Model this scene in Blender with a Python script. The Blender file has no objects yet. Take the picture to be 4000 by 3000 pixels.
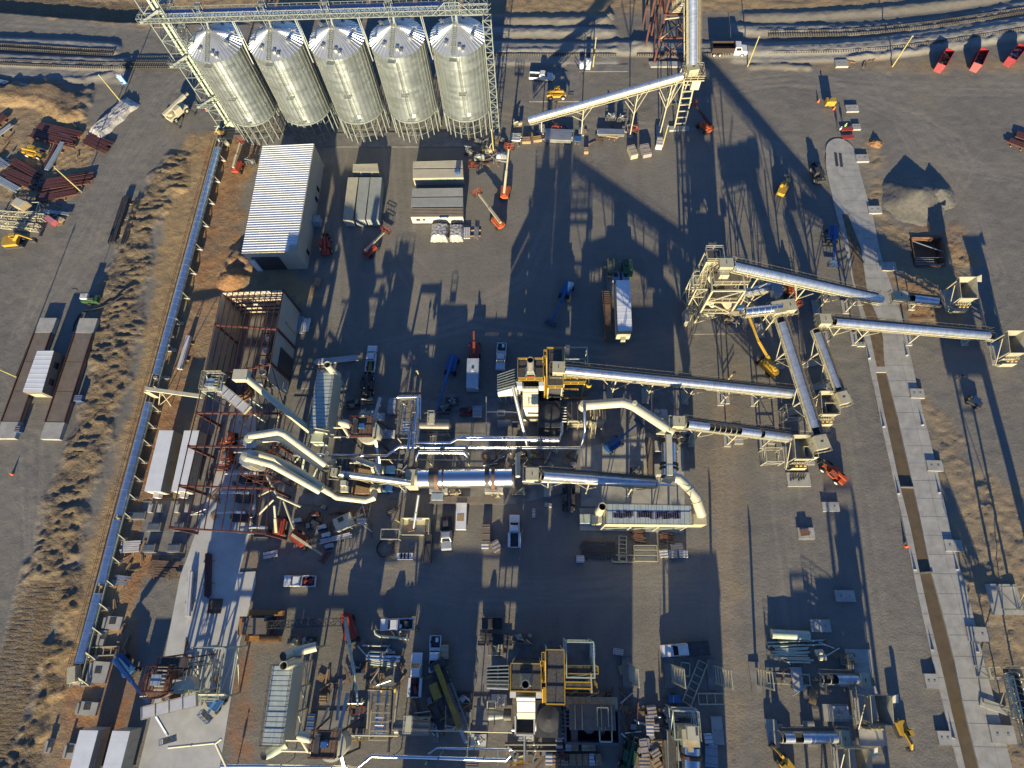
import bpy, math, random
import numpy as np
from mathutils import Vector as V, noise as MN
random.seed(7)
S = bpy.context.scene
C = bpy.context.scene.collection
PI = math.pi
# ---------------------------------------------------------------- camera
H = 112.0; F = 2311.0
def nz(v): return v/np.linalg.norm(v)
_Z = nz(np.array([-95., 865., 2311.]))
_Y = np.array([72., 6140., -2311.]); _Y = nz(_Y-_Y.dot(_Z)*_Z)
_X = np.cross(_Y, _Z); RM = np.array([_X, _Y, _Z])
cam = bpy.data.objects.new('camera', bpy.data.cameras.new('camera')); C.objects.link(cam)
cam.data.sensor_width = 36; cam.data.lens = F/4000*36; cam.data.clip_start = 1; cam.data.clip_end = 5000
from mathutils import Matrix
m4 = Matrix([[*RM[0], 0], [*RM[1], 0], [*RM[2], H], [0, 0, 0, 1]])
cam.matrix_world = m4
S.camera = cam
# ---------------------------------------------------------------- light
EL, AZ = math.radians(12.5), math.radians(3.5)     # sun height, shadow heading east of +Y
sd = bpy.data.lights.new('sun', 'SUN'); sd.energy = 5.0; sd.angle = math.radians(.5); sd.color = (1, .85, .55)
sun = bpy.data.objects.new('sun', sd); C.objects.link(sun)
tosun = V((-math.sin(AZ)*math.cos(EL), -math.cos(AZ)*math.cos(EL), math.sin(EL)))
sun.rotation_euler = tosun.to_track_quat('Z', 'Y').to_euler()
w = bpy.data.worlds.new('World'); S.world = w; w.use_nodes = True
nt = w.node_tree; sky = nt.nodes.new('ShaderNodeTexSky'); sky.sky_type = 'NISHITA'; sky.sun_disc = False
sky.sun_elevation = EL; sky.sun_rotation = math.atan2(tosun.x, tosun.y); sky.ozone_density = 6; sky.air_density = 1.0; sky.dust_density = .2
bg = nt.nodes['Background']; bg.inputs[1].default_value = .088; hs = nt.nodes.new('ShaderNodeHueSaturation'); hs.inputs['Saturation'].default_value = 1.0; hs.inputs['Hue'].default_value = .507; nt.links.new(sky.outputs[0], hs.inputs['Color']); nt.links.new(hs.outputs[0], bg.inputs[0])
S.view_settings.view_transform = 'Standard'; S.view_settings.look = 'None'; S.view_settings.gamma = 1
S.view_settings.exposure = 1.18
S.cycles.max_bounces = 5; S.cycles.diffuse_bounces = 2; S.cycles.glossy_bounces = 3
# ---------------------------------------------------------------- placing by surveyed points
def P(t, x, y, z=0.0):
    """world point at height z that the survey photo shows at tile t (or 'd' overview) x, y"""
    if t == 'd': px, py = x*1.8083, y*1.8083
    elif t == 'p': px, py = x, y
    else: px, py = (t % 4)*1000+x/2.212, (t//4)*750+y/2.212
    r = RM@np.array([px-2000, 1500-py, -F]); k = (z-H)/r[2]
    return V((r[0]*k, r[1]*k, z))
# ---------------------------------------------------------------- materials
MATS = {}
def mat(name, col, rough=.6, metal=0., nscale=1.2, namp=.12, bump=0., bscale=6., col2=None, stripes=None, spec=None, emit=None, grime=0):
    if name in MATS: return MATS[name]
    m = bpy.data.materials.new(name); m.use_nodes = True; n = m.node_tree; b = n.nodes['Principled BSDF']
    L = n.links.new
    b.inputs['Roughness'].default_value = rough; b.inputs['Metallic'].default_value = metal
    if spec is not None: b.inputs['Specular IOR Level'].default_value = spec
    g = n.nodes.new('ShaderNodeNewGeometry'); no = n.nodes.new('ShaderNodeTexNoise'); no.inputs['Scale'].default_value = nscale; no.inputs['Detail'].default_value = 6
    no.inputs['Roughness'].default_value = .65
    L(g.outputs['Position'], no.inputs['Vector'])
    r = n.nodes.new('ShaderNodeMapRange'); r.inputs[1].default_value = .3; r.inputs[2].default_value = .7
    L(no.outputs[0], r.inputs[0])
    mx = n.nodes.new('ShaderNodeMix'); mx.data_type = 'RGBA'
    c2 = col2 or tuple(c*(1-2*namp) for c in col); c1 = col if col2 else tuple(min(1, c*(1+namp)) for c in col)
    mx.inputs[6].default_value = (*c1, 1); mx.inputs[7].default_value = (*c2, 1)
    L(r.outputs[0], mx.inputs[0]); out = mx.outputs[2]
    if grime:
        n2 = n.nodes.new('ShaderNodeTexNoise'); n2.inputs['Scale'].default_value = .6; n2.inputs['Detail'].default_value = 8
        L(g.outputs['Position'], n2.inputs['Vector']); r2 = n.nodes.new('ShaderNodeMapRange'); r2.inputs[1].default_value = .5; r2.inputs[2].default_value = .75; r2.inputs[4].default_value = grime
        L(n2.outputs[0], r2.inputs[0]); m2 = n.nodes.new('ShaderNodeMix'); m2.data_type = 'RGBA'
        L(r2.outputs[0], m2.inputs[0]); L(out, m2.inputs[6]); m2.inputs[7].default_value = (.11, .075, .045, 1); out = m2.outputs[2]
    L(out, b.inputs['Base Color'])
    if bump:
        nb = n.nodes.new('ShaderNodeTexNoise'); nb.inputs['Scale'].default_value = bscale; nb.inputs['Detail'].default_value = 5
        L(g.outputs['Position'], nb.inputs['Vector'])
        bp = n.nodes.new('ShaderNodeBump'); bp.inputs['Strength'].default_value = 1; bp.inputs['Distance'].default_value = bump
        L(nb.outputs[0], bp.inputs['Height']); L(bp.outputs[0], b.inputs['Normal'])
    MATS[name] = m; return m
galv = mat('galvanised_steel', (.50, .51, .49), .42, .75, .35, .13)
galvlat = mat('galvanised_lattice', (.27, .30, .28), .5, .3, 1, .1)
chrome = mat('polished_cladding', (.72, .73, .74), .27, 1, .8, .06)
covm = mat('conveyor_cover_metal', (.52, .56, .62), .34, .75, .9, .14)
cream = mat('cream_paint', (.44, .40, .27), .5, 0, 1.5, .07, grime=.25)
creamd = mat('cream_duct_paint', (.50, .47, .34), .45, 0, 1.5, .05, grime=.15)
green = mat('pale_green_paint', (.40, .45, .36), .5, 0, 1.5, .08)
rust = mat('red_oxide_steel', (.10, .035, .028), .6, 0, 2, .2)
rustb = mat('weathering_rust', (.17, .085, .05), .7, 0, .8, .25)
strip_c = mat('new_concrete', (.45, .45, .43), .85, 0, .3, .1, .01, 8)
conc = mat('pale_concrete', (.35, .34, .31), .85, 0, .5, .14, .01, 8)
concd = mat('worn_concrete', (.20, .19, .175), .85, 0, .45, .2, .01, 8, grime=.3)
white = mat('white_paint', (.62, .63, .64), .35, 0, 1, .04)
whiter = mat('white_sheet_roof', (.66, .68, .70), .4, 0, .5, .05)
beige = mat('beige_sheet', (.35, .32, .26), .55, 0, .7, .06)
red = mat('red_machine_paint', (.34, .055, .035), .4, 0, 1.5, .12, grime=.2)
orange = mat('orange_machine_paint', (.45, .10, .035), .4, 0, 1.5, .12, grime=.2)
blue = mat('blue_machine_paint', (.035, .11, .27), .4, 0, 1.5, .1)
bluel = mat('pale_blue_grey', (.26, .32, .38), .5, 0, 1, .06)
yellow = mat('yellow_machine_paint', (.46, .28, .035), .4, 0, 1.5, .12, grime=.2)
rail_y = mat('yellow_rail_paint', (.50, .31, .03), .45, 0, 2, .06)
black = mat('black_rubber', (.018, .018, .018), .8, 0, 2, .2)
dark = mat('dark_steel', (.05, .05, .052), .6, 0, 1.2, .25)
grate = mat('deck_grating', (.075, .07, .065), .7, 0, 3, .3)
glass = mat('dark_glass', (.015, .02, .03), .08, 0, 1, .1)
grey = mat('grey_paint', (.22, .23, .235), .5, 0, 1, .08)
tan = mat('tan_paint', (.42, .33, .2), .55, 0, 1.5, .1)
wood = mat('bare_timber', (.36, .24, .12), .75, 0, 4, .25)
deckw = mat('brown_timber_deck', (.16, .10, .065), .8, 0, 3, .2)
tarp = mat('silver_tarpaulin', (.38, .365, .35), .3, .1, 2, .12, .06, 2.5)
purple = mat('purple_residue', (.11, .10, .16), .6)
hivis = mat('hi_vis_green', (.35, .62, .05), .6)
skin = mat('skin', (.40, .25, .18), .6)
denim = mat('dark_denim', (.03, .04, .07), .8)
browns = mat('brown_sheet_roof', (.17, .14, .11), .6, 0, .7, .12)
lgrey = mat('light_grey_roof', (.52, .51, .51), .5, 0, .6, .08)
greenm = mat('green_machine_paint', (.03, .085, .035), .45, 0, 1, .15)
olive = mat('olive_machine_paint', (.09, .11, .07), .5, 0, 1, .15)
hopm = mat('hopper_paint', (.33, .31, .235), .55, 0, 1, .12, grime=.35)
water = mat('muddy_water', (.14, .105, .06), .15, 0, .6, .12)
mud = mat('brown_mud', (.15, .105, .06), .8, 0, 1, .25, .03, 5)
pile_m = mat('pile_gravel', (.15, .14, .12), .9, 0, 1.5, .15, .05, 4)
# ---------------------------------------------------------------- meshes
class M:
    def __init__(s): s.v = []; s.f = []; s.mi = []
    def add(s, vs, fs):
        o = len(s.v); s.v += [tuple(v) for v in vs]; s.f += [tuple(i+o for i in f) for f in fs]; return s
    def box(s, c, d, rz=0):
        c = V(c); cs, sn = math.cos(rz), math.sin(rz); vs = []
        for z in (-1, 1):
            for x, y in ((-1, -1), (1, -1), (1, 1), (-1, 1)):
                a, b = x*d[0]/2, y*d[1]/2
                vs.append((c.x+a*cs-b*sn, c.y+a*sn+b*cs, c.z+z*d[2]/2))
        return s.add(vs, [(3, 2, 1, 0), (4, 5, 6, 7), (0, 1, 5, 4), (1, 2, 6, 5), (2, 3, 7, 6), (3, 0, 4, 7)])
    def beam(s, a, b, w=.15, h=None, up=None):
        a = V(a); b = V(b); h = h or w; d = (b-a)
        if d.length < 1e-5: return s
        d.normalize(); up = V(up) if up else V((0, 0, 1))
        if abs(d.dot(up)) > .95: up = V((0, 1, 0))
        sx = d.cross(up).normalized(); uy = sx.cross(d)
        vs = [p+sx*(i*w/2)+uy*(j*h/2) for p in (a, b) for i, j in ((-1, -1), (1, -1), (1, 1), (-1, 1))]
        return s.add(vs, [(0, 1, 2, 3), (7, 6, 5, 4), (0, 4, 5, 1), (1, 5, 6, 2), (2, 6, 7, 3), (3, 7, 4, 0)])
    def tube(s, pts, r, n=8, cap=True):
        pts = [V(p) for p in pts]; rs = r if isinstance(r, (list, tuple)) else [r]*len(pts); o = len(s.v); prev = None
        for i, p in enumerate(pts):
            d = (pts[min(i+1, len(pts)-1)]-pts[max(i-1, 0)]).normalized()
            u = prev or (V((0, 0, 1)) if abs(d.z) < .9 else V((0, 1, 0)))
            sx = d.cross(u); sx.normalize(); uy = sx.cross(d); prev = uy
            k = 1.0
            if 0 < i < len(pts)-1:
                d1 = (pts[i]-pts[i-1]).normalized(); d2 = (pts[i+1]-pts[i]).normalized(); k = 1/max(.5, math.cos(d1.angle(d2)/2))
            for j in range(n):
                a = 2*PI*j/n; s.v.append(tuple(p+(sx*math.cos(a)+uy*math.sin(a))*rs[i]*(k**.5)))
        for i in range(len(pts)-1):
            for j in range(n):
                a, b = o+i*n+j, o+i*n+(j+1) % n; s.f.append((a, b, b+n, a+n))
        if cap:
            s.f.append(tuple(o+j for j in range(n))[::-1]); s.f.append(tuple(o+(len(pts)-1)*n+j for j in range(n)))
        return s
    def prism(s, poly, z0, z1):
        n = len(poly); ar = sum(poly[i][0]*poly[(i+1) % n][1]-poly[(i+1) % n][0]*poly[i][1] for i in range(n))
        if ar < 0: poly = poly[::-1]
        f = lambda z, p: z(p) if callable(z) else z
        vs = [(p[0], p[1], f(z0, p)) for p in poly]+[(p[0], p[1], f(z1, p)) for p in poly]
        return s.add(vs, [tuple(range(n))[::-1], tuple(range(n, 2*n))]+[(i, (i+1) % n, n+(i+1) % n, n+i) for i in range(n)])
    def extr(s, prof, a, b, side, up=(0, 0, 1)):
        """profile [(u,v)] swept from a to b, u along side, v along up"""
        a = V(a); b = V(b); side = V(side); up = V(up); n = len(prof)
        vs = [p+side*u+up*v for p in (a, b) for u, v in prof]
        return s.add(vs, [tuple(range(n)), tuple(range(n, 2*n))[::-1]]+[(i, n+i, n+(i+1) % n, (i+1) % n) for i in range(n)])
    def lathe(s, c, prof, n=24, a0=0, a1=2*PI):
        c = V(c); full = abs(a1-a0-2*PI) < 1e-6; k = n if full else n+1; o = len(s.v)
        for r, z in prof:
            for j in range(k):
                a = a0+(a1-a0)*j/n; s.v.append((c.x+r*math.cos(a), c.y+r*math.sin(a), c.z+z))
        for i in range(len(prof)-1):
            for j in range(n):
                j2 = (j+1) % k; s.f.append((o+i*k+j, o+i*k+j2, o+(i+1)*k+j2, o+(i+1)*k+j))
        return s
    def build(s, name, m, parent=None, smooth=False, label=None):
        vs = s.v
        if parent is not None:
            L = parent.location if parent.parent is None else parent.parent.location
            rz = (parent if parent.parent is None else parent.parent).rotation_euler.z
            if (parent if parent.parent is None else parent.parent).get('_local'): L = V((0, 0, 0)); rz = 0
            if L.length > 0 or rz:
                c, sn = math.cos(-rz), math.sin(-rz)
                vs = [((x-L.x)*c-(y-L.y)*sn, (x-L.x)*sn+(y-L.y)*c, z-L.z) for x, y, z in vs]
        me = bpy.data.meshes.new(name); me.from_pydata(vs, [], s.f); me.materials.append(m)
        if smooth: me.polygons.foreach_set('use_smooth', [True]*len(me.polygons))
        me.validate(); me.update()
        o = bpy.data.objects.new(name, me); C.objects.link(o)
        if parent is not None: o.parent = parent
        if label: o['label'] = label
        if smooth and smooth != 'all':
            try:
                me.set_sharp_from_angle(angle=math.radians(40))
            except Exception: pass
        return o
def thing(name, label, cat, loc=(0, 0, 0), rz=0, group=None):
    o = bpy.data.objects.new(name, None); C.objects.link(o); o.empty_display_size = .5
    o.location = loc; o.rotation_euler = (0, 0, rz); o['label'] = label; o['category'] = cat
    if group: o['group'] = group
    return o
def tag(o, label, cat, group=None):
    o['label'] = label; o['category'] = cat
    if group: o['group'] = group
    return o
def struct(o): o['kind'] = 'structure'; return o
def setorigin(o, p):
    """single-mesh thing: move its origin to its own base"""
    p = V(p); me = o.data
    n = len(me.vertices); a = np.empty(n*3); me.vertices.foreach_get('co', a); a = a.reshape(-1, 3)-np.array(p)
    me.vertices.foreach_set('co', a.ravel()); me.update(); o.location = p; return o
def solo(m, name, mt, label, cat, group=None, smooth=False):
    o = m.build(name, mt, None, smooth); a = np.array(m.v); c = a.mean(0); setorigin(o, (c[0], c[1], a[:, 2].min()))
    return tag(o, label, cat, group)
def dup(root, loc, rz, label=None, group=None):
    r = root.copy(); C.objects.link(r); r.location = loc; r.rotation_euler = (0, 0, rz)
    if label: r['label'] = label
    if group: r['group'] = group
    for ch in list(root.children):
        c = ch.copy(); C.objects.link(c); c.parent = r
        for g in list(ch.children):
            d = g.copy(); C.objects.link(d); d.parent = c
    return r
def rot2(x, y, a): return x*math.cos(a)-y*math.sin(a), x*math.sin(a)+y*math.cos(a)
def ang(a, b): return math.atan2(b[1]-a[1], b[0]-a[0])
def lerp(a, b, t): return V(a)+(V(b)-V(a))*t
def lattice(m, a, b, w, step=2., t=.12, tb=.07, up=None):
    """square lattice mast from a to b"""
    a = V(a); b = V(b); d = (b-a).normalized(); up = V(up) if up else (V((0, 0, 1)) if abs(d.z) < .9 else V((0, 1, 0)))
    sx = d.cross(up).normalized(); uy = sx.cross(d); L = (b-a).length; n = max(1, round(L/step))
    cor = [(sx*i+uy*j)*(w/2) for i, j in ((-1, -1), (1, -1), (1, 1), (-1, 1))]
    for c in cor: m.beam(a+c, b+c, t)
    for k in range(n+1):
        p = a+(b-a)*(k/n)
        for q in range(4): m.beam(p+cor[q], p+cor[(q+1) % 4], tb)
        if k < n:
            p2 = a+(b-a)*((k+1)/n)
            for q in range(4):
                if (k+q) % 2: m.beam(p+cor[q], p2+cor[(q+1) % 4], tb)
                else: m.beam(p+cor[(q+1) % 4], p2+cor[q], tb)
    return m
def handrail(m, pts, h=1.05, t=.05, step=1.6, closed=False):
    pts = [V(p) for p in pts]
    if closed: pts = pts+[pts[0]]
    for a, b in zip(pts, pts[1:]):
        for z in (h, h*.52): m.beam(a+V((0, 0, z)), b+V((0, 0, z)), t)
        n = max(1, round((b-a).length/step))
        for k in range(n+1): p = lerp(a, b, k/n); m.beam(p, p+V((0, 0, h)), t)
    return m
# ================================================================ GROUND
rng = np.random.RandomState(3)
_tab = rng.rand(512, 512)
def vn(x, y):
    xi = np.floor(x).astype(int); yi = np.floor(y).astype(int); fx = x-xi; fy = y-yi
    fx = fx*fx*(3-2*fx); fy = fy*fy*(3-2*fy); a = _tab[xi % 512, yi % 512]; b = _tab[(xi+1) % 512, yi % 512]
    c = _tab[xi % 512, (yi+1) % 512]; d = _tab[(xi+1) % 512, (yi+1) % 512]
    return (a*(1-fx)+b*fx)*(1-fy)+(c*(1-fx)+d*fx)*fy
def fbm(x, y, o=4, g=.5):
    s = 0; a = 1; t = 0
    for k in range(o): s = s+a*vn(x*2**k+17.3*k, y*2**k+9.1*k); t += a; a *= g
    return s/t
def pts(t, s):
    """'x,y x,y ...' at tile t -> world xy list"""
    return [tuple(P(t, *map(float, q.split(',')))[:2]) for q in s.split()]
xs = np.concatenate([np.linspace(-1500, -170, 30)[:-1], np.arange(-170, -126, .6), np.arange(-126, -50, .3), np.arange(-50, 80, .55), np.arange(80, 140, .38), np.linspace(140, 1500, 30)])
ys = np.concatenate([np.linspace(-1200, -34, 26)[:-1], np.arange(-34, 170, .4), np.linspace(170, 1800, 36)])
GX, GY = np.meshgrid(xs, ys); gx, gy = GX.ravel(), GY.ravel()
def sdist(poly):
    n = len(poly); ins = np.zeros(gx.shape, bool); dm = np.full(gx.shape, 1e9)
    for i in range(n):
        x1, y1 = poly[i]; x2, y2 = poly[(i+1) % n]
        with np.errstate(divide='ignore', invalid='ignore'):
            c = ((y1 > gy) != (y2 > gy)) & (gx < (x2-x1)*(gy-y1)/((y2-y1) if y2 != y1 else 1e-9)+x1)
        ins ^= c
        L = (x2-x1)**2+(y2-y1)**2; t = np.clip(((gx-x1)*(x2-x1)+(gy-y1)*(y2-y1))/max(L, 1e-9), 0, 1)
        dm = np.minimum(dm, np.hypot(gx-x1-t*(x2-x1), gy-y1-t*(y2-y1)))
    return np.where(ins, dm, -dm)
nz1 = fbm(gx/3, gy/3, 4)-.5; nz2 = fbm(gx/12+50, gy/12, 3)-.5
def mask(poly, soft=2., wob=3.): return np.clip((sdist(poly)+nz1*wob*2)/soft+.5, 0, 1)
def linedist(line):
    dm = np.full(gx.shape, 1e9); sg = np.zeros(gx.shape)
    for (x1, y1), (x2, y2) in zip(line, line[1:]):
        L = (x2-x1)**2+(y2-y1)**2; t = np.clip(((gx-x1)*(x2-x1)+(gy-y1)*(y2-y1))/L, 0, 1)
        px, py = gx-x1-t*(x2-x1), gy-y1-t*(y2-y1); d = np.hypot(px, py); c = np.sign((x2-x1)*(gy-y1)-(y2-y1)*(gx-x1))
        k = d < dm; dm = np.where(k, d, dm); sg = np.where(k, c, sg)
    return dm, sg
hz = np.zeros(gx.shape); cT = np.zeros(gx.shape); cO = np.zeros(gx.shape); cB = np.zeros(gx.shape); cG = np.zeros(gx.shape)
hz += (fbm(gx/1.6, gy/1.6, 3)-.5)*.10+(fbm(gx/14, gy/14, 2)-.5)*.18
# tan strip beside the long conveyor and around the steel buildings
m = mask(pts('d', '400,290 475,285 560,312 525,440 520,560 640,590 690,640 480,700 440,800 420,1000 330,1240 250,1400 180,1659 20,1659 70,1500 160,1240 250,1000 290,830 330,650 345,500 380,330'), 2, 2); cT = np.maximum(cT, m)
hz += m*(fbm(gx/.9, gy/.9, 3)-.5)*.16
# orange clay showing through
for s, a in (('440,330 560,312 525,440 515,560 470,640 430,760 400,900 360,900 400,700 430,500', .75), ('475,600 500,540 540,560 545,600 520,640 480,640', 1), ('310,850 420,850 400,930 360,1000 345,1240 260,1340 290,1100', 1), ('170,1430 300,1340 290,1450 250,1659 110,1659', 1), ('500,1460 540,1420 520,1659 495,1659', .8), ('530,1180 570,1190 540,1340 520,1330', .5), ('1970,470 2060,490 2090,560 2010,560', .6), ('1925,590 2000,620 2010,690 1950,690', .6)):
    cO = np.maximum(cO, a*mask(pts('d', s), 3, 4))
mm = mask(pts('d', '480,620 490,560 520,530 545,560 545,600 530,625'), 2, 1); hz += mm*(1.5*fbm(gx/1.8, gy/1.8, 3))
# windrowed spoil
sp = mask(pts('d', '362,338 412,335 402,400 362,430 332,500 310,600 300,700 285,800 250,900 230,960 200,1050 180,1160 150,1240 95,1400 60,1500 30,1659 -20,1659 10,1500 55,1250 100,1090 160,930 200,800 195,740 215,660 242,560 285,450'), 2.5, 2)
tr = mask(pts('d', '75,1250 150,1250 80,1480 20,1659 -60,1659 -40,1500 40,1300'), 2, 1)
up = gy*.98+gx*.12
wx, wy = gx+1.5*(fbm(gx/4, gy/4, 2)-.5), gy+1.8*(fbm(gx/5+9, gy/5, 2)-.5)
rn = lambda x, y: 1-np.abs(2*vn(x, y)-1)
rid = .55*rn(wx/2.6, wy/1.05)+.3*rn(wx/1.3+7, wy/.62)+.25*rn(wx/.8, wy/.8+3)
hz += sp*(1-tr)*(.66*rid**1.3*(.4+fbm(gx/5, gy/3, 2))+.25*fbm(gx/3.4, gy/2.6, 3)-.12)
sp2 = mask(pts('d', '140,1215 195,1215 150,1340 120,1480 62,1680 15,1680 75,1480 120,1340'), 2.5, 3)
hz += sp2*(.5*rid**1.5*(.3+fbm(gx/4, gy/3, 2))+.2*fbm(gx/3, gy/2.5, 3)); cG = np.maximum(cG, sp2)
hz += tr*(.11*np.sin(2*PI*up/.95))*(.4+fbm(gx/5, gy/5, 2))
cT = np.maximum(cT, sp*.62); cG = np.maximum(cG, sp*.8); cG = np.maximum(cG, tr)
# tan laydown yard, top left, with its grass bank
m = mask(pts('d', '-200,225 60,205 130,225 190,255 215,300 190,360 165,420 60,430 -200,440'), 2, 2); cT = np.maximum(cT, m*.9)
hz += m*(fbm(gx/.8, gy/.8, 3)-.5)*.3
bk = mask(pts('d', '-60,200 85,180 130,185 185,195 180,240 150,262 60,222 -60,215'), 3, 2); hz += bk*1.2*(.6+.6*fbm(gx/3, gy/3, 3)); cO = np.maximum(cO, bk*.5); cG = np.maximum(cG, bk*.8)
m = mask(pts('d', '-200,170 110,185 200,180 180,200 -200,205'), 2, 3); cT = np.maximum(cT, m*.45)
# right side rough tan ground
m = mask(pts('d', '1880,310 1905,330 1890,400 1925,470 1990,520 2080,500 2100,560 2080,700 2020,720 1990,700 1965,690 1920,570 1880,420'), 3, 3); cT = np.maximum(cT, m*.8); hz += m*((fbm(gx/.8, gy/.8, 4, .6)-.5)*.45)
m = mask(pts('d', '1990,860 2060,900 2100,1000 2212,1040 2500,1250 2400,1700 2200,1700 2125,1430 2075,1220 2030,1040'), 4, 6); cT = np.maximum(cT, m*.55); hz += m*((fbm(gx/.8, gy/.8, 4, .6)-.5)*.4)
m = mask(pts('d', '1700,135 2212,125 2500,120 2500,150 1800,150 1700,143'), 3, 3); cT = np.maximum(cT, m*.6)
m = mask(pts('d', '1535,860 1600,760 1590,1659 1530,1659'), 3, 3); cT = np.maximum(cT, m*.4)
# beyond the tracks: straw-coloured ground
m = mask(pts('d', '-300,18 0,22 150,40 330,60 560,50 840,36 1180,36 1400,24 1700,24 1900,6 2212,-50 2212,-400 -300,-400'), 3, 2); cT = np.maximum(cT, m*.85); hz += m*(fbm(gx/1.5, gy/1.5, 3)-.5)*.3
m = mask(pts('d', '-300,15 0,20 150,32 310,45 310,5 -300,-40'), 2, 2); cG = np.maximum(cG, m); cT = np.maximum(cT, m)
# ledges (ground drops to the north)
def ledge(t, s, drop, w=1.2, back=9):
    global hz
    d, sg = linedist(pts(t, s)); k = np.clip(d/w, 0, 1)*(sg > 0)*np.clip(1-(d-back)/20, 0, 1); hz = hz-drop*k
ledge(0, '-900,60 0,105 300,130 640,160 1000,190 1300,195', 1.5)
# ballast ridges
def ridge(t, s, h, w=2.4, flat=1.0, rough=.35, light=.9):
    global hz, cB
    line = pts(t, s); d, sg = linedist(line); hh = h*(1+rough*(fbm(gx/1.4, gy/1.4, 4, .6)-.5)*3)+.12*(fbm(gx/.9, gy/.9, 2)-.5); k = np.clip((w-d)/(w-flat), 0, 1)
    x0 = min(line[0][0], line[-1][0]); x1 = max(line[0][0], line[-1][0]); e = np.clip((gx-x0)/1.5+1, 0, 1)*np.clip((x1-gx)/1.5+1, 0, 1)
    hz = hz+hh*k*e; cB = np.maximum(cB, light*k*e)
ridge(3, '-200,145 0,145 400,130 950,95 1600,25 2300,-90 3500,-300', .5, 2.2, .5, .2, .1)
ridge(3, '-300,255 0,262 500,258 740,262 1000,235 1250,225 1650,185 2212,50 3000,-110', .45, 2.4, .8, .5)
ridge(3, '-1300,420 -600,430 -200,430 0,428 500,410 900,388 1300,335 1700,285 2212,200 3000,70', .5, 2.8, 1.6, .08)
ridge(3, '-300,470 0,478 500,462 1000,430 1500,375 2212,262 3000,120', .30, 3.2, 2.2, .1)
ridge(3, '-150,575 0,568 350,585', .3, 1.2, .4, .6, .2); ridge(3, '700,505 1000,478 1300,440 1700,375 2212,300', .3, 1.4, .3, .8, .5)
ridge(2, '-400,175 0,175 400,178 820,168', .6, 2, .5, .3, .1); ridge(2, '-600,275 0,275 450,275 880,282', .5, 2.2, .6, .4)
ridge(2, '-1200,410 0,412 600,422 880,415', .45, 2.6, 1.2, .25); ridge(2, '1060,408 1180,410', .6, 2.2, 1, .4)
ridge(2, '-900,490 0,495 500,495 890,492', .22, 3, 2, .1)
ridge(0, '-900,365 0,378 500,398 930,425 1010,440', .75, 2.6, 1.3, .12); ridge(0, '-900,500 0,515 500,538 1080,560', .75, 2.6, 1.3, .12)
ridge(0, '-900,590 0,610 600,640 1080,655', .2, 3, 1.5, .1, .7)
ridge(0, '400,690 700,700 1000,640', .25, 1.3, .3, .8, .2)
# footing dig and channel
pit = mask(pts(7, '1235,400 1495,395 1530,600 1275,640'), .3, 0); hz = hz*(1-pit)-3.0*pit
CHL = pts(7, '930,1560')+pts(11, '950,0 1000,250 1045,450 1130,850 1230,1250 1310,1650')+pts(15, '1400,400 1510,850 1590,1200 1700,1659 1820,2200')
CHR = pts(7, '1012,1525')+pts(11, '1045,0 1110,250 1165,500 1240,830 1300,1100 1390,1550')+pts(15, '1500,300 1600,700 1680,1100 1820,1659 1960,2200')
ch = mask(CHL+CHR[::-1], .5, 0); hz = hz*(1-ch)-.7*ch
SLL = pts(3, '500,1330 495,1450')+pts(7, '545,0 590,200 650,400 720,750 800,1080 840,1340 890,1600')+pts(11, '920,60 965,300 1040,640 1140,1080 1255,1640')+pts(15, '1270,60 1340,380 1430,780 1530,1200 1640,1659 1760,2200')
SLR = pts(3, '750,1310 800,1520')+pts(7, '840,0 905,220 975,560 1085,880 1150,1060 1235,1450 1280,1659')+pts(11, '1345,280 1440,660 1580,1300 1665,1650')+pts(15, '1700,60 1790,430 1870,780 1990,1200 2105,1659 2230,2200')
sl = mask(SLL+SLR[::-1], 1.5, 0)*(1-ch); hz = hz*(1-sl)-.25*sl
# wheel ruts
cK = np.zeros(gx.shape)
def ruts(t, s, n_=3, sp__=.9, amp=1., seed=0):
    global cK, hz
    line = pts(t, s); rr = random.Random(seed)
    for k in range(n_):
        off = rr.uniform(-4, 4); L2 = [(x+off*.6+rr.uniform(-1.5, 1.5), y+off*.3+rr.uniform(-1.5, 1.5)) for x, y in line]; d, sg = linedist(L2)
        for w_ in (0, 1.9):
            q = np.exp(-((d*sg-w_)/.3)**2)*(.4+fbm(gx/6, gy/6, 2)); cK = np.maximum(cK, q*amp*(.5+.5*rr.random()))
for k, (t, s) in enumerate((('d', '0,60 200,70 330,80 400,140 330,200 250,330 150,480 60,640 0,740'), ('d', '400,150 340,280 260,400 200,520 120,660 60,800'), ('d', '700,300 720,500 700,700 760,780 1000,720 1300,760 1470,740'), ('d', '840,320 860,560 960,700 1150,600 1240,400 1300,340'), ('d', '1100,250 1300,280 1560,300 1700,330'), ('d', '1540,200 1700,180 1900,190 2212,210'), ('d', '1700,160 1950,270 2070,430 2130,600'), ('d', '1900,170 2000,330 2100,370 2212,380'), ('d', '1560,900 1565,1100 1560,1300 1580,1659'), ('d', '600,1180 900,1220 1200,1290 1500,1250'), ('d', '620,1240 1000,1290 1500,1300'), ('d', '1800,800 1850,1000 1880,1300 1950,1659'), ('d', '60,960 80,1200 20,1500'), ('d', '1980,260 2060,300 2100,360 2060,420 1990,430'), ('d', '1640,720 1680,900 1700,1100 1720,1350'))): ruts(t, s, 3, seed=k)
hz -= cK*.035
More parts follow.
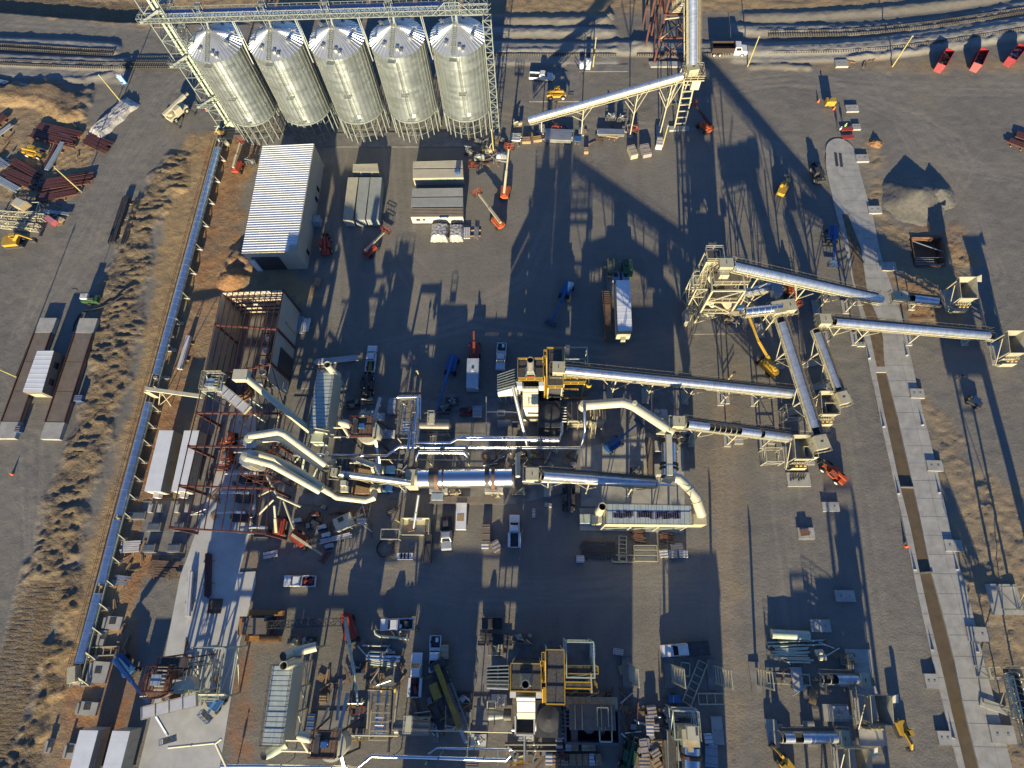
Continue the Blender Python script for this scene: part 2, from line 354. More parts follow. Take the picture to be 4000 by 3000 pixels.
# level pads under the plant
flat = mask(pts('d', '560,300 1080,290 1500,300 1500,850 1720,870 1530,1400 1500,1700 540,1700 560,1200 640,860 690,640'), 4, 1); hz = hz*(1-flat*.75)
hz[(gx < -170) | (gx > 140) | (gy < -34) | (gy > 170)] *= .3
nx, ny = len(xs), len(ys); idx = np.arange(nx*ny).reshape(ny, nx)
fc = np.stack([idx[:-1, :-1], idx[:-1, 1:], idx[1:, 1:], idx[1:, :-1]], -1).reshape(-1, 4)
me = bpy.data.meshes.new('ground'); me.vertices.add(nx*ny); me.vertices.foreach_set('co', np.stack([gx, gy, hz], -1).ravel())
me.loops.add(fc.size); me.loops.foreach_set('vertex_index', fc.ravel().astype(np.int32)); me.polygons.add(len(fc))
me.polygons.foreach_set('loop_start', np.arange(0, fc.size, 4, dtype=np.int32)); me.polygons.foreach_set('loop_total', np.full(len(fc), 4, np.int32))
me.update(); me.polygons.foreach_set('use_smooth', np.ones(len(fc), bool))
ca = me.color_attributes.new('soil', 'FLOAT_COLOR', 'POINT'); ca.data.foreach_set('color', np.stack([cT, cO, cB, cG], -1).ravel().astype(np.float32))
ck = me.color_attributes.new('ruts', 'FLOAT_COLOR', 'POINT'); ck.data.foreach_set('color', np.stack([cK, cK, cK, cK], -1).ravel().astype(np.float32))
ground = bpy.data.objects.new('ground', me); C.objects.link(ground); struct(ground)
gm = bpy.data.materials.new('site_soil'); gm.use_nodes = True; me.materials.append(gm)
n = gm.node_tree; L = n.links.new; b = n.nodes['Principled BSDF']; b.inputs['Roughness'].default_value = .95; b.inputs['Specular IOR Level'].default_value = .2
at = n.nodes.new('ShaderNodeAttribute'); at.attribute_name = 'soil'; sp_ = n.nodes.new('ShaderNodeSeparateColor'); L(at.outputs['Color'], sp_.inputs[0])
geo = n.nodes.new('ShaderNodeNewGeometry')
def noi(sc, det=6, ro=.6, sx=None):
    o = n.nodes.new('ShaderNodeTexNoise'); o.inputs['Scale'].default_value = sc; o.inputs['Detail'].default_value = det; o.inputs['Roughness'].default_value = ro
    if sx:
        mp = n.nodes.new('ShaderNodeMapping'); mp.inputs['Scale'].default_value = sx[:3]; mp.inputs['Rotation'].default_value = (0, 0, sx[3]); L(geo.outputs['Position'], mp.inputs[0]); L(mp.outputs[0], o.inputs['Vector'])
    else: L(geo.outputs['Position'], o.inputs['Vector'])
    return o.outputs[0]
def rng_(x, a, b_, c=0, d=1):
    o = n.nodes.new('ShaderNodeMapRange'); o.inputs[1].default_value = a; o.inputs[2].default_value = b_; o.inputs[3].default_value = c; o.inputs[4].default_value = d; L(x, o.inputs[0]); return o.outputs[0]
def mixc(f, a, b_, mode='MIX'):
    o = n.nodes.new('ShaderNodeMix'); o.data_type = 'RGBA'; o.blend_type = mode
    for k, v in ((0, f), (6, a), (7, b_)):
        if isinstance(v, (tuple, float, int)): o.inputs[k].default_value = (*v, 1) if isinstance(v, tuple) else v
        else: L(v, o.inputs[k])
    return o.outputs[2]
def math_(op, a, b_=0.):
    o = n.nodes.new('ShaderNodeMath'); o.operation = op
    for k, v in enumerate((a, b_)):
        if isinstance(v, (int, float)): o.inputs[k].default_value = v
        else: L(v, o.inputs[k])
    return o.outputs[0]
nf = noi(3.0, 8, .75); nm = noi(.22, 5, .6); nl = noi(.045, 4, .55); ns = noi(.5, 3, .5, (.9, .10, 1, .22)); nt2 = noi(.5, 3, .5, (.10, .8, 1, .12)); nb1 = noi(1.3, 4, .6)
base = mixc(rng_(nl, .35, .65), (.132, .129, .117), (.186, .178, .155))
base = mixc(rng_(nm, .4, .65, 0, .7), base, (.185, .170, .150))
base = mixc(rng_(ns, .45, .7, 0, .5), base, (.125, .116, .106)); base = mixc(rng_(nt2, .5, .75, 0, .45), base, (.215, .198, .172))
tanc = mixc(rng_(nm, .35, .65), (.42, .27, .105), (.30, .19, .08)); tanc = mixc(rng_(ns, .5, .7, 0, .4), tanc, (.42, .30, .15))
base = mixc(math_('MULTIPLY', sp_.outputs[0], rng_(nf, .2, .6, .55, 1)), base, tanc)
base = mixc(math_('MULTIPLY', sp_.outputs[1], rng_(nm, .3, .6, .3, 1)), base, mixc(rng_(nf, .3, .7), (.38, .15, .04), (.22, .085, .028)))
base = mixc(math_('MULTIPLY', at.outputs['Alpha'], .75), base, mixc(rng_(nf, .35, .65), (.12, .08, .04), (.25, .165, .08)))
base = mixc(math_('MULTIPLY', sp_.outputs[2], rng_(nf, .2, .6, .6, 1)), base, (.30, .295, .28))
at2 = n.nodes.new('ShaderNodeAttribute'); at2.attribute_name = 'ruts'; base = mixc(math_('MULTIPLY', at2.outputs['Fac'], .55), base, (.27, .245, .21))
base = mixc(rng_(noi(.09, 6, .65), .52, .62, 0, .38), base, (.10, .095, .09)); base = mixc(rng_(noi(.06, 5, .6), .55, .7, 0, .5), base, (.25, .205, .15))
vo = n.nodes.new('ShaderNodeTexVoronoi'); vo.inputs['Scale'].default_value = 5.5; L(geo.outputs['Position'], vo.inputs['Vector'])
base = mixc(rng_(vo.outputs[0], 0, .5, .5, 0), base, (.085, .078, .066)); base = mixc(rng_(nf, .3, .7, .4, 0), base, (.29, .26, .21)); base = mixc(rng_(noi(9., 3, .7), .55, .7, 0, .45), base, (.08, .074, .065))
L(base, b.inputs['Base Color'])
bp = n.nodes.new('ShaderNodeBump'); bp.inputs['Distance'].default_value = .07
nr = noi(1.9, 8, .72); nf2 = noi(7., 4, .7)
rough_ = math_('ADD', math_('MULTIPLY', at.outputs['Alpha'], 8.5), math_('ADD', math_('MULTIPLY', sp_.outputs[0], 2.2), math_('MULTIPLY', sp_.outputs[2], 1.6)))
L(math_('ADD', math_('MULTIPLY', nr, rough_), math_('ADD', math_('MULTIPLY', nf2, .45), math_('ADD', math_('MULTIPLY', nf, .9), math_('ADD', math_('MULTIPLY', nb1, .7), math_('MULTIPLY', ns, .5))))), bp.inputs['Height']); L(bp.outputs[0], b.inputs['Normal'])
# ---------------------------------------------------------------- runway slab with wheel channel
def strip_mesh(A, B, z0, z1):
    m = M(); k = min(len(A), len(B))
    for i in range(k-1): pass
    return m
def resample(line, n):
    d = [0]
    for a, b_ in zip(line, line[1:]): d.append(d[-1]+math.hypot(b_[0]-a[0], b_[1]-a[1]))
    out = []
    for k in range(n+1):
        t = d[-1]*k/n; i = max(j for j in range(len(d)) if d[j] <= t+1e-9); i = min(i, len(line)-2)
        f = (t-d[i])/(d[i+1]-d[i]); out.append((line[i][0]+(line[i+1][0]-line[i][0])*f, line[i][1]+(line[i+1][1]-line[i][1])*f))
    return out
def at_y(line, y):
    for a, b_ in zip(line, line[1:]):
        if (a[1]-y)*(b_[1]-y) <= 0 and a[1] != b_[1]:
            f = (y-a[1])/(b_[1]-a[1]); return a[0]+(b_[0]-a[0])*f
    return (line[0] if y > line[0][1] else line[-1])[0]
def slabstrip(L1, L2, ya, yb, z0, z1, step=3.):
    n_ = int((ya-yb)/step); m = M(); vs = []
    for k in range(n_+1):
        y = ya+(yb-ya)*k/n_; vs += [(at_y(L1, y), y, z0), (at_y(L2, y), y, z0), (at_y(L2, y), y, z1), (at_y(L1, y), y, z1)]
    fs = [(0, 1, 2, 3), tuple(4*n_+q for q in (3, 2, 1, 0))]
    for k in range(n_):
        for q in range(4): fs.append((4*k+q, 4*k+4+q, 4*k+4+(q+1) % 4, 4*k+(q+1) % 4))
    return m.add(vs, fs)
yA = SLL[0][1]; yC = CHL[0][1]; yE = -26
o = slabstrip(SLL, CHL, yC, yE, -.9, .14).build('runway_slab', conc); struct(o)
o = slabstrip(CHR, SLR, yC, yE, -.9, .14).build('runway_slab', conc); struct(o)
o = slabstrip(SLL, SLR, yA, yC+.02, -.5, .14).build('runway_slab', conc); struct(o)
cc = ((SLL[0][0]+SLR[0][0])/2, yA+.01); rr = (SLR[0][0]-SLL[0][0])/2
o = M().prism([(cc[0]+rr*math.cos(PI*k/16), cc[1]+1.3*rr*math.sin(PI*k/16)) for k in range(17)], -.5, .14).build('runway_slab_end', conc); struct(o)
o = slabstrip(CHL, CHR, yC, yE, -.5, -.18, 6).build('channel_water', water); struct(o)
DL = pts(7, '636,190 690,420 735,760 850,1100 890,1290 930,1480'); DR = pts(7, '700,230 800,480 860,900 950,1100 990,1250 1000,1480')
o = slabstrip(DL, DR, DL[0][1]-.2, yC+1.2, .05, .152, 1.5).build('channel_dirt', mud); struct(o)
m = M()
for k in range(0, 60):
    y = yA-3.3*k
    if y < yE: break
    a, b_ = at_y(SLL, y), at_y(SLR, y)
    if y < yC: m.box(((a+at_y(CHL, y))/2, y, .143), (at_y(CHL, y)-a-.1, .05, .012)); m.box(((b_+at_y(CHR, y))/2, y, .143), (b_-at_y(CHR, y)-.1, .05, .012))
    else: m.box(((at_y(DR, y)+b_)/2, y, .143), (b_-at_y(DR, y)-.1, .05, .012))
for k in range(40):
    y0 = yC-k*2.5+20
    if y0 < yE: break
    a = (at_y(SLR, y0)-1.9, y0, .143); c = (at_y(SLR, y0-2.5)-1.9, y0-2.5, .143); m.beam(a, c, .05, .012)
struct(m.build('slab_joints', mat('joint_filler', (.19, .186, .175), .9)))
for k, (t, a, b_) in enumerate(((11, (1140, 890), (1255, 893)), (11, (1310, 1632), (1420, 1626)))):
    p, q = P(t, *a), P(t, *b_); mm = M().beam(p+V((0, 0, .05)), q+V((0, 0, .05)), .25, .5)
    solo(mm, 'channel_weir', concd, ['tan weir board across the muddy channel beside the first marker brackets', 'lower weir board across the muddy channel near an orange cap'][k], 'weir')
# ---------------------------------------------------------------- concrete pads
def pad(t, s, z=.16, m=conc, name='concrete_pad', z0=-.4): return struct(M().prism(pts(t, s), z0, z).build(name, m))
pad('d', '505,292 1075,283 1078,300 1060,318 690,318 520,312', .12, concd)
pad(6, '1512,748 2000,740 2050,1225 1560,1232', .18, concd)
pad('d', '635,857 1480,843 1488,950 1490,1055 1225,1065 1110,1090 930,1090 925,1050 880,1052 750,1095 570,1085 600,975', .12, concd)
pad(6, '815,600 1020,595 1040,1290 825,1292', .14, concd)
pad(10, '582,1072 1482,1072 1482,1285 585,1265', .2, conc)
pad(10, '590,560 1180,420 1480,560 1490,1060 595,1060', .135, conc)
pad(8, '1620,1500 2130,0 2212,0 2212,1100 2060,1659 1560,1659', .12, strip_c)
pad(12, '1560,0 2212,-40 2212,60 2080,560 1900,1659 1200,1659 1300,1250 1420,720', .125, strip_c)
pad(8, '1630,1400 1900,-200 2100,-300 2212,-300 2180,700 2100,1200', .1, concd)
pad('d', '545,640 640,640 600,860 470,1140 420,1200 440,1000 470,800', .09, concd)
pad('d', '662,860 755,850 735,980 660,985', .19, concd); pad(5, '375,1540 825,1550 810,1700 360,1700', .14, concd)
pad(13, '300,505 520,510 400,1430 180,1430', .15, concd); pad(13, '540,1160 900,1165 890,1505 520,1500', .17, concd)
pad(13, '1915,600 2212,600 2212,1000 1900,995', .17, concd); pad(14, '0,560 630,560 640,1000 0,1000', .16, concd)
pad(13, '1880,1040 2212,1040 2212,1340 1870,1335', .15, concd); pad(14, '490,1065 835,1075 920,1440 480,1440', .15, concd)
pad(13, '1340,1230 1590,1235 1580,1440 1335,1440', .18, concd); pad(14, '1265,1215 1610,1220 1680,1659 1280,1659', .15, concd)
pad(15, '655,630 880,635 900,850 700,850', .25, conc); pad(15, '460,1105 680,1105 705,1255 480,1255', .25, conc)
pad(15, '770,1295 1000,1295 1025,1465 790,1465', .3, conc); pad(15, '710,950 920,950 1000,1210 750,1200', .28, conc)
pad(11, '150,600 400,600 400,700 160,705', .3, conc); pad(11, '90,250 480,230 540,420 120,400', .2, concd)
pad(2, '470,560 1000,560 1000,620 480,620', .1, concd); pad(2, '1180,540 1660,540 1660,585 1200,585', .35, conc)
pad(2, '150,620 580,620 580,880 150,880', .12, concd)
pad(9, '1320,430 1190,100 1500,100 1330,1000 1150,985', .135, concd)
# ---------------------------------------------------------------- rail tracks
def track(t, s, label, z=.0, n_sl=None):
    line = pts(t, s); line = resample(line, 60); r = thing('railway_track', label, 'railway track', (*line[30], z)); m1, m2, ms = M(), M(), M()
    acc = 0
    for a, b_ in zip(line, line[1:]):
        d = (V((*b_, 0))-V((*a, 0))); nrm = V((-d.y, d.x, 0)).normalized()*.72
        for mm, s_ in ((m1, 1), (m2, -1)): mm.beam(V((*a, z+.22))+nrm*s_, V((*b_, z+.22))+nrm*s_, .10, .16)
        k = 0
        while acc < d.length: p = V((*a, z+.08))+d.normalized()*acc; ms.beam(p-nrm*1.8, p+nrm*1.8, .24, .18); acc += .6
        acc -= d.length
    m1.build('rail', dark, r); m2.build('rail', dark, r); ms.build('sleepers', mat('old_sleepers', (.09, .08, .07), .9), r)
track(0, '-500,395 0,415 500,445 800,462 1000,470', 'upper curved railway track on ballast at the top left', .7)
track(0, '-500,535 0,548 350,562 900,580 1560,578', 'lower curved railway track on ballast at the top left', .6)
track(2, '-1500,462 0,460 500,460 900,460', 'railway track with dark sleepers behind the white pickup', .25)
track(2, '1080,462 1200,462 1640,460 2212,450', 'railway track running past the dump truck', .3)
track(3, '0,300 600,290 1000,262 1500,205 2212,95 2900,-40', 'far railway track sweeping off at the top right', .3)
track(3, '0,448 600,436 1000,408 1500,350 2212,235 2900,110', 'near railway track curving behind the red dumpsters', .5)
# ================================================================ SILOS
def sheet_mat():
    m = bpy.data.materials.new('silo_sheet'); m.use_nodes = True; n = m.node_tree; b = n.nodes['Principled BSDF']; L = n.links.new
    tc = n.nodes.new('ShaderNodeTexCoord'); se = n.nodes.new('ShaderNodeSeparateXYZ'); L(tc.outputs['Object'], se.inputs[0])
    def mth(op, a, b_=0.):
        o = n.nodes.new('ShaderNodeMath'); o.operation = op
        for k, v in enumerate((a, b_)):
            if isinstance(v, (int, float)): o.inputs[k].default_value = v
            else: L(v, o.inputs[k])
        return o.outputs[0]
    aa = mth('MULTIPLY', mth('ARCTAN2', se.outputs[1], se.outputs[0]), 16/(2*PI)); row = mth('FLOOR', mth('MULTIPLY', se.outputs[2], 1/.82))
    aa = mth('FLOOR', mth('ADD', aa, mth('MULTIPLY', mth('MODULO', row, 2), .5))); cb = n.nodes.new('ShaderNodeCombineXYZ'); L(aa, cb.inputs[0]); L(row, cb.inputs[1])
    oi = n.nodes.new('ShaderNodeObjectInfo'); L(oi.outputs['Random'], cb.inputs[2])
    wn = n.nodes.new('ShaderNodeTexWhiteNoise'); L(cb.outputs[0], wn.inputs[0])
    cr = n.nodes.new('ShaderNodeValToRGB'); cr.color_ramp.elements[0].color = (.25, .28, .29, 1); cr.color_ramp.elements[1].color = (.40, .445, .46, 1); L(wn.outputs[0], cr.inputs[0]); L(cr.outputs[0], b.inputs['Base Color'])
    b.inputs['Metallic'].default_value = .7; b.inputs['Roughness'].default_value = .38
    sn = mth('SINE', mth('MULTIPLY', se.outputs[2], 2*PI/.2)); bp = n.nodes.new('ShaderNodeBump'); bp.inputs['Distance'].default_value = .012; L(sn, bp.inputs['Height']); L(bp.outputs[0], b.inputs['Normal'])
    return m
silo_m = sheet_mat()
SX = [-66.6, -53.7, -41.0, -28.4, -15.8]; SY = 109.6; SR = 5.6; ZW, ZR, ZA = 6.5, 23.6, 26.6
def make_silo():
    r = thing('grain_silo', 'x x x x', 'grain silo', (0, 0, 0)); r['_local'] = 1
    M().lathe((0, 0, 0), [(SR, ZW), (SR, ZR)], 64).build('wall', silo_m, r, True)
    M().lathe((0, 0, 0), [(SR+.03, ZR-3.3), (SR+.07, ZR-3.25), (SR+.03, ZR-3.2)], 64).build('wind_ring', galv, r)
    m = M()
    for k in range(36):
        a = 2*PI*k/36; p = V((math.cos(a), math.sin(a), 0)); q = V((-p.y, p.x, 0))
        for s in (-.11, .11): m.beam(p*(SR+.05)+q*s+V((0, 0, ZW)), p*(SR+.05)+q*s+V((0, 0, ZR-.05)), .06, .10, up=p)
    m.build('stiffeners', mat('stiffener_metal', (.36, .38, .35), .45, .7), r)
    m = M(); N = 44; vs = []; fs = []
    for k in range(N):
        a, b_ = 2*PI*k/N, 2*PI*(k+.86)/N; c = 2*PI*(k+.93)/N; d_ = 2*PI*(k+1)/N
        for aa, dz in ((a, 0), (b_, 0), (c, .12)):
            for rr_, zz in ((.55, ZA-.3), (SR+.18, ZR)): vs.append((rr_*math.cos(aa), rr_*math.sin(aa), zz+dz*(.5 if rr_ < 1 else 1)))
    for k in range(N):
        o_ = 6*k; nx_ = 6*((k+1) % N)
        fs += [(o_, o_+1, o_+3, o_+2), (o_+2, o_+3, o_+5, o_+4), (o_+4, o_+5, nx_+1, nx_)]
    rf = m.add(vs, fs).build('roof', mat('silo_roof_metal', (.56, .59, .63), .36, .7, .8, .06), r)
    M().lathe((0, 0, 0), [(.7, ZA-.42), (.7, ZA), (.45, ZA+.15), (0, ZA+.2)], 20).build('roof_cap', galv, r, True)
    def rp(a, rr_, up=0): t = (rr_-.55)/(SR-.37); return V((rr_*math.cos(a), rr_*math.sin(a), ZA-.3-(ZA-.3-ZR)*t+up))
    m = M(); a = math.radians(-97); q = V((-math.sin(a), math.cos(a), 0))
    for s in (-.38, .38): m.beam(rp(a, .6, .2)+q*s, rp(a, SR+.2, .2)+q*s, .1, .16); m.beam(rp(a, .6, 1.1)+q*s, rp(a, SR+.2, 1.1)+q*s, .06)
    for k in range(17):
        p = lerp(rp(a, .7, .2), rp(a, SR+.1, .2), k/16); m.beam(p-q*.38, p+q*.38, .12, .05)
        if k % 4 == 0:
            for s in (-.38, .38): m.beam(p+q*s, p+q*s+V((0, 0, .9)), .05)
    p = rp(a, SR+.6); m.box((p.x, p.y, ZR-.5), (1.6, .9, .06), a+PI/2); m.build('roof_ladder', galvlat, r)
    for k, (da, rr_) in enumerate(((-82, 4.3), (-74, 4.9), (-120, 3.9), (-30, 3.7), (20, 4.2), (75, 4.3), (140, 4.2), (195, 4.4))):
        a2 = math.radians(da); p = rp(a2, rr_)
        M().box((p.x, p.y, p.z+.25), (.5, .5, .75), a2).box((p.x+.15*math.cos(a2), p.y+.15*math.sin(a2), p.z+.62), (.8, .62, .1), a2).build('roof_vent', galv, rf)
    m = M(); a = math.radians(-88); pr = V((math.cos(a), math.sin(a), 0)); q = V((-pr.y, pr.x, 0))
    for s in (-.25, .25): m.beam(pr*(SR+.35)+q*s+V((0, 0, 1)), pr*(SR+.35)+q*s+V((0, 0, ZR+.3)), .05)
    for k in range(54): z = 1.2+.4*k; m.beam(pr*(SR+.35)-q*.25+V((0, 0, z)), pr*(SR+.35)+q*.25+V((0, 0, z)), .04)
    for z in (7.5, 14.5): m.box((pr.x*(SR+.6), pr.y*(SR+.6), z), (1.6, 1.0, .06)); handrail(m, [pr*(SR+1.05)-q*.8+V((0, 0, z)), pr*(SR+1.05)+q*.8+V((0, 0, z))], 1, .05, .8)
    m.build('wall_ladder', galvlat, r)
    a = math.radians(-80); M().box((math.cos(a)*(SR+.05), math.sin(a)*(SR+.05), 8.3), (.75, .2, .9), a+PI/2).build('access_door', white, r)
    M().lathe((0, 0, 0), [(SR-.1, ZW+.1), (.6, 2.2), (.5, 1.6)], 32).build('hopper_cone', galv, r)
    M().lathe((0, 0, 0), [(SR-.1, ZW-.25), (SR+.25, ZW-.25), (SR+.25, ZW+.1), (SR-.1, ZW+.1)], 48).build('ring_beam', galvlat, r)
    m0 = None
    for k in range(22):
        a = 2*PI*(k+.5)/22; p = V((math.cos(a)*(SR+.05), math.sin(a)*(SR+.05), 0)); mm = M().beam(p+V((0, 0, .1)), p+V((0, 0, ZW)), .2, .2).box((p.x, p.y, .14), (.45, .45, .06), a)
        mm.build('leg', galvlat, r)
    m = M()
    for z in (2.3, 4.4):
        for k in range(22):
            a, b_ = 2*PI*(k+.5)/22, 2*PI*(k+1.5)/22; A = V((math.cos(a)*SR, math.sin(a)*SR, z)); B = V((math.cos(b_)*SR, math.sin(b_)*SR, z)); m.beam(A, B, .08)
            if k % 3 == 0: m.beam(A, B+V((0, 0, 2)), .06); m.beam(B, A+V((0, 0, 2)), .06)
    m.build('leg_bracing', galvlat, r)
    return r
lab = ['corrugated grain silo next to the galvanised stair tower, first in the row', 'second corrugated grain silo along from the galvanised stair tower', 'middle grain silo of the five, its wall crossed by a curved shadow', 'fourth corrugated grain silo from the stair tower, with a small dark hatch', 'corrugated grain silo beside the slim lattice mast, last in the row']
s0 = make_silo(); s0['label'] = lab[0]; s0['group'] = 'row of five galvanised grain silos'
for k in range(1, 5): dup(s0, (SX[k], SY, 0), 0, lab[k])
s0.location = (SX[0], SY, 0)
for k, x in enumerate(SX):
    a = math.radians(-118); p = V((x+math.cos(a)*(SR+.04), SY+math.sin(a)*(SR+.04), ZR-1.3))
# gallery conveyor
GY, GZ = 110.4, 28.9
r = thing('gallery_conveyor', 'galvanised lattice gallery conveyor running over the tops of the five silos', 'gallery conveyor', (-42, GY, GZ))
m = M(); xa, xb = -79.5, -9.0
for y in (GY-1.7, GY-.5):
    for z in (GZ, GZ+1.05): m.beam((xa, y, z), (xb, y, z), .14)
k = xa; i = 0
while k < xb-.5:
    for y in (GY-1.7, GY-.5): m.beam((k, y, GZ), (k, y, GZ+1.05), .08); m.beam((k, y, GZ+(1.05 if i % 2 else 0)), (k+1.45, y, GZ+(0 if i % 2 else 1.25)), .07)
    m.beam((k, GY-1.7, GZ), (k, GY-.5, GZ), .08); m.beam((k, GY-1.7, GZ+1.05), (k, GY-.5, GZ+1.05), .08); k += 1.45; i += 1
m.build('truss', galvlat, r)
M().box(((xa+xb)/2-2, GY+.35, GZ+.5), (xb-xa-8, 1.0, .7)).build('conveyor_trough', mat('blue_grey_trough', (.10, .16, .34), .35, .3), r)
M().box(((xa+xb)/2, GY-1.1, GZ+.05), (xb-xa, 1.1, .05)).build('walkway', galvlat, r)
m = M(); handrail(m, [(xa, GY+1.2, GZ+.2), (xb-6, GY+1.2, GZ+.2)], 1.1, .06, 1.45); m.build('handrail', galvlat, r)
for x in SX:
    m = M()
    for dx, dy in ((-.5, -.5), (.5, -.5), (-.5, .5), (.5, .5)): m.beam((x+dx*1.3-.3, GY+dy*1.6, GZ+2.2), (x+dx*.9, SY+dy*.8, ZA-.3), .11)
    for z in range(5): zz = ZA+.4+z*1.0; m.box((x-.2, GY+.2, zz), (1.2, .9, .05)) if z in (2, 4) else m.beam((x-.8, GY-.2, zz), (x+.6, GY-.2, zz), .07)
    handrail(m, [(x-.8, GY-.3, GZ+1.4), (x+.5, GY-.3, GZ+1.4), (x+.5, GY+.8, GZ+1.4), (x-.8, GY+.8, GZ+1.4)], .9, .04, .8, True)
    m.build('drop_platform', galvlat, r)
    M().tube([(x+.1, GY+.3, GZ), (x+.2, SY-.1, ZA+.1)], .22).build('spout', galv, r)
for x in [(a+b_)/2 for a, b_ in zip(SX, SX[1:])]:
    m = M(); m.beam((x-.6, GY-1.1, GZ), (x+1.0, GY-4.3, ZR-2.5), .2); m.beam((x-.2, GY-1.1, GZ), (x+1.0, GY-4.3, ZR-2.5), .1); m.beam((x-.6, GY+.5, GZ), (x+.4, GY-2, ZR-1), .14); m.build('strut', galvlat, r)
m = M(); x = SX[4]-.2
for y in (GY-1.9, GY+1.4):
    m.beam((x-4, y, GZ+.2), (x-1.4, y, GZ+2.7), .13); m.beam((x+1.4, y, GZ+2.7), (x+4, y, GZ+.2), .13); m.beam((x-1.4, y, GZ+2.7), (x+1.4, y, GZ+2.7), .14)
    for s in (-1.4, 1.4): m.beam((x+s, y, GZ), (x+s, y, GZ+2.7), .12); m.beam((x+s, y, GZ+1), (x+s*2.4, y, GZ), .1)
for s in (-1.4, 0, 1.4): m.beam((x+s, GY-1.9, GZ+2.7), (x+s, GY+1.4, GZ+2.7), .12)
m.build('drive_frame', galvlat, r); M().box((x, GY+1.5, GZ+2.3), (2.6, .5, 1.2)).build('drive_housing', dark, r)
m = M(); lattice(m, (SX[4]+1.5, GY-.1, GZ+.7), (xb-.2, GY-.1, GZ+.7), 2.4, 1.6, .12, .07); m.build('end_frame', galvlat, r)
r = thing('lattice_mast', 'slim galvanised lattice mast standing beside the last silo', 'lattice mast', (-9.3, 107.7, 0))
for dx, dy in ((-.8, -.8), (.8, -.8), (.8, .8), (-.8, .8)): M().beam((-9.3+dx, 107.7+dy, 0), (-9.3+dx, 107.7+dy, 29), .16).build('leg', galvlat, r)
m = M(); lattice(m, (-9.3, 107.7, .2), (-9.3, 107.7, 29), 1.6, 1.45, .06, .08, up=(0, 1, 0)); m.build('bracing', galvlat, r)
# stair tower with the bucket elevator
tx, ty, TW, TH = -75.3, 111.2, 4.2, 40
r = thing('stair_tower', 'tall galvanised lattice stair tower leaning over the first silo', 'stair tower', (tx, ty, 0))
for dx, dy in ((-1, -1), (1, -1), (1, 1), (-1, 1)): M().beam((tx+dx*TW/2, ty+dy*TW/2, 0), (tx+dx*TW/2, ty+dy*TW/2, TH), .2).build('leg', galvlat, r)
m = M(); lattice(m, (tx, ty, .1), (tx, ty, TH), TW, 3.1, .08, .11, up=(0, 1, 0)); m.build('bracing', galvlat, r)
m = M()
for k in range(12):
    z = 1+k*3.1; s = 1 if k % 2 else -1
    for q in (-.35, .35): m.beam((tx-1.2*s, ty+1+q, z), (tx+1.2*s, ty+1+q, z+3.1), .08, .18)
    for j in range(9): m.box((tx+(-1.2+2.4*j/8)*s, ty+1, z+3.1*j/8), (.28, .7, .05))
    m.box((tx+1.7*s, ty+1, z+3.1), (.9, 1.4, .06))
m.build('stairs', galvlat, r)
for z in (8.5, 19.5, 29.8, 36):
    m = M().box((tx-2.4, ty-2.7, z), (1.0, 2.0, .08)).box((tx-1.6, ty-3.3, z), (3.6, .9, .1)); m.beam((tx-3.0, ty-3.7, z+.1), (tx+1.4, ty-2.4, z+1.7), .12, .45); handrail(m, [(tx-3.1, ty-1.7, z), (tx-3.1, ty-3.8, z), (tx+1.2, ty-3.8, z)], 1.1, .07, .9); m.box((tx, ty+2.3, z), (4.4, 1.2, .06)); m.build('landing', galvlat, r)
r = thing('bucket_elevator', 'grey twin-trunk bucket elevator inside the galvanised stair tower', 'bucket elevator', (tx+.4, ty-1, 0))
for dx in (-.55, .5): M().box((tx+.4+dx, ty-.9, TH/2), (.55, .8, TH)).build('trunk', green, r)
M().box((tx+.4, ty-.9, .9), (2.0, 1.2, 1.8)).build('boot', green, r)
r = thing('catwalk_ladder', 'galvanised catwalk bridge between the stair tower and the first silo', 'catwalk', (-70.5, 109.5, 22))
m = M(); m.box((-72.2, 110, 23), (3.6, 1, .06)); handrail(m, [(-74, 109.5, 23), (-70.6, 109.5, 23)], 1.1); m.build('deck', galvlat, r)
m = M(); lattice(m, (-72.0, 107.9, 2), (-72.0, 107.9, 26), .9, 1.2, .06, .05, up=(0, 1, 0)); m.build('ladder_cage', galvlat, r)
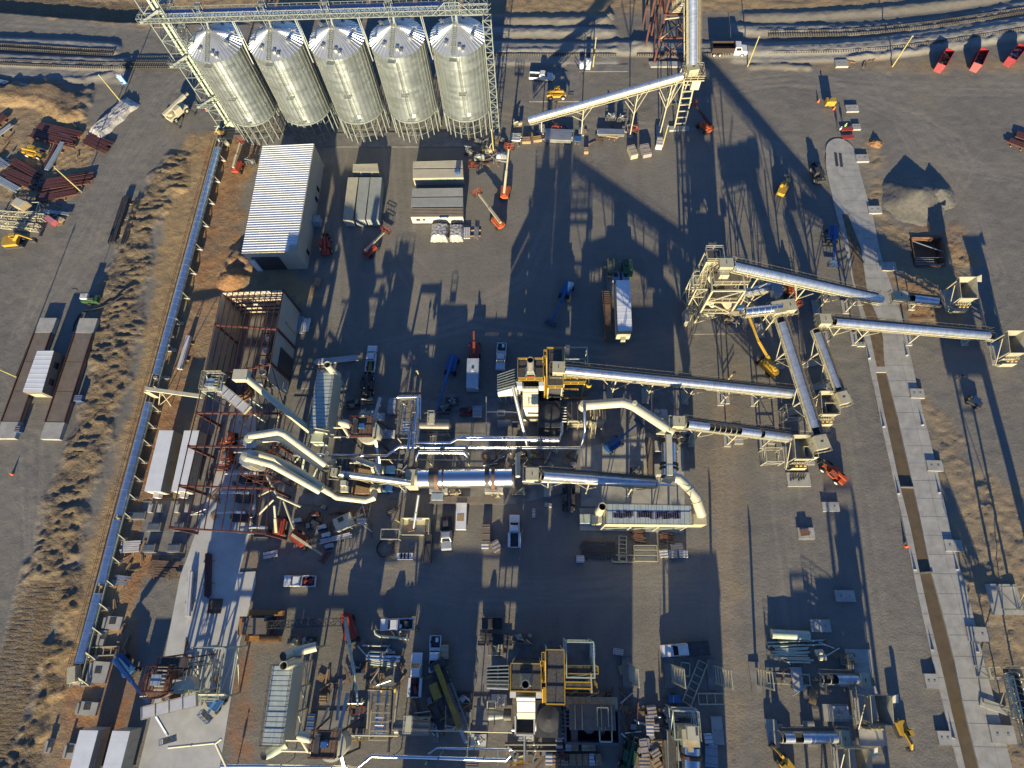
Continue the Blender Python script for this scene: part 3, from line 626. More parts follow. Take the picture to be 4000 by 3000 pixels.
# ================================================================ CONVEYORS
def conv(label, A, B, r_=.65, gaps=(), legs=(), rail=1, box=None, box2=None, group='covered belt conveyors of the log yard', frame=cream, rise=1.1, cols=None, nm='belt_conveyor', deep=.55, cvm=None):
    """A,B centre line points of the cover. legs: list of (s, splay) along it"""
    A = V(A); B = V(B); d = (B-A); Ln = d.length; u = d.normalized(); sd_ = V((-u.y, u.x, 0)).normalized(); up = sd_.cross(u)*-1
    if up.z < 0: up = -up
    r = thing(nm, label, 'conveyor', (A.x, A.y, 0)); r['group'] = group
    segs = []; s = 0
    for g0, g1 in gaps: segs.append((s, g0)); s = g1
    segs.append((s, 1))
    for s0_, s1_ in segs:
        if s1_-s0_ < .01: continue
        a, b_ = lerp(A, B, s0_), lerp(A, B, s1_); prof = [(r_*math.cos(PI*k/10), r_*math.sin(PI*k/10)) for k in range(11)]; pi_ = [(x*.93, y*.93) for x, y in prof[::-1]]
        M().extr(prof+pi_, a, b_, sd_, up).build('cover', cvm or covm, r, True)
        m = M(); n_ = max(1, round((b_-a).length/1.25)); p2 = [(x*1.045, y*1.045) for x, y in prof]+pi_
        for k in range(n_+1): q = lerp(a, b_, k/n_); m.extr(p2, q-u*.04, q+u*.04, sd_, up)
        m.build('cover_bands', mat('band_metal', (.62, .64, .66), .4, .7), r)
    m = M()
    for g0, g1 in gaps:
        n_ = max(1, round((g1-g0)*Ln/1.1)); prof = [((r_+.02)*math.cos(PI*k/10), (r_+.02)*math.sin(PI*k/10)) for k in range(11)]
        for k in range(n_+1): q = lerp(A, B, g0+(g1-g0)*k/n_); m.extr(prof+[(x*.9, y*.9) for x, y in prof[::-1]], q-u*.04, q+u*.04, sd_, up)
    if gaps: m.build('cover_hoops', frame, r)
    M().extr([(-r_*.85, .12), (0, .0), (r_*.85, .12), (r_*.85, .05), (0, -.07), (-r_*.85, .05)], A, B, sd_, up).build('belt', black, r)
    m = M()
    for s in (-1, 1):
        o_ = sd_*(s*(r_+.08)); m.beam(A+o_-up*.12, B+o_-up*.12, .12, .26, up=up); m.beam(A+o_-up*(deep+.2), B+o_-up*(deep+.2), .1, .12, up=up); n_ = max(2, round(Ln/2.0))
        for k in range(n_+1):
            q = lerp(A, B, k/n_)+o_; m.beam(q-up*.2, q-up*(deep+.2), .07)
            if k < n_: q2 = lerp(A, B, (k+1)/n_)+o_; (m.beam(q-up*.2, q2-up*(deep+.2), .06) if k % 2 else m.beam(q-up*(deep+.2), q2-up*.2, .06))
    m.build('frame', frame, r)
    if rail:
        m = M(); o_ = sd_*(rail*(r_+.75)); o0 = sd_*(rail*(r_+.15)); k_ = mat('walkway_rail', (.14, .12, .09), .6)
        m.beam(A+(o_+o0)*.5-up*.2, B+(o_+o0)*.5-up*.2, .62, .04, up=up); handrail(m, [A+o_-up*.2, B+o_-up*.2], 1.05, .045, 1.5); handrail(m, [A+o0-up*.2, B+o0-up*.2], .9, .03, 3); m.build('walkway', k_, r)
    for lg in legs:
        s, sp_ = lg[0], lg[1]; q = lerp(A, B, s); bot = q-up*(deep+.2)
        if bot.z < .5: continue
        back = u*(lg[2] if len(lg) > 2 else 0)
        for w_ in (-1, 1):
            top = bot+sd_*(w_*(r_+.05)); ft = V((bot.x, bot.y, .3))+sd_*(w_*(r_+.05+sp_)); M().beam(ft, top, .22, .22).build('leg', frame, r)
            if bot.z > 4: M().beam(ft+(top-ft)*.55, top+u*2.6+V((0, 0, u.z*2.6)), .12).beam(ft+(top-ft)*.55, top-u*2.6-V((0, 0, u.z*2.6)), .12).build('leg_brace', frame, r)
        m = M(); n_ = max(1, int(bot.z/2.2))
        for k in range(1, n_+1):
            z = bot.z*k/(n_+.6); t = sp_*(1-z/bot.z)+r_+.05; m.beam(V((bot.x, bot.y, z))+sd_*t, V((bot.x, bot.y, z))-sd_*t, .11)
        m.build('cross_bars', frame, r)
        t = r_+sp_+.5; M().box((bot.x, bot.y, .12), (1.3, 2*t, .45), ang((0, 0), sd_)-PI/2).build('footing', conc, r)
    for bx, end, dirn in ((box, A, -1), (box2, B, 1)):
        if bx:
            L_, W_, H_ = bx; c = end+u*dirn*(L_/2+.3); az = ang((0, 0), u)
            M().box((c.x, c.y, c.z+.1), (L_, W_, H_), az).box((c.x, c.y, c.z+H_/2+.13), (L_+.12, W_+.12, .07), az).build('head_box', cream, r); hb_ = r.children[-1] if r.children[-1].name.startswith('head') else [q for q in r.children if q.name.startswith('head_box')][-1]; M().box((c.x, c.y, c.z+H_/2+.2), (.12, .5, .06), az).build('hatch_handle', dark, hb_)
            m = M(); handrail(m, [V((c.x, c.y, c.z-H_/2))+V((*rot2(i*(L_/2+.5), j*(W_/2+.5), az), 0)) for i, j in ((-1, -1), (1, -1), (1, 1), (-1, 1))], 1.0, .05, 1, True); m.build('guard_rail', frame, r)
    return r
CV = {}
conv('cream-framed inclined conveyor rising from the silo row to the tall ladder frame', P(2, 150, 1035, 3.2), P(2, 1480, 655, 16), .78, (), [(.08, .2), (.37, .3), (.72, .6), (.93, .5)], rail=0)
conv('steep blue-lit conveyor climbing away towards the rusty bin tower', P(2, 1562, 560, 18), P(2, 1562, -500, 33), .95, (), [], rail=-1, box=(1.6, 2.0, 1.6))
conv('long covered conveyor from the top of the cream transfer tower down to the roadway slab', P(6, 1905, 640, 16), P(7, 975, 930, 3.4), .82, (), [(.17, .1), (.48, .2), (.66, .2), (.84, .2)], box=(2.4, 1.8, 1.0), box2=None, rail=1)
conv('short stub conveyor between the grey transfer box and the far feed hopper', P(7, 1200, 915, 2.6), P(7, 1500, 950, 1.7), .78, ((0, .18), (.86, 1)), [(.3, .1)], box=(2.6, 1.8, 1.2))
conv('nearly level covered conveyor crossing the roadway slab to the outermost feed hopper', P(7, 535, 1120, 7.6), P(7, 1950, 1245, 2.0), .72, ((0, .03), (.965, 1)), [(.07, .5), (.24, .3), (.55, .2), (.87, .1)], box=(2.0, 2.0, 1.7))
conv('blue-lit covered conveyor running south from the short chrome conveyor to the nearest hopper pair', P(7, 100, 1075, 9.5), P(11, 425, 440, 6.6), .72, ((0, .06), (.94, 1)), [(.3, .9), (.72, .9)], box2=(2.4, 2.2, 1.6), box=(2.4, 2.2, 1.7))
conv('shorter blue-lit covered conveyor parallel to its longer neighbour, ending in a pale box', P(7, 412, 1185, 7.2), P(11, 615, 65, 5.8), .6, ((0, .07), (.94, 1)), [(.35, .9), (.75, .6)], box2=(2.2, 1.9, 1.4))
conv('long chrome-topped conveyor from the yellow-railed furnace deck across the road', P(6, 460, 1540, 12.6), P(11, 215, 80, 4.6), .72, (), [(.22, .5), (.38, .4), (.56, .2), (.72, .2), (.87, .1)], box=(2.0, 2.0, 2.2))
conv('covered conveyor with an open hooped middle section east of the chip drum', P(10, 1490, 345, 9.2), P(11, 190, 462, 3.6), .7, ((0, .03), (.215, .52), (.70, .74)), [(.17, .5), (.5, .2), (.82, .2)], box=(2.0, 1.8, 2.0))
conv('covered conveyor sloping from the discharge end of the long chrome drum', P(10, 240, 790, 11.2), P(10, 1250, 862, 5.2), .72, ((0, .03),), [(.08, .6), (.42, .5), (.8, .3)], box=(2.1, 2.0, 1.7))
conv('upper short conveyor stub at the foot of the cream transfer tower', P(6, 1990, 875, 7.5), P(7, 20, 815, 7.5), .75, (), [(.4, .2)], rail=0, box2=(1.8, 2, 1.6))
conv('bright chrome short conveyor leaving the cream transfer tower', P(6, 2015, 1035, 10), P(6, 2330, 1000, 10), .8, (), [(.9, .3)], rail=0, box2=(2, 2.2, 1.6), cvm=chrome)
conv('open-ended covered conveyor on the lower right, feeding the boxy grey hopper', P(15, 460, 890, 3.2), P(15, 770, 895, 2.2), .72, ((0, .42),), [(.3, .1), (.8, .1)], rail=1, box2=(1.5, 2, 1.3))
conv('covered conveyor stub with a hooped gap at the bottom right', P(15, 110, 1395, 3.4), P(15, 590, 1395, 2.3), .74, ((0, .06), (.22, .38)), [(.12, .1), (.6, .1)], rail=1, box2=(1.5, 2, 1.3))
# long low conveyor on the left
r = thing('ground_conveyor', 'long low covered conveyor running down the left side of the site', 'conveyor', tuple(P(8, 1290, 165)))
z = 1.5
for (t1, x1, y1), (t2, x2, y2) in (((0, 1888, 1290), (4, 1352, 1583)), ((8, 1290, 165), (8, 1032, 1135)), ((8, 1014, 1178), (12, 880, 62)), ((12, 850, 150), (12, 688, 750))):
    A, B = P(t1, x1, y1, z), P(t2, x2, y2, z); u = (B-A).normalized(); sd_ = V((-u.y, u.x, 0)); up = V((0, 0, 1)); R_ = .78
    prof = [(R_*math.cos(PI*k/10), R_*math.sin(PI*k/10)) for k in range(11)]; M().extr(prof+[(x*.93, y*.93) for x, y in prof[::-1]], A, B, sd_, up).build('cover', mat('bluish_cover_metal', (.36, .50, .68), .32, .8), r, True)
    m = M(); n_ = round((B-A).length/1.6)
    for k in range(n_+1): q = lerp(A, B, k/n_); m.extr([(x*1.03, y*1.03) for x, y in prof]+[(x*.95, y*.95) for x, y in prof[::-1]], q-u*.03, q+u*.03, sd_, up)
    m.build('cover_bands', mat('band_metal', (.62, .64, .66), .4, .7), r)
A, B = P(0, 1900, 1130, z), P(12, 640, 960, z); m = M()
for a, b_ in (((0, 1905, 1180), (4, 1340, 1620)), ((4, 1340, 1620), (8, 1022, 1160)), ((8, 1022, 1160), (12, 640, 960))):
    a, b_ = P(*a, z), P(*b_, z); u = (b_-a).normalized(); s = V((-u.y, u.x, 0))
    for k in (-.86, .86): m.beam(a+s*k-V((0, 0, .15)), b_+s*k-V((0, 0, .15)), .12, .3)
m.build('frame', green, r)
mr = M(); ln = [P(0, 1905, 1200, .6), P(4, 1355, 1600, .6), P(8, 1030, 1145, .6), P(12, 660, 930, .6)]
for a, b_ in zip(ln, ln[1:]):
    u = (b_-a).normalized(); s = V((-u.y, u.x, 0))
    if s.x > 0: s = -s
    mr.beam(a+s*1.15, b_+s*1.15, .55, .04); handrail(mr, [a+s*1.5+V((0, 0, .2)), b_+s*1.5+V((0, 0, .2))], 1.0, .05, 1.6)
mr.build('walkway', rustb, r)
for k in range(26):
    q = lerp(ln[0], ln[1], k/10) if k <= 10 else lerp(ln[1], ln[2], (k-10)/8) if k <= 18 else lerp(ln[2], ln[3], (k-18)/7)
    M().box((q.x+.9, q.y, .3), (3.2, .5, .7), .0).build('footing', conc, r)
    if k not in (0, 10): M().beam((q.x+1.2, q.y, .6), (q.x+.7, q.y+1.2, 1.7), .12).beam((q.x+2.4, q.y-.3, .65), (q.x+1.0, q.y+1.0, 1.75), .14).beam((q.x+.9, q.y-.32, .72), (q.x+2.5, q.y-.32, .72), .12).build('bracket', cream, r)
m = M().box(P(12, 640, 850, 1.4), (1.4, 2.6, 1.5), .25); m.build('tail_box', cream, r)
r = thing('boom_conveyor', 'cream box arm reaching from the long low conveyor towards the red steel frame', 'conveyor arm', tuple(P(8, 1265, 50)))
a, b_ = P(8, 1265, 42, 5.2), P(8, 1750, 108, 6.2); M().beam(a, b_, .7, .55).build('arm', creamd, r); m = M().beam(P(8, 1370, 190), lerp(a, b_, .25), .14).beam(P(8, 1480, 190), lerp(a, b_, .25), .14).beam(P(8, 1370, 190), lerp(a, b_, .5), .1); m.build('support', cream, r)
M().box((a.x, a.y, 3.2), (1.2, 1.2, 3.6)).build('drop_chute', cream, r)
# ================================================================ BUILDINGS
def ribbed_roof(name, c00, c10, c11, c01, per, hgt, mt, parent, along='x', rw=.3):
    """ribs run from edge c00-c01 to c10-c11"""
    m = M(); c00, c10, c11, c01 = map(V, (c00, c10, c11, c01)); Ln = (c01-c00).length; n_ = max(1, round(Ln/per)); vs = []; fs = []
    for k in range(n_+1):
        for f, dz in ((0, 0), (1-rw, 0), (1-rw*.8, hgt), (1-rw*.2, hgt)):
            t = (k+f)/n_
            if t > 1: t = 1; dz = 0
            vs += [lerp(c00, c01, t)+V((0, 0, dz)), lerp(c10, c11, t)+V((0, 0, dz))]
    for i in range(len(vs)//2-1): fs.append((2*i, 2*i+1, 2*i+3, 2*i+2))
    return m.add(vs, fs).build(name, mt, parent)
def building(name, label, cat, poly, z, wall, roof, per=.6, hgt=.09, parent=None):
    """poly: 4 world xy corners FL, FR, BR, BL"""
    FL, FR, BR, BL = [V((p[0], p[1], 0)) for p in poly]; c = (FL+FR+BR+BL)/4; r = thing(name, label, cat, tuple(c))
    if not hasattr(z, '__len__'): z = [z]*4
    for a, b_, za, zb in ((FL, FR, z[0], z[1]), (FR, BR, z[1], z[2]), (BR, BL, z[2], z[3]), (BL, FL, z[3], z[0])):
        d = (b_-a).normalized(); nn = V((d.y, -d.x, 0))*-.12
        M().add([a, b_, b_+V((0, 0, zb)), a+V((0, 0, za)), a+nn+d*.13, b_+nn-d*.13, b_+nn-d*.13+V((0, 0, zb)), a+nn+d*.13+V((0, 0, za))], [(0, 1, 2, 3), (7, 6, 5, 4), (3, 2, 6, 7), (0, 4, 5, 1), (0, 3, 7, 4), (1, 5, 6, 2)]).build('wall', wall, r)
    up = [V((0, 0, q+.04)) for q in z]
    ribbed_roof('roof', FL+up[0], FR+up[1], BR+up[2], BL+up[3], per, hgt, roof, r)
    return r, (FL, FR, BR, BL)
wall_m = mat('tan_cladding', (.40, .37, .30), .55, 0, .5, .05)
pp = [P(4, 2085, 522, 7)[:2], P(5, 345, 512, 7)[:2], P(1, 500, 1245, 7)[:2], P(1, 55, 1262, 7)[:2]]
bw, (FL, FR, BR, BL) = building('steel_warehouse', 'large steel warehouse with a white ribbed roof beside the silos', 'warehouse', pp, (6.8, 7, 7, 6.8), wall_m, whiter, .62, .16)
d = (FR-FL); M().box((FL.x+d.x*.36, FL.y-.06, 2.6), (6.0, .1, 5.0)).build('roller_door', dark, bw)
M().box((FL.x+d.x*.10, FL.y-.3, 2.3), (1.2, .4, 4.2)).build('door_leaf', white, bw)
for yy in (.12, .62, .72): q = lerp(FR, BR, yy); M().box((q.x+.07, q.y, 1.4), (.08, .9, 1.5)).build('window', glass, bw)
q = lerp(FR, BR, .42); M().box((q.x+.9, q.y, 1.0), (1.5, 1.7, 2.0)).build('annex', bluel, bw); M().box((FR.x-.6, FR.y+.6, 7.22), (1.8, 1.4, .12)).build('roof_patch', beige, bw)
M().beam(FL+V((0, -.08, 6.75)), FR+V((0, -.08, 6.95)), .14, .35).build('eaves_trim', cream, bw); M().beam(FR+V((.08, 0, 6.95)), BR+V((.08, 0, 6.95)), .14, .25).build('gutter', cream, bw)
# red steel shed under construction
Z9 = 9.2
sBL, sBR, sFR, sFL = [P('p', x, y, Z9) for x, y in ((866, 1143), (1106, 1134), (1046, 1485), (790, 1500))]
r = thing('half_built_shed', 'half-built tan shed with red roof frame and no roof sheets', 'shed', (*((sBL+sFR)/2)[:2], 0))
def wallp(a, b_, z1, z0, name, side=1, mt=wall_m):
    a = V((a.x, a.y, 0)); b_ = V((b_.x, b_.y, 0)); d = (b_-a).normalized(); nn = V((d.y, -d.x, 0))*.12*side
    return M().add([a+V((0, 0, z0)), b_+V((0, 0, z0)), b_+V((0, 0, z1)), a+V((0, 0, z1)), a+nn+V((0, 0, z0)), b_+nn+V((0, 0, z0)), b_+nn+V((0, 0, z1)), a+nn+V((0, 0, z1))], [(0, 1, 2, 3), (7, 6, 5, 4), (3, 2, 6, 7), (0, 4, 5, 1), (0, 3, 7, 4), (1, 5, 6, 2)]).build(name, mt, r)
wallp(sBL, sBR, Z9, 0, 'wall'); wallp(sBR, sFR, Z9, 0, 'wall'); wallp(sFL, sBL, Z9, 0, 'wall')
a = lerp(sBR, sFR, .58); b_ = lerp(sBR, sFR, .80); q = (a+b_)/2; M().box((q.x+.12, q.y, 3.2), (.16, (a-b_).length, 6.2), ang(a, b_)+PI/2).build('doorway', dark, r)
q = lerp(sBR, sFR, .93); M().box((q.x+.14, q.y, 1.6), (.12, 1.4, 2.4), ang(a, b_)+PI/2).build('door', bluel, r)
frs = [(sBL, sBR), (lerp(sBL, sFL, .36), lerp(sBR, sFR, .44)), (lerp(sBL, sFL, .93), lerp(sBR, sFR, .82)), (P(8, 1695, 245, Z9), P(9, 260, 250, Z9)), (P(8, 1625, 535, Z9), P(9, 210, 540, Z9)), (P(8, 1548, 876, Z9), P(9, 120, 900, Z9)), (P(8, 1465, 1238, Z9), P(9, 80, 1290, Z9))]
for k, (a, b_) in enumerate(frs):
    if k: M().beam(a-V((0, 0, .35)), b_-V((0, 0, .35)), .28, .6).build('rafter', rust, r)
    for q in (a, b_): M().beam(V((q.x, q.y, 0)), q, .35, .5).build('column', rust, r)
for k in range(12):
    m = M()
    for (a, b_), (c, e) in zip(frs, frs[1:]): m.beam(lerp(a, b_, k/11), lerp(c, e, k/11), .12, .2)
    m.build('purlin', rust, r)
m = M()
for k in range(1, 6): m.beam(V((sBL.x+.4, sBL.y-.25, k*1.6)), V((sBR.x-.4, sBR.y-.25, k*1.6)), .14, .22)
m.build('girts', rust, r)
for k in range(26):
    pass
# ================================================================ PLANT
def Qd(x, y, z=0): return P('p', 1850+x/3.687, 1350+y/3.687, z)
def Qt(x, y, z=0): return P('p', 2650+x/3.687, 950+y/3.687, z)
def Qa(x, y, z=0): return P('p', 800+x/3.16, 1400+y/3.16, z)
def Qb(x, y, z=0): return P('p', 1300+x/3.687, 1500+y/3.687, z)
SH = V((-.7, -50.3, 0))
def twin(r, label): return dup(r, r.location+SH, r.rotation_euler.z, label)
def rect(x0, y0, x1, y1, z): return [(x0, y0, z), (x1, y0, z), (x1, y1, z), (x0, y1, z)]
def deck(r, x0, y0, x1, y1, z, mt=grate, rails=rail_y, legs=True, lm=cream, lb=0, name='deck'):
    M().box(((x0+x1)/2, (y0+y1)/2, z), (x1-x0, y1-y0, .12)).build(name, mt, r)
    if rails: m = M(); handrail(m, rect(x0, y0, x1, y1, z+.06), 1.1, .09, 1.5, True); m.beam((x0, y0-.02, z), (x1, y0-.02, z), .06, .22); m.build('guard_rail', rails, r)
    if legs:
        for x in (x0+.15, x1-.15):
            for y in (y0+.15, y1-.15): M().beam((x, y, lb), (x, y, z), .22).build('leg', lm, r)
def frame_box(r, x0, y0, x1, y1, z0, z1, levels, mt=cream, t=.24, brace=True, name='frame'):
    for x in (x0, x1):
        for y in (y0, y1): M().beam((x, y, z0), (x, y, z1), t).build('column', mt, r)
    m = M()
    for z in levels:
        for a, b_ in (((x0, y0), (x1, y0)), ((x1, y0), (x1, y1)), ((x1, y1), (x0, y1)), ((x0, y1), (x0, y0))): m.beam((*a, z), (*b_, z), t*.85)
    lv = [z0]+list(levels)
    if brace:
        for k, (za, zb) in enumerate(zip(lv, lv[1:])):
            for a, b_ in (((x0, y0), (x1, y0)), ((x1, y0), (x1, y1)), ((x0, y1), (x0, y0))):
                if k % 2: a, b_ = b_, a
                m.beam((*a, za), (*b_, zb), t*.55)
                c = ((a[0]+b_[0])/2, (a[1]+b_[1])/2)
    m.build(name, mt, r)
def stair(m, a, b_, w_=.8, n_=None, t=.06):
    a = V(a); b_ = V(b_); d = b_-a; s = V((-d.y, d.x, 0)).normalized()*(w_/2); n_ = n_ or max(3, int(abs(d.z)/.3))
    for q in (-1, 1): m.beam(a+s*q, b_+s*q, .08, .2); m.beam(a+s*q+V((0, 0, 1)), b_+s*q+V((0, 0, 1)), t)
    for k in range(n_+1): p = lerp(a, b_, k/n_); m.beam(p-s, p+s, .25, .05)
    for k in range(0, n_+1, 3):
        p = lerp(a, b_, k/n_)
        for q in (-1, 1): m.beam(p+s*q, p+s*q+V((0, 0, 1)), t)
# --- furnace / heat plant with yellow rails
r = fu = thing('furnace_unit', 'yellow-railed furnace unit with a short stack, at the head of the long chrome-topped conveyor', 'furnace', (0, 36, 0), 0, 'yellow-railed furnace units')
deck(r, -3.2, 38.2, 1.4, 42, 12); deck(r, 2.1, 36.6, 4.9, 44, 12.2); deck(r, 5.1, 40.5, 10.2, 41.6, 9.5, lb=0); deck(r, 5.1, 38.4, 9.2, 39.3, 9.3); deck(r, 1.5, 42.4, 2.0, 43.6, 12, legs=False)
frame_box(r, 5.3, 40, 9.6, 45, 0, 11, (5.5, 11), green, .22)
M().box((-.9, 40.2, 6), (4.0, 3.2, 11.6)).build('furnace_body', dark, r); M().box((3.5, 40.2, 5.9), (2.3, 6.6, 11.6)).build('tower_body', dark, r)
m = M(); z0 = 12.2; c = (-.9, 39.7)
m.add([(c[0]-.95, c[1]-.9, z0), (c[0]+.95, c[1]-.9, z0), (c[0]+.95, c[1]+.9, z0), (c[0]-.95, c[1]+.9, z0), (c[0]-.5, c[1]-.45, z0+1.7), (c[0]+.5, c[1]-.45, z0+1.7), (c[0]+.5, c[1]+.45, z0+1.7), (c[0]-.5, c[1]+.45, z0+1.7)], [(0, 1, 5, 4), (1, 2, 6, 5), (2, 3, 7, 6), (3, 0, 4, 7), (4, 5, 6, 7)]); m.build('stack_base', galvlat, r)
M().lathe((c[0], c[1], 0), [(.62, z0+1.3), (.62, z0+5.6), (.50, z0+5.6), (.50, z0+1.5)], 24).build('stack', mat('grey_stack_metal', (.34, .32, .28), .45, .5), r, True); M().lathe((c[0], c[1], 0), [(.505, z0+1.5), (0, z0+1.5)], 24).build('stack_throat', dark, r)
M().box((c[0], c[1]-1.05, z0+.35), (1.3, .12, .35)).build('name_plate', red, r)
m = M(); stair(m, (1.7, 39, 8), (1.7, 42.4, 12), .7); stair(m, (1.9, 38.6, 12), (1.9, 36.2, 8), .6); m.build('stairs', rail_y, r)
m = M()
for k in range(9): z = 4+.9*k; m.beam((9.9, 38.6, z), (9.9, 39.3, z), .05)
m.lathe((9.8, 38.2, 9), [(.5, 0), (.5, 1.1)], 10, PI, 2*PI); m.build('ladder_cage', rail_y, r)
# sloping grille to the west
m = M(); a0, a1, a2, a3 = V((-7.2, 38.0, 7.2)), V((-3.6, 38.2, 9.4)), V((-3.6, 41.4, 9.4)), V((-7.2, 41, 7.2))
for k in range(7): m.beam(lerp(a0, a3, k/6), lerp(a1, a2, k/6), .16, .3)
for k in range(3): m.beam(lerp(a0, a1, k/2), lerp(a3, a2, k/2), .12, .2)
m.build('grille', galvlat, r); M().add([a0-V((0, 0, .5)), a1-V((0, 0, .5)), a2-V((0, 0, .5)), a3-V((0, 0, .5))], [(0, 1, 2, 3)]).build('grille_core', dark, r)
M().prism([(-7.2, 37.7), (-3.6, 37.9), (-3.6, 38.1), (-7.2, 37.9)], 4.2, lambda p: 6.6+(p[0]+7.2)*.6).build('side_panel', white, r)
for k in range(4): M().beam((-7+k*1.15, 38, 0), (-7+k*1.15, 38, 4.4), .2).build('leg', green, r)
m = M(); k_ = 0
for z in range(11): m.lathe((-3.4, 38.3, 1+z), [(.25, -.35), (.25, .35)], 8)
m.build('header_pipe', galvlat, r)
for x in (-2.9, 1.05): M().box((x, 37.6, 10.3), (.9, .9, 2.6)).build('side_box', white, r)
m = M(); handrail(m, [(-2.3, 37.2, 10), (.6, 37.2, 10)], 1.1, .09, .7); m.build('grate_frame', galvlat, r)
m = M(); prof = [(37.1, 10.4), (36.5, 9.9), (36.2, 8.2), (34.6, 7.2), (33.4, 5.4), (33.2, 3.0), (33.9, 2.8), (36.9, 3.2), (37.1, 7)]; n_ = len(prof)
m.add([(x, y, z) for x in (-2.35, .45) for y, z in prof], [tuple(range(n_)), tuple(range(n_, 2*n_))[::-1]]+[(i, n_+i, n_+(i+1) % n_, (i+1) % n_) for i in range(n_)]); m.build('outlet_duct', creamd, r)
m = M()
for y, z in prof[:6]: m.beam((-2.42, y-.02, z), (.52, y-.02, z), .1, .12)
m.build('duct_flanges', cream, r)
for x in (-2.3, .4): M().beam((x, 33.0, 0), (x, 33.0, 3), .22).beam((x, 32, 0), (x, 33.2, 2.6), .14).build('leg', cream, r)
M().box((2.6, 33.6, 3.1), (4.0, 5.2, 6)).build('ash_body', dark, r); m = M(); m.lathe((2.6, 33.6, 6.1), [(1.9, 0), (1.9, .2), (.0, .5)], 20); m.build('ash_lid', dark, r)
x0, y0, x1, y1 = 5.8, 32.2, 13.0, 35.8
M().box(((x0+x1)/2, (y0+y1)/2, 3.6), (x1-x0-1, y1-y0-.8, 5.6)).build('combustion_chamber', cream, r); m = M()
for k in range(6): m.beam((x0+.3, y0+.25, 1.4+k*.95), (x1-.3, y0+.25, 1.4+k*.95), .25, .3)
m.build('chamber_ribs', creamd, r); m = M()
for x in (x0+.3, x0+2.3, x0+4.6, x1-.3): m.beam((x, y0+.1, .3), (x, y0+.1, 6.5), .2)
m.build('chamber_posts', cream, r); M().box(((x0+x1)/2, (y0+y1)/2, 6.5), (x1-x0, y1-y0, .15)).build('chamber_roof', mat('brown_roof_plate', (.16, .13, .10), .7), r); m = M()
for x in (x0+.9, x0+2.0, x0+5.0, x1-.6): m.beam((x, y0+.1, 6.75), (x, y1-.1, 6.75), .14, .3)
m.build('roof_beams', cream, r); m = M(); stair(m, (x0+5.1, y0-1.8, 1), (x0+5.1, y0+.5, 6.5), .8, 12); handrail(m, [(x0+4.3, y0+.7, 6.6), (x0+4.3, y1-.3, 6.6), (x0+6, y1-.3, 6.6), (x0+6, y0+.7, 6.6)], 1.1, .08, 1); m.build('stairs', cream, r); m = M()
for k in range(6): m.tube([(x0-.9, y0+.3+k*.55, 5), (x0, y0+.3+k*.55, 5)], .14, 6)
m.build('injection_pipes', galv, r); m = M(); handrail(m, [(3, 37.2, 4.2), (10, 37.2, 4.2)], 1, .06, 2); handrail(m, [(4, 38.2, 6.2), (8, 38.2, 6.2)], 1, .08, 2); m.build('lower_rail', rail_y, r)
f2 = twin(fu, 'yellow-railed furnace unit with an open duct mouth, near the bottom of the site')
# --- ducts over the east end
r = thing('exhaust_duct', 'fat cream duct bending from the furnace chamber to the upright drum', 'duct', tuple(P(10, 620, 200)))
p = [P(10, 618, 185, 8.2), P(10, 960, 160, 8.6), P(10, 1050, 190, 8.6), P(10, 1400, 420, 8.4)]; M().tube(p, .88, 20).build('duct', creamd, r, True)
M().lathe(tuple(p[0]-V((0, 0, 3.2))), [(.92, 0), (.92, 3.6), (.7, 4.0), (0, 4.05)], 20).build('elbow', creamd, r, True); m = M()
for a in (p[1], p[2]): M().tube([a-V((.08, 0, 0)), a+V((.08, -.02, 0))], .96, 20).build('flange', cream, r)
M().lathe(tuple(P(10, 1060, 165, 10.8)), [(.42, 0), (.42, .35), (0, .36)], 14).build('inspection_cap', creamd, r)
r = thing('return_duct', 'cream duct crossing lengthwise above the upright chrome drum', 'duct', tuple(P(10, 1355, 600)))
M().beam(P(10, 1352, 440, 8.6), P(10, 1362, 790, 8.6), 1.0, .9).build('duct', creamd, r); M().prism([tuple(P(10, x, y, 8)[:2]) for x, y in ((1245, 430), (1330, 390), (1390, 440))], 7.6, 8.2).build('gusset', creamd, r); M().prism([tuple(P(10, x, y, 8)[:2]) for x, y in ((1290, 840), (1350, 770), (1400, 830), (1370, 860))], 7.6, 8.2).build('gusset', creamd, r)
r = thing('elbow_duct', 'cream elbow duct curving down into the bag filter with purple-stained roof', 'duct', tuple(P(10, 1500, 900)))
p = [P(10, 1405, 810, 9.2), P(10, 1440, 815, 9.2), P(10, 1520, 890, 9), P(10, 1590, 985, 8.8), P(10, 1640, 1135, 7)]; M().tube(p, .88, 20).build('duct', creamd, r, True); m = M()
for a, b_ in ((p[2], p[3]), (p[3], p[4])): u = (b_-a).normalized(); m.tube([a+u*.5, a+u*.65], .97, 20)
m.build('flange', cream, r); q = P(10, 1630, 1150, 5.5); M().box((q.x-.6, q.y-.5, 4.5), (2.6, 1.8, 4)).build('inlet_box', cream, r)
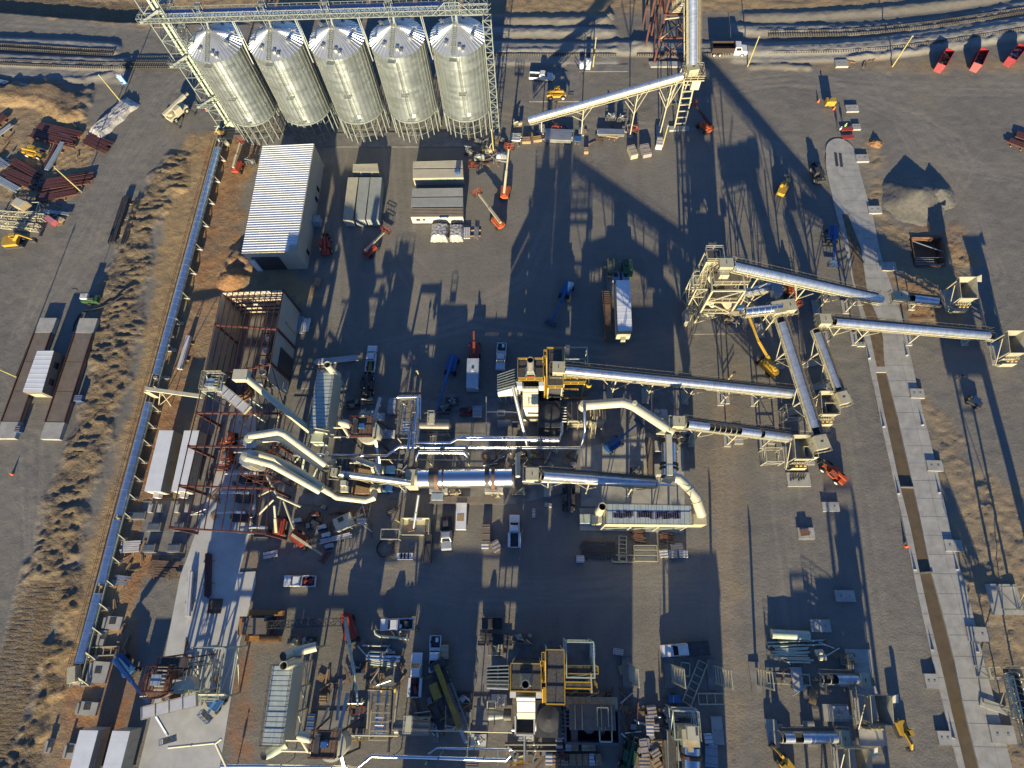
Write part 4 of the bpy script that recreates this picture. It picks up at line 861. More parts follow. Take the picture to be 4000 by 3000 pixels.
# --- drums
def drum(r, A, B, R_, rings, n_=32):
    A = V(A); B = V(B); M().tube([A, B], R_, n_).build('shell', chrome, r, True)
    for s0_, s1_, k, mt in rings: m = M(); m.tube([lerp(A, B, s0_), lerp(A, B, s1_)], R_*k, n_); m.build('ring' if mt is dark else 'riding_tyre', mt, r, True)
z = 4.6; A, B = P(9, 1398, 817, z), P(10, 22, 808, z); R1 = (P(9, 1700, 742, z)-P(9, 1700, 895, z)).length/2*1.1
r = dr1 = thing('drying_drum', 'long chrome drying drum lying across the middle of the plant', 'drum', (A.x, A.y, 0), 0, 'chrome rotary drums')
drum(r, A, B, R1, ((-.015, .012, 1.03, cream), (.125, .185, 1.08, dark), (.185, .225, 1.16, rustb), (.262, .275, 1.12, dark), (.70, .745, 1.08, dark), (.765, .80, 1.17, rustb), (.975, 1.0, 1.05, dark)))
for s, nm in ((.2, 'roller_pier'), (.78, 'roller_pier')):
    q = lerp(A, B, s); M().box((q.x, q.y, 1.2), (3.4, 4.6, 2.3)).build(nm, conc, r)
    for y in (-1.7, 1.7): M().tube([(q.x-.6, q.y+y, 2.9), (q.x+.6, q.y+y, 2.9)], .5, 14).build('roller', dark, r)
m = M(); q = lerp(A, B, .45); m.box((q.x, q.y-3.5, 1.4), (12.2, 1.3, .1)); handrail(m, [(q.x-6.1, q.y-4.1, 1.4), (q.x+6.1, q.y-4.1, 1.4)], 1.05, .05, 1.2); m.build('side_walkway', browns, r)
M().box((A.x-1.2, A.y, 3.2), (2.0, 3.0, 4.6)).build('inlet_housing', cream, r); M().box((A.x+3.4, A.y-2.9, 1.9), (2.2, 1.2, 1.0)).build('drive_motor', bluel, r)
z = 4.8; A2, B2 = P(10, 1357, 810, z), P(10, 1357, 440, z); R2 = (P(10, 1290, 620, z)-P(10, 1422, 620, z)).length/2
r = dr2 = thing('chip_drum', 'short chrome drum below the cream cross duct', 'drum', (A2.x, A2.y, 0), 0, 'chrome rotary drums')
drum(r, A2, B2, R2, ((.80, .85, 1.22, rustb), (.85, .88, 1.1, dark), (.28, .33, 1.2, dark), (.19, .23, 1.24, dark), (.0, .03, 1.05, dark)))
for s in (.26, .82): q = lerp(A2, B2, s); M().box((q.x, q.y, 1.3), (4.2, 2.0, 2.2)).build('roller_pier', conc, r)
m = M(); q = lerp(A2, B2, .5); m.box((q.x-2.9, q.y, 1.9), (1.5, 8.6, .1)); handrail(m, [(q.x-3.6, q.y-4.3, 1.9), (q.x-3.6, q.y+4.3, 1.9)], 1.05, .05, 1.3); m.build('side_walkway', browns, r)
M().box((q.x, q.y+5.5, 4), (2.6, 2.4, 5.4)).build('feed_housing', cream, r)
d2 = twin(dr2, 'chrome drum with an orange-brown tyre, cut by the bottom edge below a cream box tower')
# --- bag filters
def bagfilter(label, c4, z0, z1, axis, stack, nrib, side=1, patch=False):
    """c4: world xy corners in order, long side 0-1"""
    c = [V((q[0], q[1], 0)) for q in c4]; ce = (c[0]+c[1]+c[2]+c[3])/4; r = thing('bag_filter', label, 'bag filter', (ce.x, ce.y, 0), 0, 'ribbed bag filter houses')
    M().prism([(q.x, q.y) for q in c], z0, z1).build('housing', creamd, r); m = M()
    for k in range(nrib+1): m.beam(lerp(c[0], c[1], (k+.3)/(nrib+.6))+V((0, 0, z1+.045)), lerp(c[3], c[2], (k+.3)/(nrib+.6))+V((0, 0, z1+.045)), .05, .02)
    m.build('roof_ribs', dark, r); M().prism([(q.x*.96+ce.x*.04, q.y*.985+ce.y*.015) for q in c], z1, z1+.04).build('roof', mat('pale_green_roof', (.40, .45, .42), .5), r)
    m = M(); handrail(m, [q+V((0, 0, z1)) for q in c], 1.05, .05, 1.8, True); m.build('roof_rail', dark, r)
    L_ = (c[1]-c[0]).length; n_ = max(3, int(L_/4)); u = (c[1]-c[0])/n_; w_ = c[3]-c[0]
    for k in range(n_):
        a = c[0]+u*k+u*.06; b_ = c[0]+u*(k+1)-u*.06; mid = c[0]+u*(k+.5)+w_*.5; m = M(); m.add([a+w_*.05+V((0, 0, z0)), b_+w_*.05+V((0, 0, z0)), b_+w_*.95+V((0, 0, z0)), a+w_*.95+V((0, 0, z0))]+[mid+V((dx, dy, z0-2.4)) for dx, dy in ((-.3, -.3), (.3, -.3), (.3, .3), (-.3, .3))], [(0, 1, 5, 4), (1, 2, 6, 5), (2, 3, 7, 6), (3, 0, 4, 7), (4, 5, 6, 7)]); m.build('hopper', cream, r)
    for k in range(n_+1):
        for t in (0.04, .96): a = lerp(c[0], c[1], (k+.02)/(n_+.04))+w_*t; M().beam(a, a+V((0, 0, z0)), .24).beam(a+V((0, 0, z0*.45)), a+w_*(.25 if t < .5 else -.25)+V((0, 0, z0)), .12).build('leg', cream, r)
    m = M()
    for k in range(n_):
        for t in (0.04, .96):
            a = lerp(c[0], c[1], k/n_)+w_*t; b_ = lerp(c[0], c[1], (k+1)/n_)+w_*t; m.beam(a+V((0, 0, .3)), b_+V((0, 0, z0-.3)), .12)
            m.beam(a+V((0, 0, z0*.5)), b_+V((0, 0, z0*.5)), .14)
    m.build('bracing', green, r)
    s, rs, zt = stack; zb = zt-4.5; M().lathe((s[0], s[1], 0), [(rs, zb), (rs, zt), (rs*.84, zt), (rs*.84, zb+.5)], 24).build('stack', creamd, r, True); M().lathe((s[0], s[1], 0), [(rs*.85, zb+2), (0, zb+2)], 20).build('stack_throat', dark, r); M().lathe((s[0], s[1], 0), [(rs*1.25, zb-1.5), (rs, zb)], 24).build('stack_cone', creamd, r, True)
    if patch:
        m = M(); rr = random.Random(4)
        for k in range(30):
            t = .1+.78*k/30
            if k in (9, 10, 18): continue
            q = lerp(c[0], c[1], t)+w_*(.47+.05*rr.uniform(-1, 1)); m.box((q.x, q.y, z1+.055), (.62, 1.1+rr.uniform(-.35, .3), .02), rr.uniform(-.1, .1))
        m.build('roof_residue', purple, r)
    return r
z1 = 9.6
cc = [P(10, 806, 1212, z1), P(10, 1553, 1218, z1), P(10, 1550, 1052, z1), P(10, 808, 1036, z1)]; q = P(10, 782, 1058, 11)
bc = bagfilter('cream bag filter house with purple stains on its ribbed roof', [tuple(x) for x in cc], 6.4, z1, 0, ((q.x, q.y), .68, 11), 15, patch=True)
M().box(tuple(P(10, 670, 1170, 1.2)), (3.6, 1.6, 2.0)).build('fan_motor', green, bc); M().box(tuple(P(10, 630, 1155, 1.4)), (1.0, 1.0, 1.0)).build('motor', blue, bc)
q2 = P(10, 735, 1175, 3); M().box((q2.x, q2.y, 2.2), (1.8, 1.4, 4.2)).build('fan_casing', creamd, bc)
z1 = 9.4
cc = [Qa(1290, 862, z1), Qa(1385, 162, z1), Qa(1600, 160, z1), Qa(1505, 862, z1)]; q = Qa(1500, 65, 13)
ba = bagfilter('pale ribbed bag filter house beside the half-built shed', [tuple(x) for x in cc], 4.6, z1, 0, ((q.x, q.y), .66, 12.6), 15)
bb = twin(ba, 'pale ribbed bag filter house at the lower left, mouth-like duct at its foot')
q = P(13, 80, 1545, 6); r = thing('filter_inlet', 'pale green duct mouth at the foot of the lower bag filter', 'duct', (q.x, q.y, 0)); M().tube([(q.x+2.6, q.y+1.6, 5), (q.x+.6, q.y+.3, 5.6), (q.x, q.y, 6.4)], [1.0, .85, .72], 16, False).build('duct', green, r, True); M().lathe((q.x, q.y, 0), [(.66, 6.3), (0, 6.2)], 16).build('mouth', dark, r); M().beam((q.x+1.5, q.y+1, 0), (q.x+1.5, q.y+1, 4.6), .3).build('leg', cream, r)
q = P(13, 235, 690, 9); r = thing('filter_stack', 'open-ended cream stack lying across the head of the lower bag filter', 'stack', (q.x, q.y, 0)); m = M(); m.tube([(q.x+4.4, q.y+1.3, 6.5), (q.x+.8, q.y+.4, 7.2), (q.x, q.y-.1, 9)], [.75, .75, .75], 18, False); m.build('stack', creamd, r, True); M().lathe((q.x, q.y-.1, 0), [(.68, 8.7), (0, 8.6)], 16).build('mouth', dark, r); M().beam((q.x+3.5, q.y+1, 0), (q.x+3.5, q.y+1, 6), .3).build('leg', cream, r)
# --- process ducts on the west side
def duct(label, pl, R_, mt=creamd, nm='process_duct', fl=(), group='long sloping cream ducts'):
    r = thing(nm, label, 'duct', (pl[0].x, pl[0].y, 0), 0, group); M().tube(pl, R_, 16).build('duct', mt, r, True); m = M()
    for a, b_ in zip(pl, pl[1:]):
        L_ = (b_-a).length; u = (b_-a)/L_; k = 2.5
        while k < L_-.5: m.tube([a+u*k, a+u*(k+.1)], R_*1.05, 14); k += 3.4
    if m.v: m.build('flange', cream, r)
    return r
r = duct('straight cream duct sloping from a boxy head by the half-built shed to the bag filter', [Qa(500, 225, 14), Qa(570, 290, 13.6), Qa(1340, 925, 7.5)], .62); q = Qa(455, 215, 14); M().box(tuple(q), (2.6, 2.0, 1.5)).build('head_box', creamd, r); q = Qa(1400, 965, 5.5); M().box((q.x, q.y, 4.6), (2.4, 2.4, 3.2)).build('fan_casing', green, r)
M().beam(Qa(900, 760, 0), Qa(940, 590, 10), .25).build('leg', cream, r)
duct('upper bent cream duct of the pair leaving the first cyclone top', [Qa(550, 960, 15), Qa(900, 905, 14.6), Qa(980, 930, 14.3), Qa(1490, 1310, 9)], .62)
duct('lower bent cream duct running under its twin from the first cyclone', [Qa(610, 1035, 13), Qa(870, 985, 12.6), Qa(980, 1010, 12.3), Qa(1220, 1190, 9.8), Qa(1460, 1350, 7.5)], .64)
duct('front bent cream duct leaving the second cyclone top, brightest of the ducts', [Qa(520, 1225, 15), Qa(830, 1310, 14.2), Qa(1100, 1460, 11.5), Qa(1420, 1640, 8.5)], .62)
duct('rear bent cream duct from the second cyclone, half hidden behind the brighter one', [Qa(600, 1165, 13.2), Qa(880, 1250, 12.6), Qa(1170, 1400, 10.5), Qa(1450, 1590, 8)], .62)
duct('cream duct sweeping from the cyclone pair round to the timber-decked fan', [Qa(1450, 1600, 8), P(9, 700, 975, 5.5), P(9, 950, 1005, 5), P(9, 1010, 985, 5), P(9, 1025, 930, 4)], .62)
duct('cream curved duct arriving at the square tower behind the chrome drum', [P(9, 620, 690, 6), P(9, 730, 660, 6), P(9, 900, 665, 6.4), P(9, 1010, 700, 6), P(9, 1025, 760, 4)], .55)
for k, (t, x, y, x2, y2) in enumerate(((0, 560, 1000, 490, 1060), (0, 515, 1220, 500, 1290))):
    q = Qa(x, y, 14.5); r = thing('cyclone', ['grey round cyclone separator behind its striped twin, among red frames', 'grey round cyclone separator with a striped skirt, second beside the red frames'][k], 'cyclone', (q.x, q.y, 0), 0, 'cyclones')
    M().lathe((q.x, q.y, 0), [(.5, 4), (1.5, 10.5), (1.5, 14), (0, 14.3)], 24).build('body', galv, r, True); M().lathe((q.x, q.y, 0), [(.75, 14), (.75, 15.2), (0, 15.3)], 16).build('cap', creamd, r, True); m = M()
    for j in range(12): a = 2*PI*j/12; m.beam((q.x+1.53*math.cos(a), q.y+1.53*math.sin(a), 10.5), (q.x+1.53*math.cos(a), q.y+1.53*math.sin(a), 14), .12, .08)
    m.build('seams', cream, r); frame_box(r, q.x-2.4, q.y-2.2, q.x+2.4, q.y+2.2, 0, 10.5, (5, 10.5), rust, .2)
r = thing('duct_trestle', 'pale braced trestle holding up the sloping ducts', 'trestle', tuple(Qa(1170, 1290)))
for a, b_, z in (((1090, 1310), (1250, 1090), 10), ((1200, 1350), (1250, 1100), 10), ((1190, 1500), (1230, 1200), 9), ((1330, 1480), (1480, 1160), 9)): M().beam(Qa(*a, 0), Qa(*b_, z), .2).build('leg', green, r)
m = M().beam(Qa(1100, 1200, 8), Qa(1240, 1210, 8), .18).beam(Qa(1130, 1270, 4), Qa(1200, 1180, 8), .12).beam(Qa(1210, 1190, 4), Qa(1160, 1210, 8), .12); m.build('cross_bars', green, r)
r = thing('square_tower', 'dark open-topped square process tower between the ducts and the chrome drum', 'tower', tuple(Qa(1530, 1460)))
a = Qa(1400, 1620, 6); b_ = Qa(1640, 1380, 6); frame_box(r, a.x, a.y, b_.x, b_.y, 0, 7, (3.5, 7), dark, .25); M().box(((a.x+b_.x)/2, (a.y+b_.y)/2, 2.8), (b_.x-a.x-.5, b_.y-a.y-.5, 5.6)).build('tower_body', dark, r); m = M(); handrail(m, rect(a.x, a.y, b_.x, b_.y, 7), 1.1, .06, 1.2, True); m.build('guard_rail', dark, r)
# tower beside drum inlet
r = thing('screen_tower', 'dark steel platform tower with square cream ducting on top, left of the drum', 'tower', tuple(Qb(170, 1300)))
a = Qb(60, 1560, 6); b_ = Qb(280, 1120, 6); frame_box(r, a.x, a.y, b_.x, b_.y, 0, 8, (3.5, 7.8), dark, .2); m = M(); handrail(m, rect(a.x, a.y, b_.x, b_.y, 8), 1.1, .05, 1.4, True); m.build('guard_rail', dark, r); M().box(((a.x+b_.x)/2, (a.y+b_.y)/2, 7.9), (b_.x-a.x, b_.y-a.y, .1)).build('deck', grate, r); q = Qb(165, 1435, 9); M().box(tuple(q), (1.0, .9, 1.4)).box((q.x, q.y-.9, 8.4), (1.3, 1.0, .8)).build('feed_box', creamd, r)
conv('grey trough conveyor bridging from the screen tower to the drum inlet', Qb(100, 1290, 8.5), Qb(1110, 1420, 5.4), .5, (), [(.45, .2), (.85, .1)], rail=0, nm='trough_conveyor', group='trough conveyors', cvm=galv, box=(1, 1.4, 1.2))
for k, (x0, y0, x1, y1) in enumerate(((300, 1200, 600, 1310), (265, 1450, 560, 1575))):
    a, b_ = Qb(x0, y1, 3), Qb(x1, y0, 3); r = thing('fan_housing', ['brown timber-clad fan housing inside the curve of the cream duct', 'brown timber-clad fan housing in front of the trough conveyor'][k], 'fan housing', ((a.x+b_.x)/2, (a.y+b_.y)/2, 0), 0, 'timber-clad fan housings')
    m = M(); n_ = 12
    for j in range(n_): x = a.x+(b_.x-a.x)*(j+.5)/n_; h = (b_.y-a.y)*(1-.04*j); m.box((x, a.y+h/2, 3-.03*(j % 3)), ((b_.x-a.x)/n_*.93, h, .12))
    m.build('plank_top', wood, r); M().box(((a.x+b_.x)/2, (a.y+b_.y)/2, 1.6), (b_.x-a.x-.4, (b_.y-a.y)*.8, 2.6)).build('casing', rustb, r); m = M(); m.tube([(b_.x-.2, a.y+1, 2.6), (b_.x+1.8, a.y+1, 2.6)], .75, 16); m.build('fan', cream, r, True); M().box((b_.x+2.6, a.y+1.4, 1), (2.0, 1.4, 1.2)).build('motor', blue, r)
# --- chrome pipework
def pipe(label, pl, R_, mt=chrome, sup=True, group='shiny clad pipes', step=6):
    r = thing('process_pipe', label, 'pipe', (pl[0].x, pl[0].y, 0), 0, group); M().tube(pl, R_, 12).build('pipe', mt, r, True); m = M()
    for a, b_ in zip(pl, pl[1:]):
        L_ = (b_-a).length; n_ = int(L_/step)
        for k in range(n_):
            q = lerp(a, b_, (k+.5)/n_)
            if abs((b_-a).z) < L_*.5:
                m.tube([q-(b_-a)/L_*.12, q+(b_-a)/L_*.12], R_*1.2, 10)
                if sup and q.z > .8: M().beam((q.x, q.y, 0), (q.x, q.y, q.z-R_), .16).beam((q.x-.5, q.y, q.z-R_-.08), (q.x+.5, q.y, q.z-R_-.08), .12).build('support', cream, r)
    if m.v: m.build('clamp', grey, r)
    return r
pa = pipe('long shiny pipe stepping up beside the chrome drum and running east', [Qb(-560, 1015, 5.4), Qb(0, 1025, 5.4), Qb(780, 1030, 5.4), Qb(950, 905, 5.4), Qb(1030, 905, 5.4), Qb(2212, 915, 5.4), P(10, 590, 552, 5.4), P(10, 610, 490, 6), P(10, 630, 400, 8), P(10, 625, 230, 9.5)], .27)
pb = pipe('shiny pipe looping over the pump rack and turning east past the tank', [Qb(940, 205, 3), Qb(940, 190, 6), Qb(1220, 190, 6), Qb(1215, 850, 6), Qb(1690, 850, 6), Qb(1790, 793, 6), Qb(2212, 793, 6), P(10, 410, 482, 6), P(10, 430, 420, 6), P(10, 430, 330, 6)], .27)
pipe('thinner shiny pipe next to the looping one by the pump rack', [Qb(1180, 230, 5), Qb(1262, 205, 5.6), Qb(1258, 560, 5.6), Qb(1225, 790, 5.4)], .18, sup=False)
pipe('short parallel shiny pipe branching north of the tank pipe', [Qb(1820, 762, 5.5), Qb(2212, 765, 5.5), P(10, 405, 465, 5.5)], .2)
pipe('wide shiny hooked pipe ending at a yellow valve above the drum', [Qb(1200, 1180, 3.5), Qb(1205, 1050, 6), Qb(1240, 980, 6.2), Qb(1890, 985, 6.2), Qb(1935, 1040, 5.6), Qb(1960, 1075, 4)], .34)
pipe('upright-looking shiny pipe left of two crossing the long pipe', [Qb(1110, 690, 7), Qb(1085, 965, 7)], .3, sup=False); pipe('upright-looking shiny pipe right of two crossing the long pipe', [Qb(1195, 440, 7), Qb(1145, 965, 7)], .3, sup=False)
pipe('thin double pipe running level just above the chrome drum', [Qb(530, 1085, 4.6), Qb(2212, 1100, 4.6)], .08, cream)
pipe('long slender flue slanting down from the furnace grille to the drum pipework', [Qd(565, 590, 11), Qd(640, 900, 9), Qd(790, 1500, 3), Qd(800, 1590, .5)], .33, galv, sup=False)
pipe('cream bent pipe hooking down beside the combustion chamber', [Qd(1270, 1110, 6), Qd(1270, 1250, 6), Qd(1235, 1375, 5.7), Qd(820, 1370, 5.7)], .2, creamd, sup=False)
pipe('long white box pipe running under the sloping conveyor to the elbow duct', [P(10, 90, 838, 9), P(10, 1415, 875, 8.4)], .2, white, sup=False)
pipe('short fat cream pipe stub standing at the discharge end of the drum', [P(10, 50, 605, 6), P(10, 50, 800, 7)], .45, creamd, sup=False)
pc = pipe('broad shiny pipe stepping up along the bottom edge of the photo', [P(13, -300, 1640, 5.4), P(13, 0, 1640, 5.4), P(13, 880, 1652, 5.4), P(13, 1000, 1552, 5.4), P(13, 2160, 1590, 5.4), P(13, 2200, 1545, 5.8)], .3)
pipe('narrow shiny pipe above the broad one near the bottom edge', [P(13, 1490, 1540, 5), P(13, 1560, 1485, 5), P(13, 2212, 1500, 5)], .17); pipe('thin level pipe with white joints between the separator and the lower tank', [P(13, 760, 1375, 6), P(13, 1230, 1380, 6)], .1, cream, sup=False); pipe('thin level pipe with white joints crossing the gravel strip by the lower tank', [P(13, 1180, 1328, 6), P(13, 2212, 1352, 6)], .1, cream)
pipe('dark pair pipe beside the lower pump rack', [P(13, 970, 980, 5.5), P(13, 1180, 985, 5.5), P(13, 1145, 1520, 5.5)], .2, dark, sup=False); pipe('green bent pipe lying near the doors-open pickup', [P(13, 1025, 465, .4), P(13, 1035, 500, .4), P(13, 1070, 520, .4), P(13, 1320, 545, .4)], .22, green, sup=False)
pipe('vertical grey post pipe south of the red boom crane', [P(13, 735, 890, 5), P(13, 700, 1245, 5)], .25, galv, sup=False); pipe('short slanted cream pipe near the lower separator deck', [P(13, 625, 1135, 4), P(13, 550, 1310, 5)], .2, creamd, sup=False)
pipe('dark wide duct pipe at the lower centre by the crates', [P(14, -60, 1450, 2.4), P(14, 440, 1450, 2.4)], .25, dark); pipe('second dark duct pipe just below the upper one by the crates', [P(14, -60, 1500, 2), P(14, 460, 1505, 2)], .22, dark)
# --- tank on a trestle, separator tower, pump rack
q0, q1 = Qb(1262, 585, 5.2), Qb(1680, 590, 5.2)
r = tk = thing('expansion_tank', 'grey horizontal tank on a cream braced trestle above the drum pipework', 'tank', ((q0.x+q1.x)/2, q0.y, 0), 0, 'grey horizontal tanks on trestles')
m = M(); R_ = 1.08; m.tube([q0-V((.35, 0, 0)), q0, q1, q1+V((.35, 0, 0))], [.6*R_, R_, R_, .6*R_], 24); m.build('shell', mat('grey_tank_metal', (.15, .145, .13), .5, .3), r, True)
for x in (q0.x+1.2, q1.x-.6):
    for y in (-.9, .9): M().beam((x, q0.y+y, 0), (x, q0.y+y, 4.6), .2).build('leg', cream, r)
m = M(); xa, xb = q0.x+1.2, q1.x-.6
for y in (-.9, .9):
    m.beam((xa, q0.y+y, 4.2), (xb, q0.y+y, 4.2), .16); m.beam((xa, q0.y+y, 1.8), (xb, q0.y+y, 1.8), .14); m.beam((xa, q0.y+y, .2), (xb, q0.y+y, 1.8), .1); m.beam((xb, q0.y+y, .2), (xa, q0.y+y, 1.8), .1); m.beam((xa, q0.y+y, 1.8), (xb, q0.y+y, 4.2), .1); m.beam((xb, q0.y+y, 1.8), (xa, q0.y+y, 4.2), .1)
m.build('bracing', cream, r); m = M(); x = q0.x+2.3; m.box((x, q0.y+.8, 6.5), (1.3, 2.4, .08)); handrail(m, [(x-.6, q0.y-.4, 6.5), (x+.6, q0.y-.4, 6.5), (x+.6, q0.y+2, 6.5), (x-.6, q0.y+2, 6.5)], 1.1, .07, .8, True)
for k in range(7): m.lathe((x-1.1, q0.y+1.6, 1.2+k*.8), [(.5, 0), (.5, .08)], 10)
m.build('access_platform', creamd, r)
tk2 = twin(tk, 'grey horizontal tank with a ladder frame, right at the bottom edge above the broad pipe')
q = Qb(420, 640, 9); r = sp1 = thing('separator', 'cream round separator under a square brown deck crowded with blue motors', 'separator', (q.x, q.y, 0), 0, 'round separators with motor decks')
M().lathe((q.x+.9, q.y-.3, 0), [(.8, 2.6), (2.15, 5.2), (2.2, 8.2), (0, 8.4)], 28).build('vessel', creamd, r, True); M().box((q.x, q.y+.2, 9), (4.0, 3.6, .25)).build('deck', deckw, r); m = M(); handrail(m, rect(q.x-2, q.y-1.6, q.x+2, q.y+2, 9.1), 1.1, .07, 1, True); m.beam((q.x-2, q.y-1.6, 9), (q.x+2, q.y-1.6, 9), .12, .5); m.build('guard_rail', rust, r)
for dx, dy in ((-1.8, -1.4), (2.3, -1.6), (2.3, 1.8), (-1.8, 1.8)): M().beam((q.x+dx*1.35, q.y+dy*1.3, 0), (q.x+dx, q.y+dy, 8.8), .25).build('leg', dark, r)
M().box((q.x+.2, q.y+.2, 9.7), (1.0, .8, .9)).tube([(q.x-.3, q.y+.3, 9.7), (q.x+.7, q.y+.5, 9.7)], .42, 10).build('motor', blue, r); M().box((q.x-.9, q.y+.1, 9.6), (.8, 2.4, 1.0)).build('gearbox', dark, r); M().box((q.x-.3, q.y, 9.55), (.35, .35, .5)).build('coupling', yellow, r); M().box((q.x-1, q.y+1.3, 9.6), (.5, .5, .9)).build('actuator', cream, r)
m = M(); m.tube([(q.x-2.2, q.y+.6, 8.6), (q.x-3.2, q.y+1, 8.8), (q.x-4.4, q.y+1.2, 9)], [.6, .8, .5], 12); m.tube([(q.x-4, q.y+.9, 8.8), (q.x-2.6, q.y-1, 8.4), (q.x-2.0, q.y-1.2, 8)], .3, 10); m.build('blower', creamd, r, True)
m = M(); m.tube([(q.x-3.4, q.y+.4, 8.2), (q.x-8.4, q.y+.4, 8.2)], .18, 8); m.build('feed_pipe', creamd, r, True); M().tube([(q.x-2.6, q.y-1.2, 7.5), (q.x-7.2, q.y-1.2, 7.5)], .18, 8).build('return_pipe', creamd, r, True)
M().beam((q.x+1.6, q.y+2, 7.5), (q.x+2.1, q.y+6.8, 6.5), .5, .4).build('feed_trough', galv, r); M().beam((q.x+2.2, q.y-1.8, 7), (q.x+2.6, q.y-6.5, 3), .45, .35).build('discharge_trough', galv, r)
sp2 = twin(sp1, 'cream round separator with a square deck of dark blue motors at the lower left')
# pump rack
a, b_ = Qb(965, 780, 3.4), Qb(1200, 225, 3.4); r = pr = thing('pump_rack', 'long open pump rack of hot pipes with cream side rails above the drum', 'pump rack', ((a.x+b_.x)/2, (a.y+b_.y)/2, 0), 0, 'open pump racks')
frame_box(r, a.x-.4, a.y, b_.x+.2, b_.y, 0, 3.4, (3.4,), cream, .18, False); m = M()
for k in range(7): y = a.y+(b_.y-a.y)*k/6; m.beam((a.x-.4, y, 3.3), (b_.x+.2, y, 3.3), .12)
m.build('cross_beams', cream, r); m = M()
for x in (a.x+.5, a.x+1.9): m.tube([(x, b_.y-.6, 3), (x, b_.y-3, 3)], .26, 10); m.tube([(x, b_.y-3.4, 3), (x, a.y+1, 3)], .2, 10)
for k in range(5): m.tube([(a.x+.3, a.y+1+k*.55, 3.1), (a.x+1.8, a.y+1+k*.55, 3.1)], .18, 8)
m.build('pipe_loop', chrome, r, True); m = M()
for k in range(3): x = a.x+.4+k*1.15; m.tube([(x, b_.y-1, 1), (x, b_.y-.2, 1.6)], .3, 8)
m.build('pumps', yellow, r); M().beam((a.x+1.5, a.y+2.2, 3.7), (a.x+2.2, b_.y-1.2, 3.7), .14).build('prop', wood, r)
pr2 = twin(pr, 'open pump rack with three dark pumps at its head, below the laid-out blue pipes')
# --- burner by drum head, cabin etc.
for k, off in enumerate((V((0, 0, 0)), SH)):
    q = Qd(420, 1110, 1.5)+off; r = thing('burner_blower', ['grey burner blower with a square cream intake, west of the furnace duct', 'grey burner blower with a square cream intake on the lower concrete pad'][k], 'blower', (q.x, q.y, 0), 0, 'burner blowers')
    M().tube([(q.x-1, q.y, 1.4), (q.x+1.6, q.y, 1.4)], [.9, .6], 16).build('casing', grey, r, True); M().box((q.x-.3, q.y+1.6, 2.3), (1.5, 1.1, 1.2)).build('intake', creamd, r); M().box((q.x-.3, q.y+1.6, 2.92), (1.15, .75, .06)).build('intake_mouth', dark, r); M().tube([(q.x+1.7, q.y, 1.4), (q.x+2.9, q.y, 1.4)], .95, 18).build('wheel', dark, r, True)
# --- transfer tower
r = thing('transfer_tower', 'tall cream transfer tower of open steelwork at the head of two conveyors', 'transfer tower', (36, 59, 0))
frame_box(r, 33, 55.3, 39, 61.6, 0, 13.4, (4.5, 9, 13.4), cream, .34); frame_box(r, 31.9, 60.2, 34.4, 62.4, 0, 16, (5.5, 11, 16), cream, .3); frame_box(r, 30.8, 57, 33, 61, 0, 11, (4, 8, 11), cream, .22); M().box((36, 60.2, 9.5), (2.6, 2.0, 7)).build('panel_casing', hopm, r); M().box((33.3, 61.4, 13.2), (1.6, 1.2, 4.4)).build('leg_casing', hopm, r); M().box((37.9, 58.4, 7), (1.3, 2.6, 4.6)).build('side_casing', browns, r); M().box((34.4, 57.2, 7.4), (1.9, 1.8, 3)).build('screen_box', creamd, r)
for z in (4.5, 9): deck(r, 33.2, 55.5, 38.8, 61.4, z, grate, cream, False)
deck(r, 33.2, 56.6, 39.8, 62, 13.4, browns, cream, False); deck(r, 31.6, 59.9, 34.7, 62.7, 16, grate, cream, False); deck(r, 30.2, 58, 31.6, 60, 10, green, cream, False)
M().box((35.2, 58.6, 13), (1.7, 1.6, 3.4)).build('upper_chute', creamd, r); m = M(); m.add([(34, 57.6, 9.6), (37, 57.6, 9.6), (37, 60.8, 9.6), (34, 60.8, 9.6), (34.8, 58, 6), (36.2, 58, 6), (36.2, 59.4, 6), (34.8, 59.4, 6)], [(0, 1, 5, 4), (1, 2, 6, 5), (2, 3, 7, 6), (3, 0, 4, 7)]); m.build('hopper', creamd, r)
m = M(); m.beam((33.8, 60.6, 10.6), (38.5, 56.0, 5.6), 1.4, .9); m.build('screen_deck', creamd, r); M().box((36.2, 60.6, 14.6), (1.9, 1.4, 2.2)).build('head_chute', green, r)
m = M(); stair(m, (31.5, 55.6, .2), (33.6, 60.5, 5), .9); stair(m, (32.4, 60.8, 5), (31.9, 57, 10), .8); stair(m, (32.2, 58, 10), (32.4, 62.6, 15), .8); m.build('stairs', cream, r)
m = M(); m.lathe((35.6, 57.2, 0), [(1.5, 1.0), (1.5, 3.4), (.6, 4.8)], 20); m.build('drum_chipper', creamd, r, True); M().box((39.6, 56.2, 3), (1.8, 2.2, 5)).build('side_chute', browns, r)
M().box((40.4, 55.6, 6.2), (1.2, .7, .8)).build('motor', blue, r); M().box((40.2, 56.8, 6.2), (.9, .6, .7)).build('motor', red, r); m = M()
for k in range(12): a = random.uniform(0, 6.28); m.beam((40.8+random.uniform(-1.5, 1.5), 55+random.uniform(-1, 1), .4+random.uniform(0, 3)), (40.8+random.uniform(-2, 2), 55+random.uniform(-1.5, 1.5), 1+random.uniform(0, 4)), .1)
m.build('pipe_scaffold', cream, r); M().box((30.9, 55.8, 1.2), (1.0, 2.6, 2.4)).build('control_box', beige, r)
